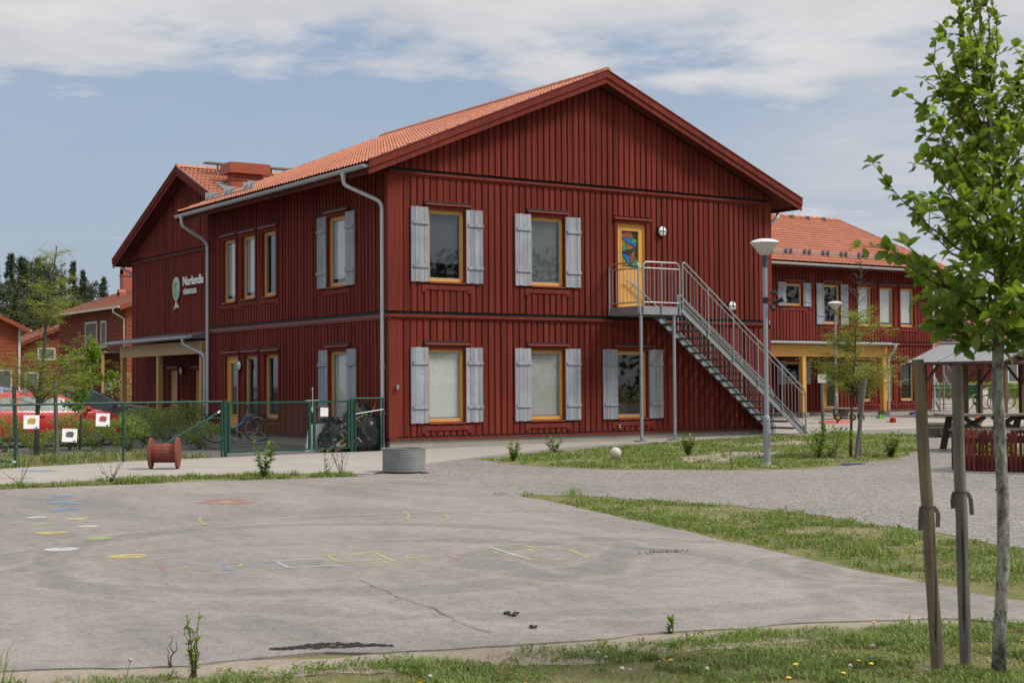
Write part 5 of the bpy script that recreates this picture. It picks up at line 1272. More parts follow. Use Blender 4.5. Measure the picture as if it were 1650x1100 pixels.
def young_maple(base, label):
    rg = np.random.default_rng(44); t = thing('young_tree', label, 'tree', base); mb = MB(); dm = float(np.dot(np.array(base)-CAM, _fw)); LVs = Leaves(45)
    lc = lambda px, py, dd=0: point(px, py, dm+dd) - Vector(base)
    for tips in ([(128,735),(130,690),(132,640),(138,600),(142,570),(143,545)], [(131,650),(150,615),(170,607),(186,603)], [(132,640),(120,610),(108,590),(98,575)], [(138,600),(150,575),(156,568),(160,566)], [(132,645),(115,632),(95,622),(84,610)], [(140,580),(150,560),(153,552)], [(131,660),(118,655),(104,648)], [(134,625),(146,600),(150,585)], [(138,610),(128,580),(116,566)]):
        c = [lc(px, py, .3*math.sin(i+px)) for i, (px, py) in enumerate(tips)]; mb.tube(c, [.03*(1-.8*i/(len(c)-1))*(1 if len(c) > 5 else .5) for i in range(len(c))], 7)
        for a, b in zip(c[:-1], c[1:]):
            if a.z < .9: continue
            for _ in range(78):
                u = a.lerp(b, rg.random()); sd = rdir(rg); LVs.add(np.array(u)+rdir(rg)*.13*rg.random()**.5, sd+np.array((0,0,-.15)), np.array((0,0,1))+.7*rdir(rg), .085*rg.uniform(.7,1.2), .07, np.clip(rg.normal(.55,.25),0,1))
    mb.build('trunk', M['darkbark'], t, smooth=True); LVs.build('crown', M['gleaf'], t, fine=False)
young_maple(at(128, dl+2.5), 'bushy young tree with bright green leaves and one long side branch before the far house')

# ---------------- shrubs, weeds
def shrub_mesh(LVs, c, ht, rad, n, rg, lsz, twigs=None, openness=.6):
    for i in range(n):
        a = rg.uniform(0,6.28); f = rg.random()**.6; rr_ = rad*(.35+.65*math.sin(min(1,f*1.15)*math.pi*.62))*rg.random()**.42
        p = np.array(c) + np.array((math.cos(a)*rr_, math.sin(a)*rr_, ht*f*(1-.25*(rr_/rad)**2)))
        k = mnoise.noise(Vector(p*3.1))
        if k < -.22*openness: continue
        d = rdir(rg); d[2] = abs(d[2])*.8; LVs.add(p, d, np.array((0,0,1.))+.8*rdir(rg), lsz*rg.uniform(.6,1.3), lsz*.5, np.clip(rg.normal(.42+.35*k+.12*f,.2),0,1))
    if twigs:
        for i in range(int(ht*14)):
            a = rg.uniform(0,6.28); q = Vector(c)+Vector((math.cos(a)*rad*.7, math.sin(a)*rad*.7, ht*rg.uniform(.6,1.05))); limb(twigs, curve(c, q, .03, 5, .02, rg), .007, .002, 5)
def shrub(base, ht, rad, n, seed, label, m=None, lsz=.05, group=None, name='shrub'):
    rg = np.random.default_rng(seed); t = thing(name, label, 'shrub', base, 0, group); LVs = Leaves(seed); tw_ = MB()
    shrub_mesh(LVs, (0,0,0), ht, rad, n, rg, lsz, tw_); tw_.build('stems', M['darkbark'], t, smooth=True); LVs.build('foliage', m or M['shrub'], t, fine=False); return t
SH = [(8,.75,.7,34,'green shrub in the bed at the left edge, in front of the red car'),(75,.45,.55,33,'low shrub below the yellow machine notice'),(112,.72,.5,35,'shrub behind the lowest notice on the fence'),(150,.68,.55,34.5,'light green shrub left of the fence post'),
      (205,.70,.55,34,'light green shrub right behind the middle fence post'),(232,.9,.6,36,'tall dark shrub in front of the silver car hood'),(268,.88,.55,38,'dark shrub behind the cable spool'),(300,1.1,.6,42,'round dark shrub under the canopy post'),(322,.62,.55,35,'small shrub at the end of the fence beside the gate'),(180,.7,.55,38,'low shrub between the red car nose and the fence')]
for i, (px, ht, rad, dp, lab) in enumerate(SH): shrub(at(px, dp), ht*rr.uniform(.95,1.25), rad, 1700, 60+i, lab, M['shrub'] if i in (5,6,7) else M['hedge'] if i in (3,4) else M['shrub'], .085)
shrub(at(212, 62), 2.2, 1.1, 1200, 81, 'green bush at the far end of the gable wall beside the downpipe', M['hedge'], .12)
def weed(px, py, ht, stems, seed, label, lsz=.06, spread=.18, m=None, leafy=1., base=None, name='weed'):
    b_ = G(px, py) if base is None else base; b_ = Vector((b_.x, b_.y, b_.z+.012)); rg = np.random.default_rng(seed); t = thing(name, label, 'plant', b_); st_ = MB(); LVs = Leaves(seed)
    for i in range(stems):
        a = rg.uniform(0,6.28); h = ht*rg.uniform(.55,1.0) if i else ht; q = Vector((math.cos(a)*spread*rg.uniform(.3,1), math.sin(a)*spread*rg.uniform(.3,1), h)); c = curve((rg.normal(0,.015), rg.normal(0,.015), 0), q, .03*h, 6, .008, rg); limb(st_, c, .0045, .0018, 5)
        for j in range(1, 7):
            for _ in range(max(1, int(3*leafy))):
                if rg.random() > leafy: continue
                d = rdir(rg); d[2] = abs(d[2])*.5+.1; LVs.add(np.array(c[j].lerp(c[j-1], rg.random())), d, np.array((0,0,1))+.5*rdir(rg), lsz*rg.uniform(.5,1.2), lsz*.5, np.clip(rg.normal(.55,.22),0,1))
    st_.build('stems', M['twig'], t, smooth=True); LVs.build('leaves', m or M['weed'], t, fine=True)
weed(425,771,.62,9,1,'leafy weed with upright tip growing on the path edge right of the cable spool',.10,.22)
weed(528,768,.45,5,2,'sparse dry weed, left one of the two before the narrow gate',.06,.15,None,.6); weed(549,767,.55,8,3,'sparse yellowish weed in the grass verge in front of the narrow gate',.06,.22,None,.6)
weed(178,778,.42,8,4,'scrubby weed with bare twigs left below the cable spool',.06,.3,None,.4); weed(32,781,.5,4,5,'bent bare twig plant at the left end of the path verge',.05,.5,None,.25)
weed(827,744,.42,12,6,'small bushy weed at the left tip of the grass island',.07,.18); weed(893,731,.38,10,7,'low weed beside the wall on the island edge',.07,.25); weed(1109,734,.44,14,8,'slanting green weed in the middle of the grass island',.08,.2)
weed(1436,738,.5,16,9,'small round bush right of the staked thin tree',.09,.25); shrub(G(1335,738), .62, .5, 900, 91, 'leafy light green bush at the foot of the plate stake', M['hedge'], .075); weed(1320,738,.75,8,10,'tall shoots in the bush left of the plate stake',.09,.18)
weed(316,1096,.33,7,11,'small plant with fresh green leaf tufts and bare twigs on the near grass',.034,.075,M['gleaf'],1.1); weed(277,1078,.16,3,12,'thin stalk with brown head left of the leafy near plant',.012,.03,None,.3)
weed(1082,1022,.085,3,15,'single bright green shoot at the front edge of the asphalt',.035,.02,M['gleaf'])

# ---------------- grass
def in_poly(x, y, poly):
    c = np.zeros(len(x), bool); n = len(poly)
    for i in range(n):
        x0, y0 = poly[i]; x1, y1 = poly[(i+1) % n]
        k = ((y0 > y) != (y1 > y)) & (x < (x1-x0)*(y-y0)/(y1-y0+1e-12)+x0); c ^= k
    return c
def edge_dist(x, y, poly):
    d = np.full(len(x), 1e9); n = len(poly)
    for i in range(n):
        a = np.array(poly[i]); b = np.array(poly[(i+1) % n]); e = b-a; t = np.clip(((x-a[0])*e[0]+(y-a[1])*e[1])/(e@e+1e-12), 0, 1)
        d = np.minimum(d, np.hypot(x-a[0]-t*e[0], y-a[1]-t*e[1]))
    return d
def fnoise(x, y, s, seed, oct=4): return np.array([mnoise.fractal(Vector((a*s, b*s, seed)), .9, 2.1, oct) for a, b in zip(x, y)])
def grass(poly, dens, h0, wd, seed, dz=.0, soft=.25, thr=-.10, avoid=None, name='grass', dry=0.):
    rg = np.random.default_rng(seed); P_ = np.array(poly); lo, hi = P_.min(0), P_.max(0); n = int(dens*(hi-lo).prod()*1.2)
    x = rg.uniform(lo[0], hi[0], n); y = rg.uniform(lo[1], hi[1], n); k = in_poly(x, y, poly)
    if avoid is not None:
        for av in avoid: k &= ~in_poly(x, y, av)
    x, y = x[k], y[k]; nz = fnoise(x, y, .9, seed) + .5*fnoise(x, y, 4.2, seed+9, 3); ed = edge_dist(x, y, poly)
    pr = np.clip((nz-thr)*3.2+.12, .04, 1)*np.clip(ed/soft, .12, 1); k = rg.random(len(x)) < pr; x, y, nz, ed = x[k], y[k], nz[k], ed[k]; n = len(x)
    cl = fnoise(x, y, 2.3, seed+3, 3); clump = np.clip(.75+.9*cl, .35, 1.6)
    h = h0*clump*rg.uniform(.4,1.5,n)*np.clip(ed/soft+.35, .4, 1); a = rg.uniform(0,6.28,n); ln = rg.uniform(.35,1.5,n); w_ = wd*rg.uniform(.6,1.3,n)
    z = np.array([gh(v) for v in x])+dz; dx, dy = np.cos(a), np.sin(a); sx, sy = -dy, dx; V = np.zeros((n,5,3))
    V[:,0] = np.stack([x-sx*w_, y-sy*w_, z], 1); V[:,1] = np.stack([x+sx*w_, y+sy*w_, z], 1)
    mx_, my_ = x+dx*h*ln*.28, y+dy*h*ln*.28
    V[:,2] = np.stack([mx_-sx*w_*.75, my_-sy*w_*.75, z+h*.62], 1); V[:,3] = np.stack([mx_+sx*w_*.75, my_+sy*w_*.75, z+h*.62], 1); V[:,4] = np.stack([x+dx*h*ln*.8, y+dy*h*ln*.8, z+h*(1-.28*ln)], 1)
    tone = np.clip(.60+.85*cl+.35*nz+rg.normal(0,.22,n)-dry, 0, 1); tone[rg.random(n) < .10+dry*.5] *= .25
    o = bulk(name, V.reshape(-1,3), [(0,1,3,2),(2,3,4)], 5, n, tone, M['grass']); o['kind'] = 'stuff'; return o
near_edge = [(-7.3,-22.3),(-8.1,-23.35),(-8.55,-23.35),(-8.9,-23.05),(-9.7,-22.58),(-11.3,-22.28),(-12.2,-22.02),(-13.1,-21.95),(-13.6,-21.66),(-14.3,-21.28),(-15.2,-21.0)]
FG = near_edge + [(-16.5,-22.0),(-14.8,-24.2),(-12.5,-25.5),(-10.5,-26.2),(-7.5,-26.0),(-6.0,-24.0),(-6.2,-22.8)]
grass(FG, 8200, .045, .0028, 3, 0, .24, -.32, dry=.08)
MID = [(-5.25,-12.6),(-4.55,-13.5),(-4.1,-15.67),(-4.08,-16.8),(-4.8,-19.32),(-5.25,-20.7),(-5.65,-22.4),(-6.2,-22.8),(-7.3,-22.3),(-7.75,-21.8),(-7.5,-21.08),(-6.93,-19.05),(-6.10,-16.15),(-5.25,-12.95)]
grass(MID, 4200, .052, .0036, 5, 0, .22, -.10, dry=.16)
BARE = [[(1.6,-8.2),(2.6,-6.9),(4.6,-6.3),(5.2,-7.1),(3.2,-8.4)],[(6.0,-4.6),(8.6,-3.6),(9.6,-4.4),(7.2,-5.6)]]
grass(ISLAND, 1000, .075, .0062, 7, .01, .25, -.16, BARE, dry=.10); 
VERGE = [(-15,-6.6),(-10.4,-7.12),(-7.7,-7.28),(-4.9,-7.8),(-4.75,-7.35),(-5.2,-6.75),(-6.2,-6.35),(-7.2,-6.1),(-10.2,-6.35),(-15,-6.2)]
grass(VERGE, 2200, .105, .0045, 8, .0, .12, -.30)
grass([(-4.25,-.32),(-6.37,-.64),(-8.68,-1.5),(-12,-2.8),(-12,1.5),(-4.5,2.2)], 420, .20, .006, 9, .01, .2, -.35, dry=.22)
grass([(-4.2,-.42),(-6.37,-.78),(-8.68,-1.66),(-11,-2.6),(-11,-2.2),(-8.6,-1.2),(-4.3,-.1)], 900, .10, .005, 10, .01, .1, -.3, dry=.15)
for px_, py_, s_, h_ in ((-4,1110,.07,.22),(924,800,.22,.13),(806,799,.14,.14),(846,801,.12,.09)): c_ = G(px_, py_); grass([(c_.x-s_,c_.y-s_),(c_.x+s_,c_.y-s_),(c_.x+s_,c_.y+s_),(c_.x-s_,c_.y+s_)], 3500 if s_ < .1 else 1500, h_, .003, 13, .006, s_, -2., dry=-.05)
# dandelions
def clover(poly, dens, size, seed):
    rg = np.random.default_rng(seed); P_ = np.array(poly); lo, hi = P_.min(0), P_.max(0); n = int(dens*(hi-lo).prod()); x = rg.uniform(lo[0],hi[0],n); y = rg.uniform(lo[1],hi[1],n)
    k = in_poly(x,y,poly) & (fnoise(x,y,1.7,seed) > .02); x, y = x[k], y[k]; LVs = Leaves(seed)
    for a, b in zip(x, y):
        for _ in range(5):
            d = rdir(rg); d[2] = abs(d[2])*.45+.08; s_ = size*rg.uniform(.5,1.3); LVs.add(np.array((a+rg.normal(0,size*.5), b+rg.normal(0,size*.5), gh(a)+.012+.02*rg.random())), d, np.array((0,0,1))+.35*rdir(rg), s_, s_*.42, np.clip(rg.normal(.45,.25),0,1))
    tag(LVs.build('ground_weeds', M['weed'], None, fine=False), kind='stuff')
clover(FG, 260, .035, 51); clover(MID, 130, .045, 52); clover(ISLAND, 16, .08, 53)
def dandelion_mesh(seedhead):
    mb = MB(); mb.mi = 0; mb.tube([(0,0,0),(.004,.003,.06),(.010,.004,.105)], .0022, 5); mb.mi = 1
    if seedhead: mb.ball((.010,.004,.116), .012, 10)
    else:
        mb.lathe([(.004,0),(.014,.008),(.015,.010),(.010,.014),(.0,.015)], (.010,.004,.104), 12)
    return mb
M['dandelion'] = mat('dandelion_yellow', (.75,.42,.01), .6, 0, .1); M['seedhead'] = mat('seedhead_white', (.36,.36,.33), .9, 0, .1); M['stalk'] = mat('green_stalk', (.10,.16,.03), .6)
yl = tag(dandelion_mesh(False).build('dandelion', [M['stalk'], M['dandelion']], None, smooth=True), 'yellow dandelion flower standing in the short grass', 'dandelion', 'yellow dandelions in the grass')
sd_ = tag(dandelion_mesh(True).build('dandelion_clock', [M['stalk'], M['seedhead']], None, smooth=True), 'white dandelion seed head standing in the grass', 'dandelion clock', 'dandelion seed heads in the grass')
spots_y = [(1646,1032),(1282,1072),(1382,1066),(1399,1068),(1360,1085),(1267,1091),(1406,1001),(1416,1099),(1212,863),(1215,844),(1153,826),(1478,876),(1420,881),(1057,730),(844,1100),(676,1096),(1080,1062),(1545,870),(85,775)]
spots_w = [(966,1045),(975,1052),(1411,1046),(1365,1072),(1633,1099),(1019,1069),(203,1067),(1003,1085),(1141,1080),(1208,1042),(1505,915),(1139,841),(690,1091)]
for i, (px, py) in enumerate(spots_y):
    o = yl if i == 0 else yl.copy(); 
    if i: COL.objects.link(o)
    o.location = G(px, py, .06); s = rr.uniform(.8,1.15); o.scale = (s,s,s*rr.uniform(.45,.7)); o.rotation_euler = (rr.uniform(-.2,.2), rr.uniform(-.2,.2), rr.uniform(0,6))
for i, (px, py) in enumerate(spots_w):
    o = sd_ if i == 0 else sd_.copy()
    if i: COL.objects.link(o)
    o.location = G(px, py, .09); s = rr.uniform(.8,1.1); o.scale = (s,s,s*rr.uniform(.65,.95)); o.rotation_euler = (rr.uniform(-.2,.2), rr.uniform(-.2,.2), rr.uniform(0,6))

# ---------------- conifers behind the houses
def conifer(kind, ht, seed):
    rg = np.random.default_rng(seed); t = thing('conifer', 'x', 'tree'); mb = MB(); mb.tube([(0,0,0),(.1,0,ht*.5),(0,0,ht)], [.24,.15,.02], 8); mb.build('trunk', M['darkbark'], t, smooth=True); LVs = Leaves(seed); br = MB()
    nb = 230 if kind == 'spruce' else 100
    for i in range(nb):
        f = rg.uniform(.16,.985) if kind == 'spruce' else rg.uniform(.32,1)**.8; a = rg.uniform(0,6.28); z = ht*f
        if kind == 'spruce': ln = ht*.185*(1.02-f)**1.05*rg.uniform(.45,1.2)+.06; dz = -.22*ln
        else: ln = ht*.19*math.sin(math.pi*min(1,(f-.25)/.85))**.7*rg.uniform(.5,1.1)+.3; dz = .25*ln
        q = Vector((math.cos(a)*ln, math.sin(a)*ln, z+dz)); limb(br, curve((0,0,z), q, .1*ln, 4, .03, rg), .035, .01, 4)
        n = int(8+46*ln/ht*6)
        for k in range(n):
            u = rg.random()**.7; p = np.array(Vector((0,0,z)).lerp(q, u)) + rdir(rg)*(.06+.26*(1-f) if kind == 'spruce' else .42)*rg.random(); d = np.array((math.cos(a), math.sin(a), -.3))*.6+.9*rdir(rg)
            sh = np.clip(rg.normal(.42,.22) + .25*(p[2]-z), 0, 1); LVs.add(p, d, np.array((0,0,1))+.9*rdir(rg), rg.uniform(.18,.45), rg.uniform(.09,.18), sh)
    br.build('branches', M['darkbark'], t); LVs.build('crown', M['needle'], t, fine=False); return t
protos = {'spruce': conifer('spruce', 14, 101), 'pine': conifer('pine', 13, 102)}
first = {'spruce': True, 'pine': True}
CT = [(-8,425,'spruce',118,'dark spruce at the left picture edge behind the houses'),(16,404,'spruce',125,'tallest dark spruce top left of the far pines'),(36,410,'spruce',120,'broad spruce right of the tallest spruce'),(50,416,'pine',132,'pine crown between two spruce tops'),(62,411,'spruce',135,'spruce top rising just above the pine crowns'),(80,425,'pine',121,'round topped pine behind the feathery tree'),(100,440,'spruce',130,'spruce in the gap before the pointed dark spruce'),
      (117,417,'spruce',128,'pointed dark spruce above the house roof'),(134,432,'spruce',136,'lower spruce leaning against the pointed one'),(150,455,'pine',140,'low pine at the roof slope of the far house'),(166,443,'spruce',138,'small solitary spruce beside the far chimney'),(5,455,'pine',112,'nearest low pine over the orange house roof'),(65,470,'pine',112,'low dense pine right above the small gabled house'),(25,470,'spruce',110,'low spruce filling the gap above the house roofs'),(110,480,'pine',113,'low pine touching the far house eave'),(90,490,'spruce',109,'low dark spruce behind the roof ridge of the small gabled house'),
      (1512,440,'pine',120,'grey green pine showing right of the wing corner'),(1528,455,'spruce',128,'spruce showing through the leaves right of the wing'),(1545,470,'pine',115,'pine behind the red roofed house at right')]
for px, py, k, dp, lab in CT:
    o = protos[k] if first[k] else copy_tree(protos[k]); first[k] = False
    b_ = at(px, dp); top = point(px, py, dp).z; s = (top-b_.z)/(14 if k == 'spruce' else 13.3); o.location = b_; o.scale = (s*rr.uniform(.9,1.15),)*2+(s,); o.rotation_euler = (0,0,rr.uniform(0,6)); o['label'] = lab; o['group'] = 'conifers behind the houses'

# the wood on the far side of the playground, behind the photographer: seen only mirrored in the panes
LVs = Leaves(300); rg = np.random.default_rng(300)
for a, b in (((-75,-82),(10,-70)),((10,-70),(80,-38))):
    a = np.array(a); b = np.array(b)
    for i in range(12000):
        t = rg.random(); c = a+(b-a)*t; hh = 10.5+3.5*mnoise.noise(Vector((t*9,a[0],0))); z = hh*rg.random()**.8; LVs.add(np.array((c[0]+rg.normal(0,2.2), c[1]+rg.normal(0,2.2), z)), rdir(rg), rdir(rg), rg.uniform(.35,.8), rg.uniform(.25,.5), np.clip(rg.normal(.4,.2),0,1))
tag(LVs.build('wood', M['needle'], None, fine=False), kind='stuff')
# ================================================================== street furniture and play things
def lamp_post(base, label, h=3.97, spots=False):
    t = thing('lamp_post', label, 'lamp post', base, 0, 'grey lamp posts with funnel heads'); mb = MB()
    mb.lathe([(.14,-.02),(.14,.03),(.085,.035),(.066,.10)], (0,0,0), 20); mb.build('foot', M['concrete'], t, smooth='auto')
    mb = MB(); mb.lathe([(.062,.03),(.062,.80),(.066,.83),(.062,.87),(.045,.90),(.040,.93)], (0,0,0), 20); mb.lathe([(.066,.74),(.066,.755)], (0,0,0), 20); mb.build('sleeve', M['pole'], t, smooth='auto')
    mb = MB(); mb.tube([(0,0,.9),(0,0,h-.44)], .040, 18); mb.build('pole', M['pole'], t, smooth='auto')
    mb = MB(); mb.tube([(0,0,h-.50),(0,0,h-.27)], .043, 16); mb.build('collar', mat('dark_collar', (.045,.055,.06), .5), t, smooth='auto')
    mb = MB(); mb.lathe([(.05,h-.29),(.09,h-.27),(.235,h-.085),(.24,h-.078)], (0,0,0), 32); mb.build('lamp_shade', M['lampglass'], t, smooth='auto')
    mb = MB(); mb.lathe([(.255,h-.078),(.258,h-.07),(.21,h-.03),(.12,h-.005),(.03,h)], (0,0,0), 32); mb.build('lid', mat('white_lamp_lid', (.62,.61,.60), .35, 0, .05), t, smooth='auto')
    mb = MB(); mb.box(-.02,.02,-.066,-.06,.35,.6); mb.build('hatch', M['galvdark'], t); return t
l1 = G(1236, 753.5); lp = lamp_post(l1, 'grey lamp post with funnel head and black spotlights, in front of the stair')
sp2 = thing('spotlight_pair', 'pair of small black spotlights strapped to the nearer lamp post', 'spotlights', (l1.x, l1.y, l1.z+2.90)); rt = Vector(_r)
mb = MB(); mb.lathe([(.048,-.05),(.048,.05)], (0,0,0), 14); mb.tube([rt*.04, rt*.10+Vector((0,0,.02))], .014, 6); mb.build('bracket', M['black'], sp2)
for a, b in ((rt*.06+Vector((0,-.05,.14)), rt*.14+Vector((0,-.16,.10))), (rt*.13+Vector((0,0,-.05)), rt*.30+Vector((0,-.10,.04))), (rt*.08+Vector((0,-.02,-.08)), rt*.09+Vector((0,-.10,-.2)))):
    mb = MB(); mb.tube([a, a.lerp(b,.2), a.lerp(b,.75)], [.02,.035,.042], 12); mb.build('spot_head', M['black'], sp2, smooth='auto')
lamp_post(at(1347, 52.5), 'more distant lamp post with funnel head before the yellow canopy', 4.2)
# grey drum with a round top
b_ = at(1354, 53); t = thing('drum_table', 'round grey drum table with a thin wide top before the far canopy', 'table', b_)
mb = MB(); n = 26
for i in range(n):
    a, q = 2*math.pi*i/n, 2*math.pi*(i+.93)/n; mb.hexa([(r_*math.cos(x), r_*math.sin(x), 0) for r_, x in ((.27,a),(.27,q),(.23,q),(.23,a))], [(r_*math.cos(x), r_*math.sin(x), .36) for r_, x in ((.27,a),(.27,q),(.23,q),(.23,a))])
mb.build('drum', M['ringconc'], t)
mb = MB(); mb.lathe([(.62,.36),(.63,.365),(.63,.40),(.62,.405)], (0,0,0), 40); mb.build('top', M['ringconc'], t)
# upside-down red toy barrow
M['redplastic'] = bpy.data.materials['red_plastic']
b_ = at(1346, 47.5); t = thing('toy_wheelbarrow', 'red toy barrow lying upside down with yellow wheels and a grey handle loop', 'toy barrow', b_, -.55)
M['fadedred'] = mat('faded_red_plastic', (.42,.085,.06), .5, 0, .2)
mb = MB(); mb.hexa([(-.52,-.18,0),(-.02,-.2,0),(-.02,.2,0),(-.52,.18,0)], [(-.44,-.1,.13),(-.06,-.12,.11),(-.06,.12,.11),(-.44,.1,.13)]); mb.build('tray', M['fadedred'], t)
mb = MB(); mb.hexa([(.0,-.22,0),(.52,-.2,0),(.52,.2,0),(.0,.22,0)], [(.08,-.12,.11),(.40,-.1,.12),(.40,.1,.12),(.08,.12,.11)]); mb.build('tray', M['fadedred'], t)
for x, y in ((.06,-.05),(.56,.05)):
    mb = MB(); mb.ring((x,y,.21), (0,1,0), .085, .035, 18, 8); w_ = mb.build('wheel', M['black'], t, smooth=True)
    mb = MB(); mb.lathe([(.075,-.02),(.075,.02)], (0,0,0), 18); o = mb.build('hub', mat('yellow_plastic', (.55,.36,.02), .4), w_); o.location = (x,y,.21); o.rotation_euler = (R(90),0,0)
mb = MB(); mb.tube([(-.40,-.06,.1),(-.44,-.06,.30),(-.36,-.04,.36),(-.22,0,.32),(-.02,0,.18)], .013, 8); mb.tube([(-.38,.06,.1),(-.42,.06,.30),(-.34,.04,.36)], .013, 8); mb.tube([(.06,0,.21),(.56,0,.21)], .012, 6); mb.tube([(-.95,-.1,.03),(-.5,-.05,.06)], .013, 6); mb.build('handle', M['galvdark'], t, smooth='auto')
# scattered sand toys
def bucket(px, py, d, m, label, kind):
    b_ = at(px, d); mb = MB()
    if kind == 'watering': 
        mb.lathe([(.09,0),(.10,.02),(.10,.15),(.08,.17)], (0,0,0), 16); mb.tube([(-.08,0,.06),(-.25,.02,.05)], .02, 8); mb.tube([(.08,0,.14),(.15,0,.12),(.14,0,.04),(.09,0,.03)], .012, 6)
    else: mb.hexa([(-.16,-.09,.0),(.14,-.09,.0),(.14,.09,.0),(-.16,.09,.0)], [(-.12,-.07,.10),(.12,-.07,.12),(.12,.07,.12),(-.12,.07,.10)]); mb.tube([(.1,-.05,.12),(.0,-.05,.17),(-.1,-.05,.11)], .012, 6)
    tag(mb.build('sand_toy', m, smooth='auto', loc=b_), label, 'sand toy')
bucket(1438, 693, 48, M['redplastic'], 'bright red toy watering can on the playground asphalt', 'watering'); bucket(1418, 683, 53, mat('green_plastic', (.08,.28,.02), .4), 'green toy mould on the playground asphalt', 'm'); bucket(1471, 674, 58, bpy.data.materials['blue_plastic'], 'blue toy mould near the wing pavement', 'm')
mb = MB(); mb.ball((0,0,.14), .14, 16); tag(mb.build('ball', mat('orange_ball', (.55,.11,.04), .5), smooth=True, loc=at(1577, 46)), 'orange ball lying behind the picnic table', 'ball')
# picnic table
M['oldwood'] = grey_wood('old_brown_wood', (.035,.028,.022), (.115,.09,.07), False); M['oldpost'] = grey_wood('old_brown_posts', (.035,.022,.016), (.12,.075,.05))
M['oldtop'] = grey_wood('worn_table_top', (.07,.058,.045), (.20,.17,.135), False)
t = thing('picnic_table', 'dark wooden picnic table with fixed benches behind the red picket fence', 'picnic table', at(1592, 30), -YAW+.05)
mb = MB()
for i in range(5): mb.box(-1.02,1.02,-.36+.146*i,-.36+.146*i+.136,.70,.74)
mb.build('table_top', M['oldtop'], t)
for y in (-.72, .58):
    mb = MB(); mb.box(-1.02,1.02,y-.02,y+.14,.42,.46); mb.box(-1.02,1.02,y+.15,y+.2,.42,.46); mb.build('bench', M['oldtop'], t)
for x in (-.72, .72):
    for s in (-1, 1):
        mb = MB(); mb.bar((x,s*.66,0),(x,s*.24,.70),.05,.13,(1,0,0)); mb.build('leg', M['oldwood'], t)
    mb = MB(); mb.box(x+.03,x+.08,-.80,.78,.33,.42); mb.box(x+.03,x+.08,-.34,.34,.61,.70); mb.build('crossbar', M['oldwood'], t)
    mb = MB(); mb.bar((x*.95,0,.36),(x*.1,0,.68),.09,.05,(0,1,0)); mb.bar((x*.05,0,.36),(x*.75,0,.68),.09,.05,(0,1,0)); mb.build('brace', M['oldwood'], t)
t = thing('low_bench', 'low grey wooden bench resting on a round log, left of the picket fence', 'bench', at(1516, 36), -YAW)
mb = MB(); mb.box(-.42,.9,-.25,-.02,.30,.36); mb.box(-.42,.9,.0,.23,.30,.36); mb.build('seat', M['oldtop'], t)
mb = MB(); mb.box(-.40,.9,-.2,-.14,.02,.29); mb.box(-.40,.9,.12,.18,.02,.29); mb.build('side', M['oldwood'], t)
mb = MB(); mb.tube([(0,-.30,.13),(0,.25,.13)], .125, 18); mb.build('log', M['stake2'], t, smooth='auto')
# picket enclosure round a planter
M['picket'] = painted_boards('red_picket_paint', (.12,.028,.02), .3); rp = random.Random(12)
F0 = G(1537,760); F1 = G(1650,763); e1 = (F1-F0).normalized(); e2 = Vector((-e1.y, e1.x, 0)); 
t = thing('picket_fence', 'low red picket fence with pointed slats boxing in a small planting bed', 'fence', F0, math.atan2(e1.y, e1.x)); LF, DF = 3.0, 1.25
def picket_row(p, q, n_):
    p = Vector(p); q = Vector(q); d = (q-p).normalized(); o = Vector((-d.y, d.x, 0)); Ln = (q-p).length
    mb = MB(); 
    for z in (.20,.52): mb.bar(p+Vector((0,0,z)), q+Vector((0,0,z)), .025, .07)
    mb.build('rail', M['picket'], t); s = .02
    while s < Ln-.03:
        w_ = rp.uniform(.036,.046); h = rp.uniform(.62,.69); tl = rp.uniform(-.02,.02); a = p + d*s - o*.022; mb = MB()
        pts = [a+Vector((0,0,.04)), a+d*w_+Vector((0,0,.04)), a+d*(w_+tl)+Vector((0,0,h-.05)), a+d*(w_*.5+tl)+Vector((0,0,h)), a+d*tl+Vector((0,0,h-.05))]
        mb.prism(pts, o*-.02); mb.build('picket', M['picket'], t); s += rp.uniform(.066,.083)
picket_row((0,0,0),(LF,0,0),0); picket_row((LF*0,DF,0),(LF,DF,0),0)
picket_row((0,DF,0),(0,0,0),0)
mb = MB(); mb.box(.12,LF,.22,.26,0,.26); mb.box(.12,LF,1.0,1.04,0,.26); mb.box(.12,.16,.26,1.0,0,.26); mb.box(.16,LF,.26,1.0,0,.22); tag(mb.build('planter_box', M['picket'], None, loc=F0), 'dark red planter box inside the picket fence', 'planter').rotation_euler = (0,0,math.atan2(e1.y,e1.x))
LVs = Leaves(77); rg = np.random.default_rng(77)
for i in range(900):
    p = np.array(F0 + e1*rg.uniform(.2,2.9) + e2*rg.uniform(.3,.98)) + np.array((0,0,.22+.22*rg.random()**1.5)); LVs.add(p, rdir(rg)+np.array((0,0,.3)), np.array((0,0,1))+.6*rdir(rg), .06*rg.uniform(.6,1.3), .035, np.clip(rg.normal(.7,.2),0,1))
tag(LVs.build('planter_herbs', M['gleaf'], None, fine=False), kind='stuff')
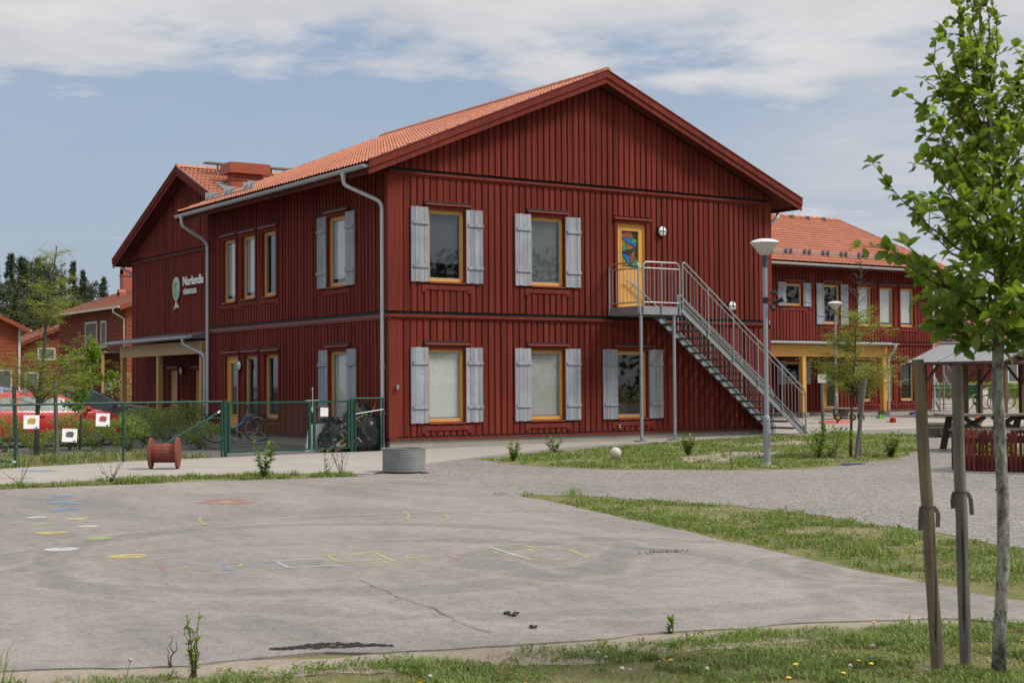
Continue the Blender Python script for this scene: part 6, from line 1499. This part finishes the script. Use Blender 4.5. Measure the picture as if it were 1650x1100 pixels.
# open pavilion
t = thing('pavilion', 'open wooden shelter on brown posts with a grey corrugated roof', 'pavilion', (27, 4.2, .2)); PYL = 4.45
def corr(x0, z0, x1, z1):
    mb = MB(); n = int(PYL/.076*4); vs = []; 
    for i in range(n+1):
        y = PYL*i/n; h = .014*math.cos(y/.076*2*math.pi); vs += [(x0,y,z0+h),(x1,y,z1+h)]
    mb.add(vs, [(2*i,2*i+2,2*i+3,2*i+1) for i in range(n)]); return mb.build('roof', M['corr'], t, smooth=True)
M['corr'] = mat('grey_corrugated_sheet', (.22,.225,.24), .55, .1, .12, (1,1,1))
corr(-.02,2.03,2.0,2.74); corr(4.02,2.03,2.0,2.74)
mb = MB(); 
for y in (1.45, 2.95): mb.bar((-.02,y,2.045),(2.0,y,2.755),.02,.012)
mb.build('sheet_seam', M['galvdark'], t)
mb = MB(); mb.lathe([(.08,0),(.08,PYL)], (0,0,0), 12); o = mb.build('ridge_cap', M['corr'], t); o.rotation_euler = (R(-90),0,0); o.location = (2.0,0,2.74)
for x in (.40, 3.6):
    mb = MB(); mb.box(x-.07,x+.07,-.0,PYL-.1,1.93,2.08); mb.build('beam', M['oldpost'], t)
    for y in (.35, 2.05, 3.95):
        mb = MB(); mb.box(x-.075,x+.075,y-.075,y+.075,0,1.93); mb.build('post', M['oldpost'], t)
        for s in (-1, 1):
            if 0 < y+s*.7 < PYL: mb = MB(); mb.bar((x,y+s*.05,1.25),(x,y+s*.68,1.92),.07,.10,(1,0,0)); mb.build('brace', M['oldpost'], t)
for y in (.35, 2.05, 3.95):
    mb = MB(); mb.box(.3,3.7,y-.05,y+.05,1.93,2.06); mb.bar((0.2,y,2.05),(2.0,y,2.66),.06,.10,(0,1,0)); mb.bar((3.8,y,2.05),(2.0,y,2.66),.06,.10,(0,1,0)); mb.build('truss', M['oldpost'], t)
mb = MB(); mb.bar((-.02,0,2.0),(2.0,0,2.70),.03,.12,(0,1,0)); mb.bar((4.02,0,2.0),(2.0,0,2.70),.03,.12,(0,1,0)); mb.build('bargeboard', M['oldpost'], t); mb = MB(); mb.box(-.03,-.005,0,PYL,1.93,2.03); mb.build('fascia', M['oldpost'], t)

# ------------------------------------------------ bicycles
def bicycle(base, rz, label, col, step=True, basket=True, s=1.0, lean=.06):
    """rear axle at x=0, front wheel towards +x"""
    t = thing('bicycle', label, 'bicycle', base, rz); t.rotation_euler = (lean, 0, rz); t.scale = (s,s,s); r_ = .35; wb = 1.08; fm_ = col
    def wheel(x):
        mb = MB(); mb.ring((x,0,r_), (0,1,0), r_-.018, .018, 30, 8); w_ = mb.build('wheel', M['black'], t, smooth=True)
        mb = MB(); mb.ring((x,0,r_), (0,1,0), r_-.045, .010, 30, 6)
        for i in range(16):
            a = 2*math.pi*i/16; mb.tube([(x+.02*math.cos(a+.5), .02*(-1)**i, r_+.02*math.sin(a+.5)), (x+(r_-.05)*math.cos(a), 0, r_+(r_-.05)*math.sin(a))], .0016, 4, False)
        mb.tube([(x,-.04,r_),(x,.04,r_)], .02, 10); mb.build('rim', M['steel'], w_)
    wheel(0); wheel(wb)
    bb = Vector((.42,0,.29)); st_ = Vector((.27,0,.72)); hd = Vector((.86,0,.80)); hd2 = Vector((.90,0,.66)); mb = MB(); F = lambda a, b, r0=.016: mb.tube([a, b], r0, 10)
    F(bb, st_); F(bb, hd2, .022 if step else .018); F(hd, hd2, .02)
    if not step: F(st_-Vector((0,0,.03)), hd)
    else: mb.tube([hd, Vector((.66,0,.50)), Vector((.45,0,.36))], .016, 10)
    for y in (-.05,.05): F((0,y,r_), bb+Vector((0,y*.6,0)), .009); F((0,y,r_), st_-Vector((0,0,.05)), .008)
    mb.build('frame', fm_, t, smooth='auto')
    mb = MB(); 
    for y in (-.05,.05): mb.tube([hd2+Vector((0,y,-.02)), Vector((wb-.02,y,r_))], .012, 8)
    mb.tube([hd, hd+Vector((-.045,0,.17))], .014, 8); mb.build('fork', M['black'] if step else fm_, t, smooth='auto')
    hb = hd+Vector((-.05,0,.19)); mb = MB(); mb.tube([hb+Vector((-.16,-.29,.03)), hb+Vector((-.03,-.22,.05)), hb, hb+Vector((-.03,.22,.05)), hb+Vector((-.16,.29,.03))], .011, 8); h = mb.build('handlebar', M['steel'], t, smooth='auto')
    for sg in (-1,1): mb = MB(); mb.tube([hb+Vector((-.18,sg*.30,.03)), hb+Vector((-.07,sg*.25,.045))], .017, 8); mb.build('grip', M['black'], h)
    mb = MB(); mb.tube([st_, st_+Vector((-.04,0,.16))], .013, 8); mb.ball(st_+Vector((-.07,0,.19)), .1, 12, (1.35,.75,.32)); mb.build('saddle', M['black'], t, smooth='auto')
    mb = MB(); mb.ring((bb.x,-.05,bb.z), (0,1,0), .09, .008, 20, 6); mb.tube([bb+Vector((0,-.06,0)), bb+Vector((.10,-.07,-.13))], .010, 6); mb.tube([bb+Vector((0,.06,0)), bb+Vector((-.10,.07,.13))], .010, 6); mb.box(bb.x+.06,bb.x+.15,-.14,-.07,bb.z-.14,bb.z-.12); mb.box(bb.x-.15,bb.x-.06,.07,.14,bb.z+.12,bb.z+.14); mb.box(bb.x-.1,bb.x+.08,-.055,-.035,bb.z-.06,bb.z+.07); mb.build('crank', M['black'], t)
    if basket:
        mb = MB(); c = hd+Vector((.16,0,.0))
        for i in range(7):
            k = i/6; mb.tube([c+Vector((-.10,-.16+.32*k,0)), c+Vector((-.13,-.19+.38*k,.24))], .004, 4); mb.tube([c+Vector((.10,-.16+.32*k,0)), c+Vector((.15,-.19+.38*k,.24))], .004, 4)
            mb.tube([c+Vector((-.10,-.16+.32*k,0)), c+Vector((.10,-.16+.32*k,0))], .004, 4)
        for z, a in ((0,.10),(.12,.115),(.24,.14)): mb.tube([c+Vector((-a,-.15-a*.25,z)), c+Vector((a,-.15-a*.25,z)), c+Vector((a,.15+a*.25,z)), c+Vector((-a,.15+a*.25,z)), c+Vector((-a,-.15-a*.25,z))], .006, 4)
        mb.build('basket', M['black'], t)
        mb = MB(); mb.box(-.30,.10,-.06,.06,.72,.74); mb.tube([(-.28,-.05,.72),(0,-.06,r_)], .006, 4); mb.tube([(-.28,.05,.72),(0,.06,r_)], .006, 4); mb.build('luggage_rack', M['black'], t)
        for x in (0, wb): mb = MB(); mb.tube([(x+(r_+.03)*math.cos(R(a)), 0, r_+(r_+.03)*math.sin(R(a))) for a in range(20, 170, 15)], .022, 6); mb.build('mudguard', M['black'], t, smooth='auto')
    return t
b_ = at(347, 38.2); bicycle(Vector((b_.x,b_.y,.03)), R(-16), 'blue step-through bicycle with black basket parked in the hoop rack by the glazed door', mat('bike_blue', (.015,.13,.42), .3, 0, .05, coat=.4), lean=-.05)
b0 = at(385, 38.6); t = thing('bicycle_rack', 'low galvanised hoop rack holding the blue bicycle', 'bicycle rack', (b0.x, b0.y, .015), R(-30))
for i in range(5):
    for dy in (-.03,.03):
        mb = MB(); mb.tube(arc((i*.26,dy+.0,.04), (.87,-.5,0), (0,0,1), .24, 0, 180, 14), .009, 6); mb.build('hoop', M['galv'], t, smooth='auto')
mb = MB(); mb.box(-.1,1.3,-.20,-.17,0,.035); mb.box(-.1,1.3,.16,.19,0,.035); mb.build('base_rail', M['galv'], t)
b_ = at(1559, 66); bicycle(b_, R(-8), 'neon yellow bicycle parked beyond the green fence under the shelter', mat('neon_yellow', (.35,.48,.02), .4), False, False, .95)
b_ = at(1590, 68); bicycle(b_, R(-30), 'dark bicycle in the far rack right of the neon yellow one', M['black'], False, False, .95)
b_ = at(1598, 66); bicycle(b_, R(-5), 'dark blue bicycle partly behind the tree trunk beyond the fence', mat('navy_bike', (.02,.03,.07), .4), False, False, .95)
b0 = at(1578, 65.5); t = thing('bicycle_rack', 'far galvanised hoop rack beyond the green fence', 'bicycle rack', b0, R(-30))
for i in range(4): mb = MB(); mb.tube(arc((i*.35,0,.03), (.5,-.86,0), (0,0,1), .25, 0, 180, 12), .014, 6); mb.build('hoop', M['galv'], t, smooth='auto')

# ------------------------------------------------ cars
def car(base, rz, label, paint, Lc=4.15, H=1.42, Wd=1.74, kind='hatch'):
    """nose towards +x, centred"""
    t = thing('parked_car', label, 'car', base, rz); h = Lc/2
    if kind == 'hatch': top = [(-1,.55,.90),(-.97,.75,.98),(-.88,.96,1.0),(-.74,1.22,1.0),(-.55,1.38,1.0),(-.2,1.42,1.0),(.22,1.37,1.0),(.40,1.22,1.0),(.66,.97,1.0),(.78,.91,1.0),(.90,.79,.97),(.97,.64,.92),(1,.48,.85)]
    else: top = [(-1,.55,.9),(-.97,.85,.97),(-.92,.98,1),(-.8,1.25,1),(-.6,1.40,1),(-.1,1.46,1),(.1,1.38,1),(.28,1.20,1),(.47,.98,1),(.7,.92,1),(.88,.80,.97),(.97,.62,.92),(1,.48,.85)]
    k = H/1.42; belt = lambda u: .90*k + .05*k*max(0,-u)
    # one continuous skin: rings across the car at stations along it
    ss = []; xs = np.linspace(-1,1,41)
    tx = [a[0] for a in top]; tz = [a[1]*k for a in top]; twd = [a[2] for a in top]; rings = []
    for u in xs:
        z = float(np.interp(u, tx, tz)); w_ = Wd/2*float(np.interp(u, tx, twd))*(1-.06*abs(u)**3); bz = min(belt(u), z-.03); hi = z > belt(u)+.05
        rw = w_*(.74 if hi else .93); mid = (bz+.22)/2
        rings.append([(u*h, y, zz) for y, zz in ((-w_*.90,.20),(-w_*.99,.30),(-w_,mid),(-w_*.975,bz-.02),(-w_*.94 if hi else -rw,bz+ (.02 if hi else .015)),(-rw*(1.0),max(z-.06,bz+.02)),(-rw*.86,z-.012),(0,z+.012),(rw*.86,z-.012),(rw*1.0,max(z-.06,bz+.02)),(w_*.94 if hi else rw,bz+(.02 if hi else .015)),(w_*.975,bz-.02),(w_,mid),(w_*.99,.30),(w_*.90,.20))])
    mb = MB(); n = len(rings[0]); vs = [p for rg_ in rings for p in rg_]; fs = []
    for i in range(len(rings)-1):
        for j in range(n): fs.append((i*n+j, (i+1)*n+j, (i+1)*n+(j+1)%n, i*n+(j+1)%n))
    fs += [tuple(range(n)), tuple(range(len(rings)*n-1,(len(rings)-1)*n-1,-1))]; mb.add(vs, fs); body = mb.build('body', paint, t, smooth='auto')
    def side_glass(u0, u1, s, name='side_window'):
        mb = MB(); us = np.linspace(u0, u1, 9); pts_lo = []; pts_hi = []
        for u in us:
            z = float(np.interp(u, tx, tz)); w_ = Wd/2*(1-.06*abs(u)**3); b_ = belt(u)+.035; zt = max(z-.085, b_+.012); f = lambda zz: w_*(.94 + (.74-.94)*(zz-belt(u)-.02)/max(.05, z-.06-belt(u)-.02))
            pts_lo.append((u*h, s*(f(b_)+.006), b_)); pts_hi.append((u*h, s*(f(zt)+.006), zt))
        mb.add(pts_lo+pts_hi, [(i,i+1,9+i+1,9+i) for i in range(8)]); mb.build(name, M['carglass'], t, smooth=True)
    for s in (-1,1):
        if kind == 'hatch': side_glass(-.80,-.36,s); side_glass(-.30,.50,s)
        else: side_glass(-.86,-.55,s); side_glass(-.50,-.10,s); side_glass(-.06,.36,s)
    def end_glass(u0, u1, name):
        mb = MB(); us = np.linspace(u0, u1, 6); vs = []
        for u in us:
            z = float(np.interp(u, tx, tz)); w_ = Wd/2*.74*.84
            for y in (-w_, 0, w_): vs.append((u*h, y, z+(.02 if y == 0 else .0)+.006))
        mb.add(vs, [(3*i+j, 3*i+3+j, 3*i+4+j, 3*i+1+j) for i in range(5) for j in range(2)]); mb.build(name, M['carglass'], t, smooth=True)
    end_glass(*((.28,.63) if kind == 'hatch' else (.12,.43)),'windscreen'); end_glass(-.93,-.68,'rear_window')
    for x in (-.60*h, .62*h):
        for s in (-1,1):
            mb = MB(); mb.ring((x,s*(Wd/2-.10),.31), (0,1,0), .235, .075, 24, 8); w_ = mb.build('wheel', M['black'], t, smooth=True)
            mb = MB(); mb.lathe([(.21,-.05),(.21,.05),(.05,.065)], (0,0,0), 10); o = mb.build('rim', M['steel'], w_); o.location = (x,s*(Wd/2-.08),.31); o.rotation_euler = (R(-90)*s,0,0)
    for s in (-1,1):
        mb = MB(); mx_ = (.50 if kind == 'hatch' else .30)*h; mb.ball((mx_, s*(Wd/2+.09), belt(0)+.07), .10, 10, (.7,1.0,.75)); mb.bar((mx_+.03,s*(Wd/2-.05),belt(0)+.04),(mx_+.02,s*(Wd/2+.06),belt(0)+.05),.04,.03); mb.build('wing_mirror', paint, t, smooth=True)
        mb = MB(); mb.ball((.90*h, s*Wd*.37, .70*k), .10, 10, (1.3,.8,.45)); mb.build('headlight', M['headlamp'], t, smooth=True)
        mb = MB(); mb.box(-.05*h-.09,-.05*h+.09, s*(Wd/2-.012), s*(Wd/2+.02), .80*k,.825*k); mb.build('door_handle', paint, t)
    mb = MB(); mb.box(h-.02,h+.012,-.26,.26,.36,.47); mb.build('number_plate', M['white'], t)
    return t
M['headlamp'] = mat('headlamp_lens', (.25,.26,.27), .2, 0, .1); M['carglass'] = mat('tinted_car_glass', (.10,.12,.125), .3, 0, .05, spec=.3)
def paint(name, c, met=0.): return mat(name, c, .38, met, .03, coat=.25)
bR = at(172, 38.5)
car((bR.x-2.0, bR.y-.4, .01), R(3), 'red hatchback parked behind the fence shrubs, nose to the right', paint('red_car_paint', (.48,.012,.016)), 4.2, 1.36)
bS = at(250, 43.5)
car((bS.x-2.35, bS.y-.2, .01), R(2), 'dark silver estate car half hidden behind the red hatchback', paint('silver_car_paint', (.15,.155,.165), .5), 4.7, 1.46, 1.8, 'estate')
bB = at(118, 48); car((bB.x-2.3, bB.y, .01), R(2), 'blue grey car whose roof shows above the red hatchback', paint('bluegrey_car_paint', (.10,.13,.20), .4), 4.6, 1.5, 1.8, 'estate')
bW = at(24, 52); car((bW.x-2.2, bW.y, .01), R(2), 'white car roof farthest left behind the other cars', paint('white_car_paint', (.6,.62,.64)), 4.4, 1.6, 1.8, 'estate')

# ------------------------------------------------ houses beyond the car park
M['hred'] = grey_wood('house_red_boards', (.13,.033,.023), (.19,.05,.034), False); M['hsunlit'] = grey_wood('house_sunlit_boards', (.215,.055,.028), (.30,.08,.042), False)  # orange boards: sunlight on the walls is put into their colour
M['trim'] = mat('pale_trim', (.55,.53,.48), .5, 0, .05); M['winframe'] = mat('grey_window_frame', (.45,.46,.48), .5, 0, .05)
def house(label, x0, x1, y0, y1, ze, slope, mside, mfront, wins=(), ov=.5, tile=None, zb=0., name='house'):
    """ridge along y; the gable looks down -y and the long wall down -x"""
    t = thing(name, label, 'house', (x0, y0, 0)); w_ = x1-x0; d = y1-y0; xm = w_/2; zr = ze + slope*xm
    mb = MB(); mb.add([(w_,0,zb),(w_,d,zb),(w_,d,ze),(w_,0,ze)], [(0,1,2,3)]); mb.build('wall', mside, t); mb = MB(); mb.add([(0,0,zb),(0,d,zb),(0,d,ze),(0,0,ze)], [(0,3,2,1)])
    z = .25
    while z < ze: mb.box(-.018,0,.0,d,z,z+.012); z += .24
    mb.build('wall', mside, t)
    mb = MB(); mb.add([(0,d,zb),(w_,d,zb),(w_,d,ze),(xm,d,zr),(0,d,ze)], [(4,3,2,1,0)]); mb.build('wall', mfront, t); mb = MB(); mb.add([(0,0,zb),(w_,0,zb),(w_,0,ze),(xm,0,zr),(0,0,ze)], [(0,1,2,3,4)])
    z = .25
    while z < ze: mb.box(0,w_,-.018,0,z,z+.012); z += .24
    mb.build('wall', mfront, t)
    for s in (-1, 1):
        mb = MB(); q = []; ex = xm+ov
        f = lambda u, y, h_: (xm + s*u, y, zr - slope*u + h_)
        nr = 16
        for i in range(nr):
            u1, u0 = ex*(i+1)/nr, ex*i/nr; mb.hexa([f(u0,-ov,.04),f(u0,d+ov,.04),f(u1,d+ov,.04),f(u1,-ov,.04)], [f(u0,-ov,.12),f(u0,d+ov,.12),f(u1,d+ov,.17),f(u1,-ov,.17)])
        r_ = mb.build('roof', tile or M['tile_far'], t)
        for y in (-ov-.03, d+ov+.0): mb = MB(); mb.hexa([f(0,y,-.14),f(0,y+.03,-.14),f(ex,y+.03,-.14),f(ex,y,-.14)], [f(0,y,.13),f(0,y+.03,.13),f(ex,y+.03,.13),f(ex,y,.13)]); mb.build('bargeboard', mfront, t)
        mb = MB(); mb.box(xm+s*(ex-.02), xm+s*(ex+.10), -ov, d+ov, ze-slope*ov-.02, ze-slope*ov+.10); mb.build('gutter', M['trim'], t)
        mb = MB(); a = -ov+.04
        mb.hexa([f(0,a,.0),f(0,d+ov-.04,.0),f(ex,d+ov-.04,.0),f(ex,a,.0)], [f(0,a,.038),f(0,d+ov-.04,.038),f(ex,d+ov-.04,.038),f(ex,a,.038)]); mb.build('soffit', M['trim'], t)
    for (side, s0, s1, z0, z1) in wins:
        P = (lambda s_, dd, z_: (-dd, s_, z_)) if side == 'x' else (lambda s_, dd, z_: (s_, -dd, z_)); mb = MB()
        def bx(mb, a, b, c_, e, g, h_): p = P(a,c_,g); q = P(b,e,h_); mb.box(p[0],q[0],p[1],q[1],p[2],q[2])
        bx(mb, s0,s0+.12,0,.05,z0,z1); bx(mb, s1-.12,s1,0,.05,z0,z1); bx(mb, s0+.12,s1-.12,0,.05,z0,z0+.12); bx(mb, s0+.12,s1-.12,0,.05,z1-.12,z1); fr = mb.build('window', M['winframe'], t)
        mb = MB(); bx(mb, s0+.12,s1-.12,.004,.02,z0+.12,z1-.12); mb.build('pane', M['carglass'], fr)
    return t
h2 = house('dark red two storey house with clay tile roof and brown chimney behind the parking', 11.2, 22.5, 49.2, 61.0, 5.95, .34, M['hred'], M['hsunlit'], [('x',4.7,6.8,3.8,5.25),('x',3.1,4.05,3.7,5.22),('x',5.4,6.4,1.3,2.35),('x',2.2,3.15,1.35,1.75),('y',2.5,3.6,3.7,5.2)])  # shaded side and sunlit gable get two colours, light painted in
ch = MB(); ch.box(3.55,4.15,10.55,11.2,6.9,8.72); ch.box(3.5,4.2,10.5,11.25,8.35,8.42); ch.tube([(3.55,10.87,8.70),(4.15,10.87,8.70)], .30, 12); ch.build('chimney', mat('chimney_sheet', (.30,.085,.055), .5), h2)
ch = MB(); ch.box(1.9,2.3,6.5,6.95,6.3,7.05); ch.tube([(1.9,6.72,7.05),(2.3,6.72,7.05)], .2, 10); ch.build('vent', bpy.data.materials['chimney_sheet'], h2)
dp = MB(); dp.tube([(-.6,.3,5.75),(-.6,.3,5.55),(-.06,.1,5.2),(-.06,.1,.2)], .05, 8); dp.build('downpipe', M['trim'], h2, smooth=True)
pc_ = MB(); pc_.box(-1.0,-.88,.9,7.2,3.05,3.35); b_o = pc_.build('porch_beam', M['beige'], h2)
for y in (1.0, 5.1, 7.0): pc_ = MB(); pc_.box(-1.0,-.86,y-.07,y+.07,.1,3.05); pc_.build('porch_post', M['beige'], h2)
pc_ = MB(); pc_.box(-1.05,0,.8,7.3,3.35,3.42); pc_.build('porch_roof', M['galvdark'], h2)
wl = MB(); wl.box(0,.15,0,5.6,0,.75); tag(wl.build('low_wall', M['dark'], None, loc=(9.2,50.6,.0)), 'low dark wall with a pale coping in front of the far house', 'wall'); 
cp = MB(); cp.box(-.05,.2,-.05,5.65,.75,.9); cp.build('coping', M['trim'], bpy.data.objects['low_wall'])
pn = MB()
for i in range(9): pn.box(.55+.18*i,.55+.18*i+.165,-.03,.0,.1,3.2)
pn.build('panel', M['trim'], h2)
h1 = house('sunlit orange red gabled house at the left picture edge behind the cars', 0.6, 10.65, 67.5, 80, 5.35, .47, M['hsunlit'], M['hsunlit'], [('y',8.0,9.55,1.3,2.65),('y',3,4.5,1.3,2.65)])
dp = MB(); dp.box(9.93,10.07,-.05,-.002,.1,5.3); dp.build('corner_board', M['trim'], h1)
house('small red gabled house in the gap between the orange house and the chimney house', 13.3, 21.5, 78, 90, 4.5, .42, M['hred'], M['hred'], [('y',1.5,2.8,3.45,4.35),('y',.6,1.6,1.2,2.6)])
# right hand background
b_ = at(1560, 140); t = house('red roofed house behind the hedge seen under the tree crown', b_.x-4, b_.x+14, b_.y-4, b_.y+6, 6.0, .32, M['hred'], M['hred'], [('y',2,3.4,2.0,4.2),('x',3,5,3.5,5)])
b_ = at(1500, 128); house('white gabled house just right of the wing corner', b_.x-4.3, b_.x+2.2, b_.y, b_.y+9, 5.4, .4, M['trim'], M['trim'], [('y',4.2,5.2,2.6,4)])
b_ = at(1622, 112); house('red house with white window under the shelter roof at the right edge', b_.x-.8, b_.x+9, b_.y, b_.y+8, 4.0, .4, M['hred'], M['hred'], [('y',.9,2.1,1.4,3.1)])
def hedge(name, label, p, q, w_, h, n, lsz, seed):
    rg = np.random.default_rng(seed); p = np.array(p); q = np.array(q); d = (q-p)/np.linalg.norm(q-p); o = np.array((-d[1], d[0], 0)); LVs = Leaves(seed)
    for i in range(n):
        s = rg.random(); a = rg.uniform(-1,1); zz = rg.random()**.7; hh = h*(1+.16*mnoise.noise(Vector((s*9,seed,0)))); P_ = p + (q-p)*s + o*a*w_*(1-.3*zz) + np.array((0,0,hh*zz)); dd = rdir(rg); dd[2] = abs(dd[2])
        LVs.add(P_, dd, np.array((0,0,1))+.8*rdir(rg), lsz*rg.uniform(.6,1.3), lsz*.6, np.clip(rg.normal(.45,.2)+.5*mnoise.noise(Vector(P_*.6)),0,1))
    tag(LVs.build(name, M['hedge'], None, fine=False), label, 'hedge')
hedge('hedge', 'bright green low hedge beyond the road at right', at(1490,105), at(1720,100), .9, 1.1, 3200, .22, 3)
hedge('hedge', 'taller darker hedge behind the bins at right', at(1480,122), at(1740,116), 1.4, 2.6, 4500, .32, 4)
for px, dp_, c, lab in ((1563,103,(.02,.16,.06),'green wheeled bin standing before the far hedge'),(1579,102,(.10,.055,.035),'brown wheeled bin right of the green one')):
    b_ = at(px, dp_); t = thing('wheeled_bin', lab, 'bin', b_, -YAW); w_ = .42 if px < 1570 else .30
    mb = MB(); mb.hexa([(-w_*.8,-.3,.1),(w_*.8,-.3,.1),(w_*.8,.3,.1),(-w_*.8,.3,.1)], [(-w_,-.36,.98),(w_,-.36,.98),(w_,.36,.98),(-w_,.36,.98)]); mb.build('body', mat('bin_%d' % px, c, .5, 0, .1), t)
    mb = MB(); mb.hexa([(-w_-.03,-.40,.98),(w_+.03,-.40,.98),(w_+.03,.4,.98),(-w_-.03,.4,.98)], [(-w_+.04,-.3,1.08),(w_-.04,-.3,1.08),(w_-.04,.36,1.08),(-w_+.04,.36,1.08)]); mb.build('lid', bpy.data.materials['bin_%d' % px], t)
    for s in (-1,1): mb = MB(); mb.ring((s*w_*.85,-.30,.1), (1,0,0), .07, .03, 14, 6); mb.build('wheel', M['black'], t)
mb = MB(); mb.box(-.25,.25,-.08,.08,0,.8); mb.box(-.27,.27,-.1,.1,.8,.84); tag(mb.build('meter_cabinet', M['trim'], None, loc=at(1586, 92)), 'small pale cabinet standing right of the brown bin', 'cabinet')
# green fence and second stair at the corner of the wing
gp = [at(1498,62), at(1573,60), at(1642,59), at(1730,58)]
FE3 = fence('chain_link_fence', 'green fence beyond the shelter at right of the wing corner', gp, 1.12)
mb = MB(); o = gp[0]; mb.tube([p-o+Vector((0,0,.95)) for p in gp], .016, 6); mb.build('mid_rail', M['green'], FE3)
p0 = at(1577, 60); mb = MB(); mb.tube([(0,0,0),(0,0,1.15)], .03, 10); tag(mb.build('gate_post', M['green'], None, loc=p0, smooth='auto'), 'single green gate post doubling the fence post by the far bins', 'post')
s0 = at(1504, 66); s1 = at(1533, 62.8); t = thing('steel_staircase', 'second galvanised stair at the far corner of the wing', 'staircase', s0); u = s1-s0; u.z = 0; Ls = u.length; u = u/Ls; v_ = Vector((-u.y,u.x,0))
for k in (-.45,.45):
    mb = MB(); mb.bar(v_*k+Vector((0,0,1.55)), u*Ls*.95+v_*k+Vector((0,0,.05)), .02, .2); mb.build('stringer', M['galv'], t)
    mb = MB(); mb.tube([v_*k+Vector((0,0,2.55)), u*Ls*.95+v_*k+Vector((0,0,1.05)), u*Ls*.95+v_*k], .022, 8); mb.tube([v_*k+Vector((0,0,2.40)), u*Ls*.95+v_*k+Vector((0,0,.90))], .016, 6)
    for i in range(14): a = u*Ls*.95*i/13+v_*k; z = 1.55-1.5*i/13; mb.tube([a+Vector((0,0,z)), a+Vector((0,0,z+1.0))], .009, 5)
    mb.build('railing', M['galv'], t)
    mb = MB(); mb.tube([v_*k, v_*k+Vector((0,0,2.55))], .04, 8); mb.build('post', M['galv'], t)
for i in range(8): mb = MB(); a = u*Ls*.9*(i+.5)/8; z = 1.5-1.45*(i+.5)/8; mb.hexa([a+v_*-.44+Vector((0,0,z-.02)), a+v_*.44+Vector((0,0,z-.02)), a+u*.24+v_*.44+Vector((0,0,z-.02)), a+u*.24+v_*-.44+Vector((0,0,z-.02))], [a+v_*-.44+Vector((0,0,z)), a+v_*.44+Vector((0,0,z)), a+u*.24+v_*.44+Vector((0,0,z)), a+u*.24+v_*-.44+Vector((0,0,z))]); mb.build('tread', M['galvdark'], t)
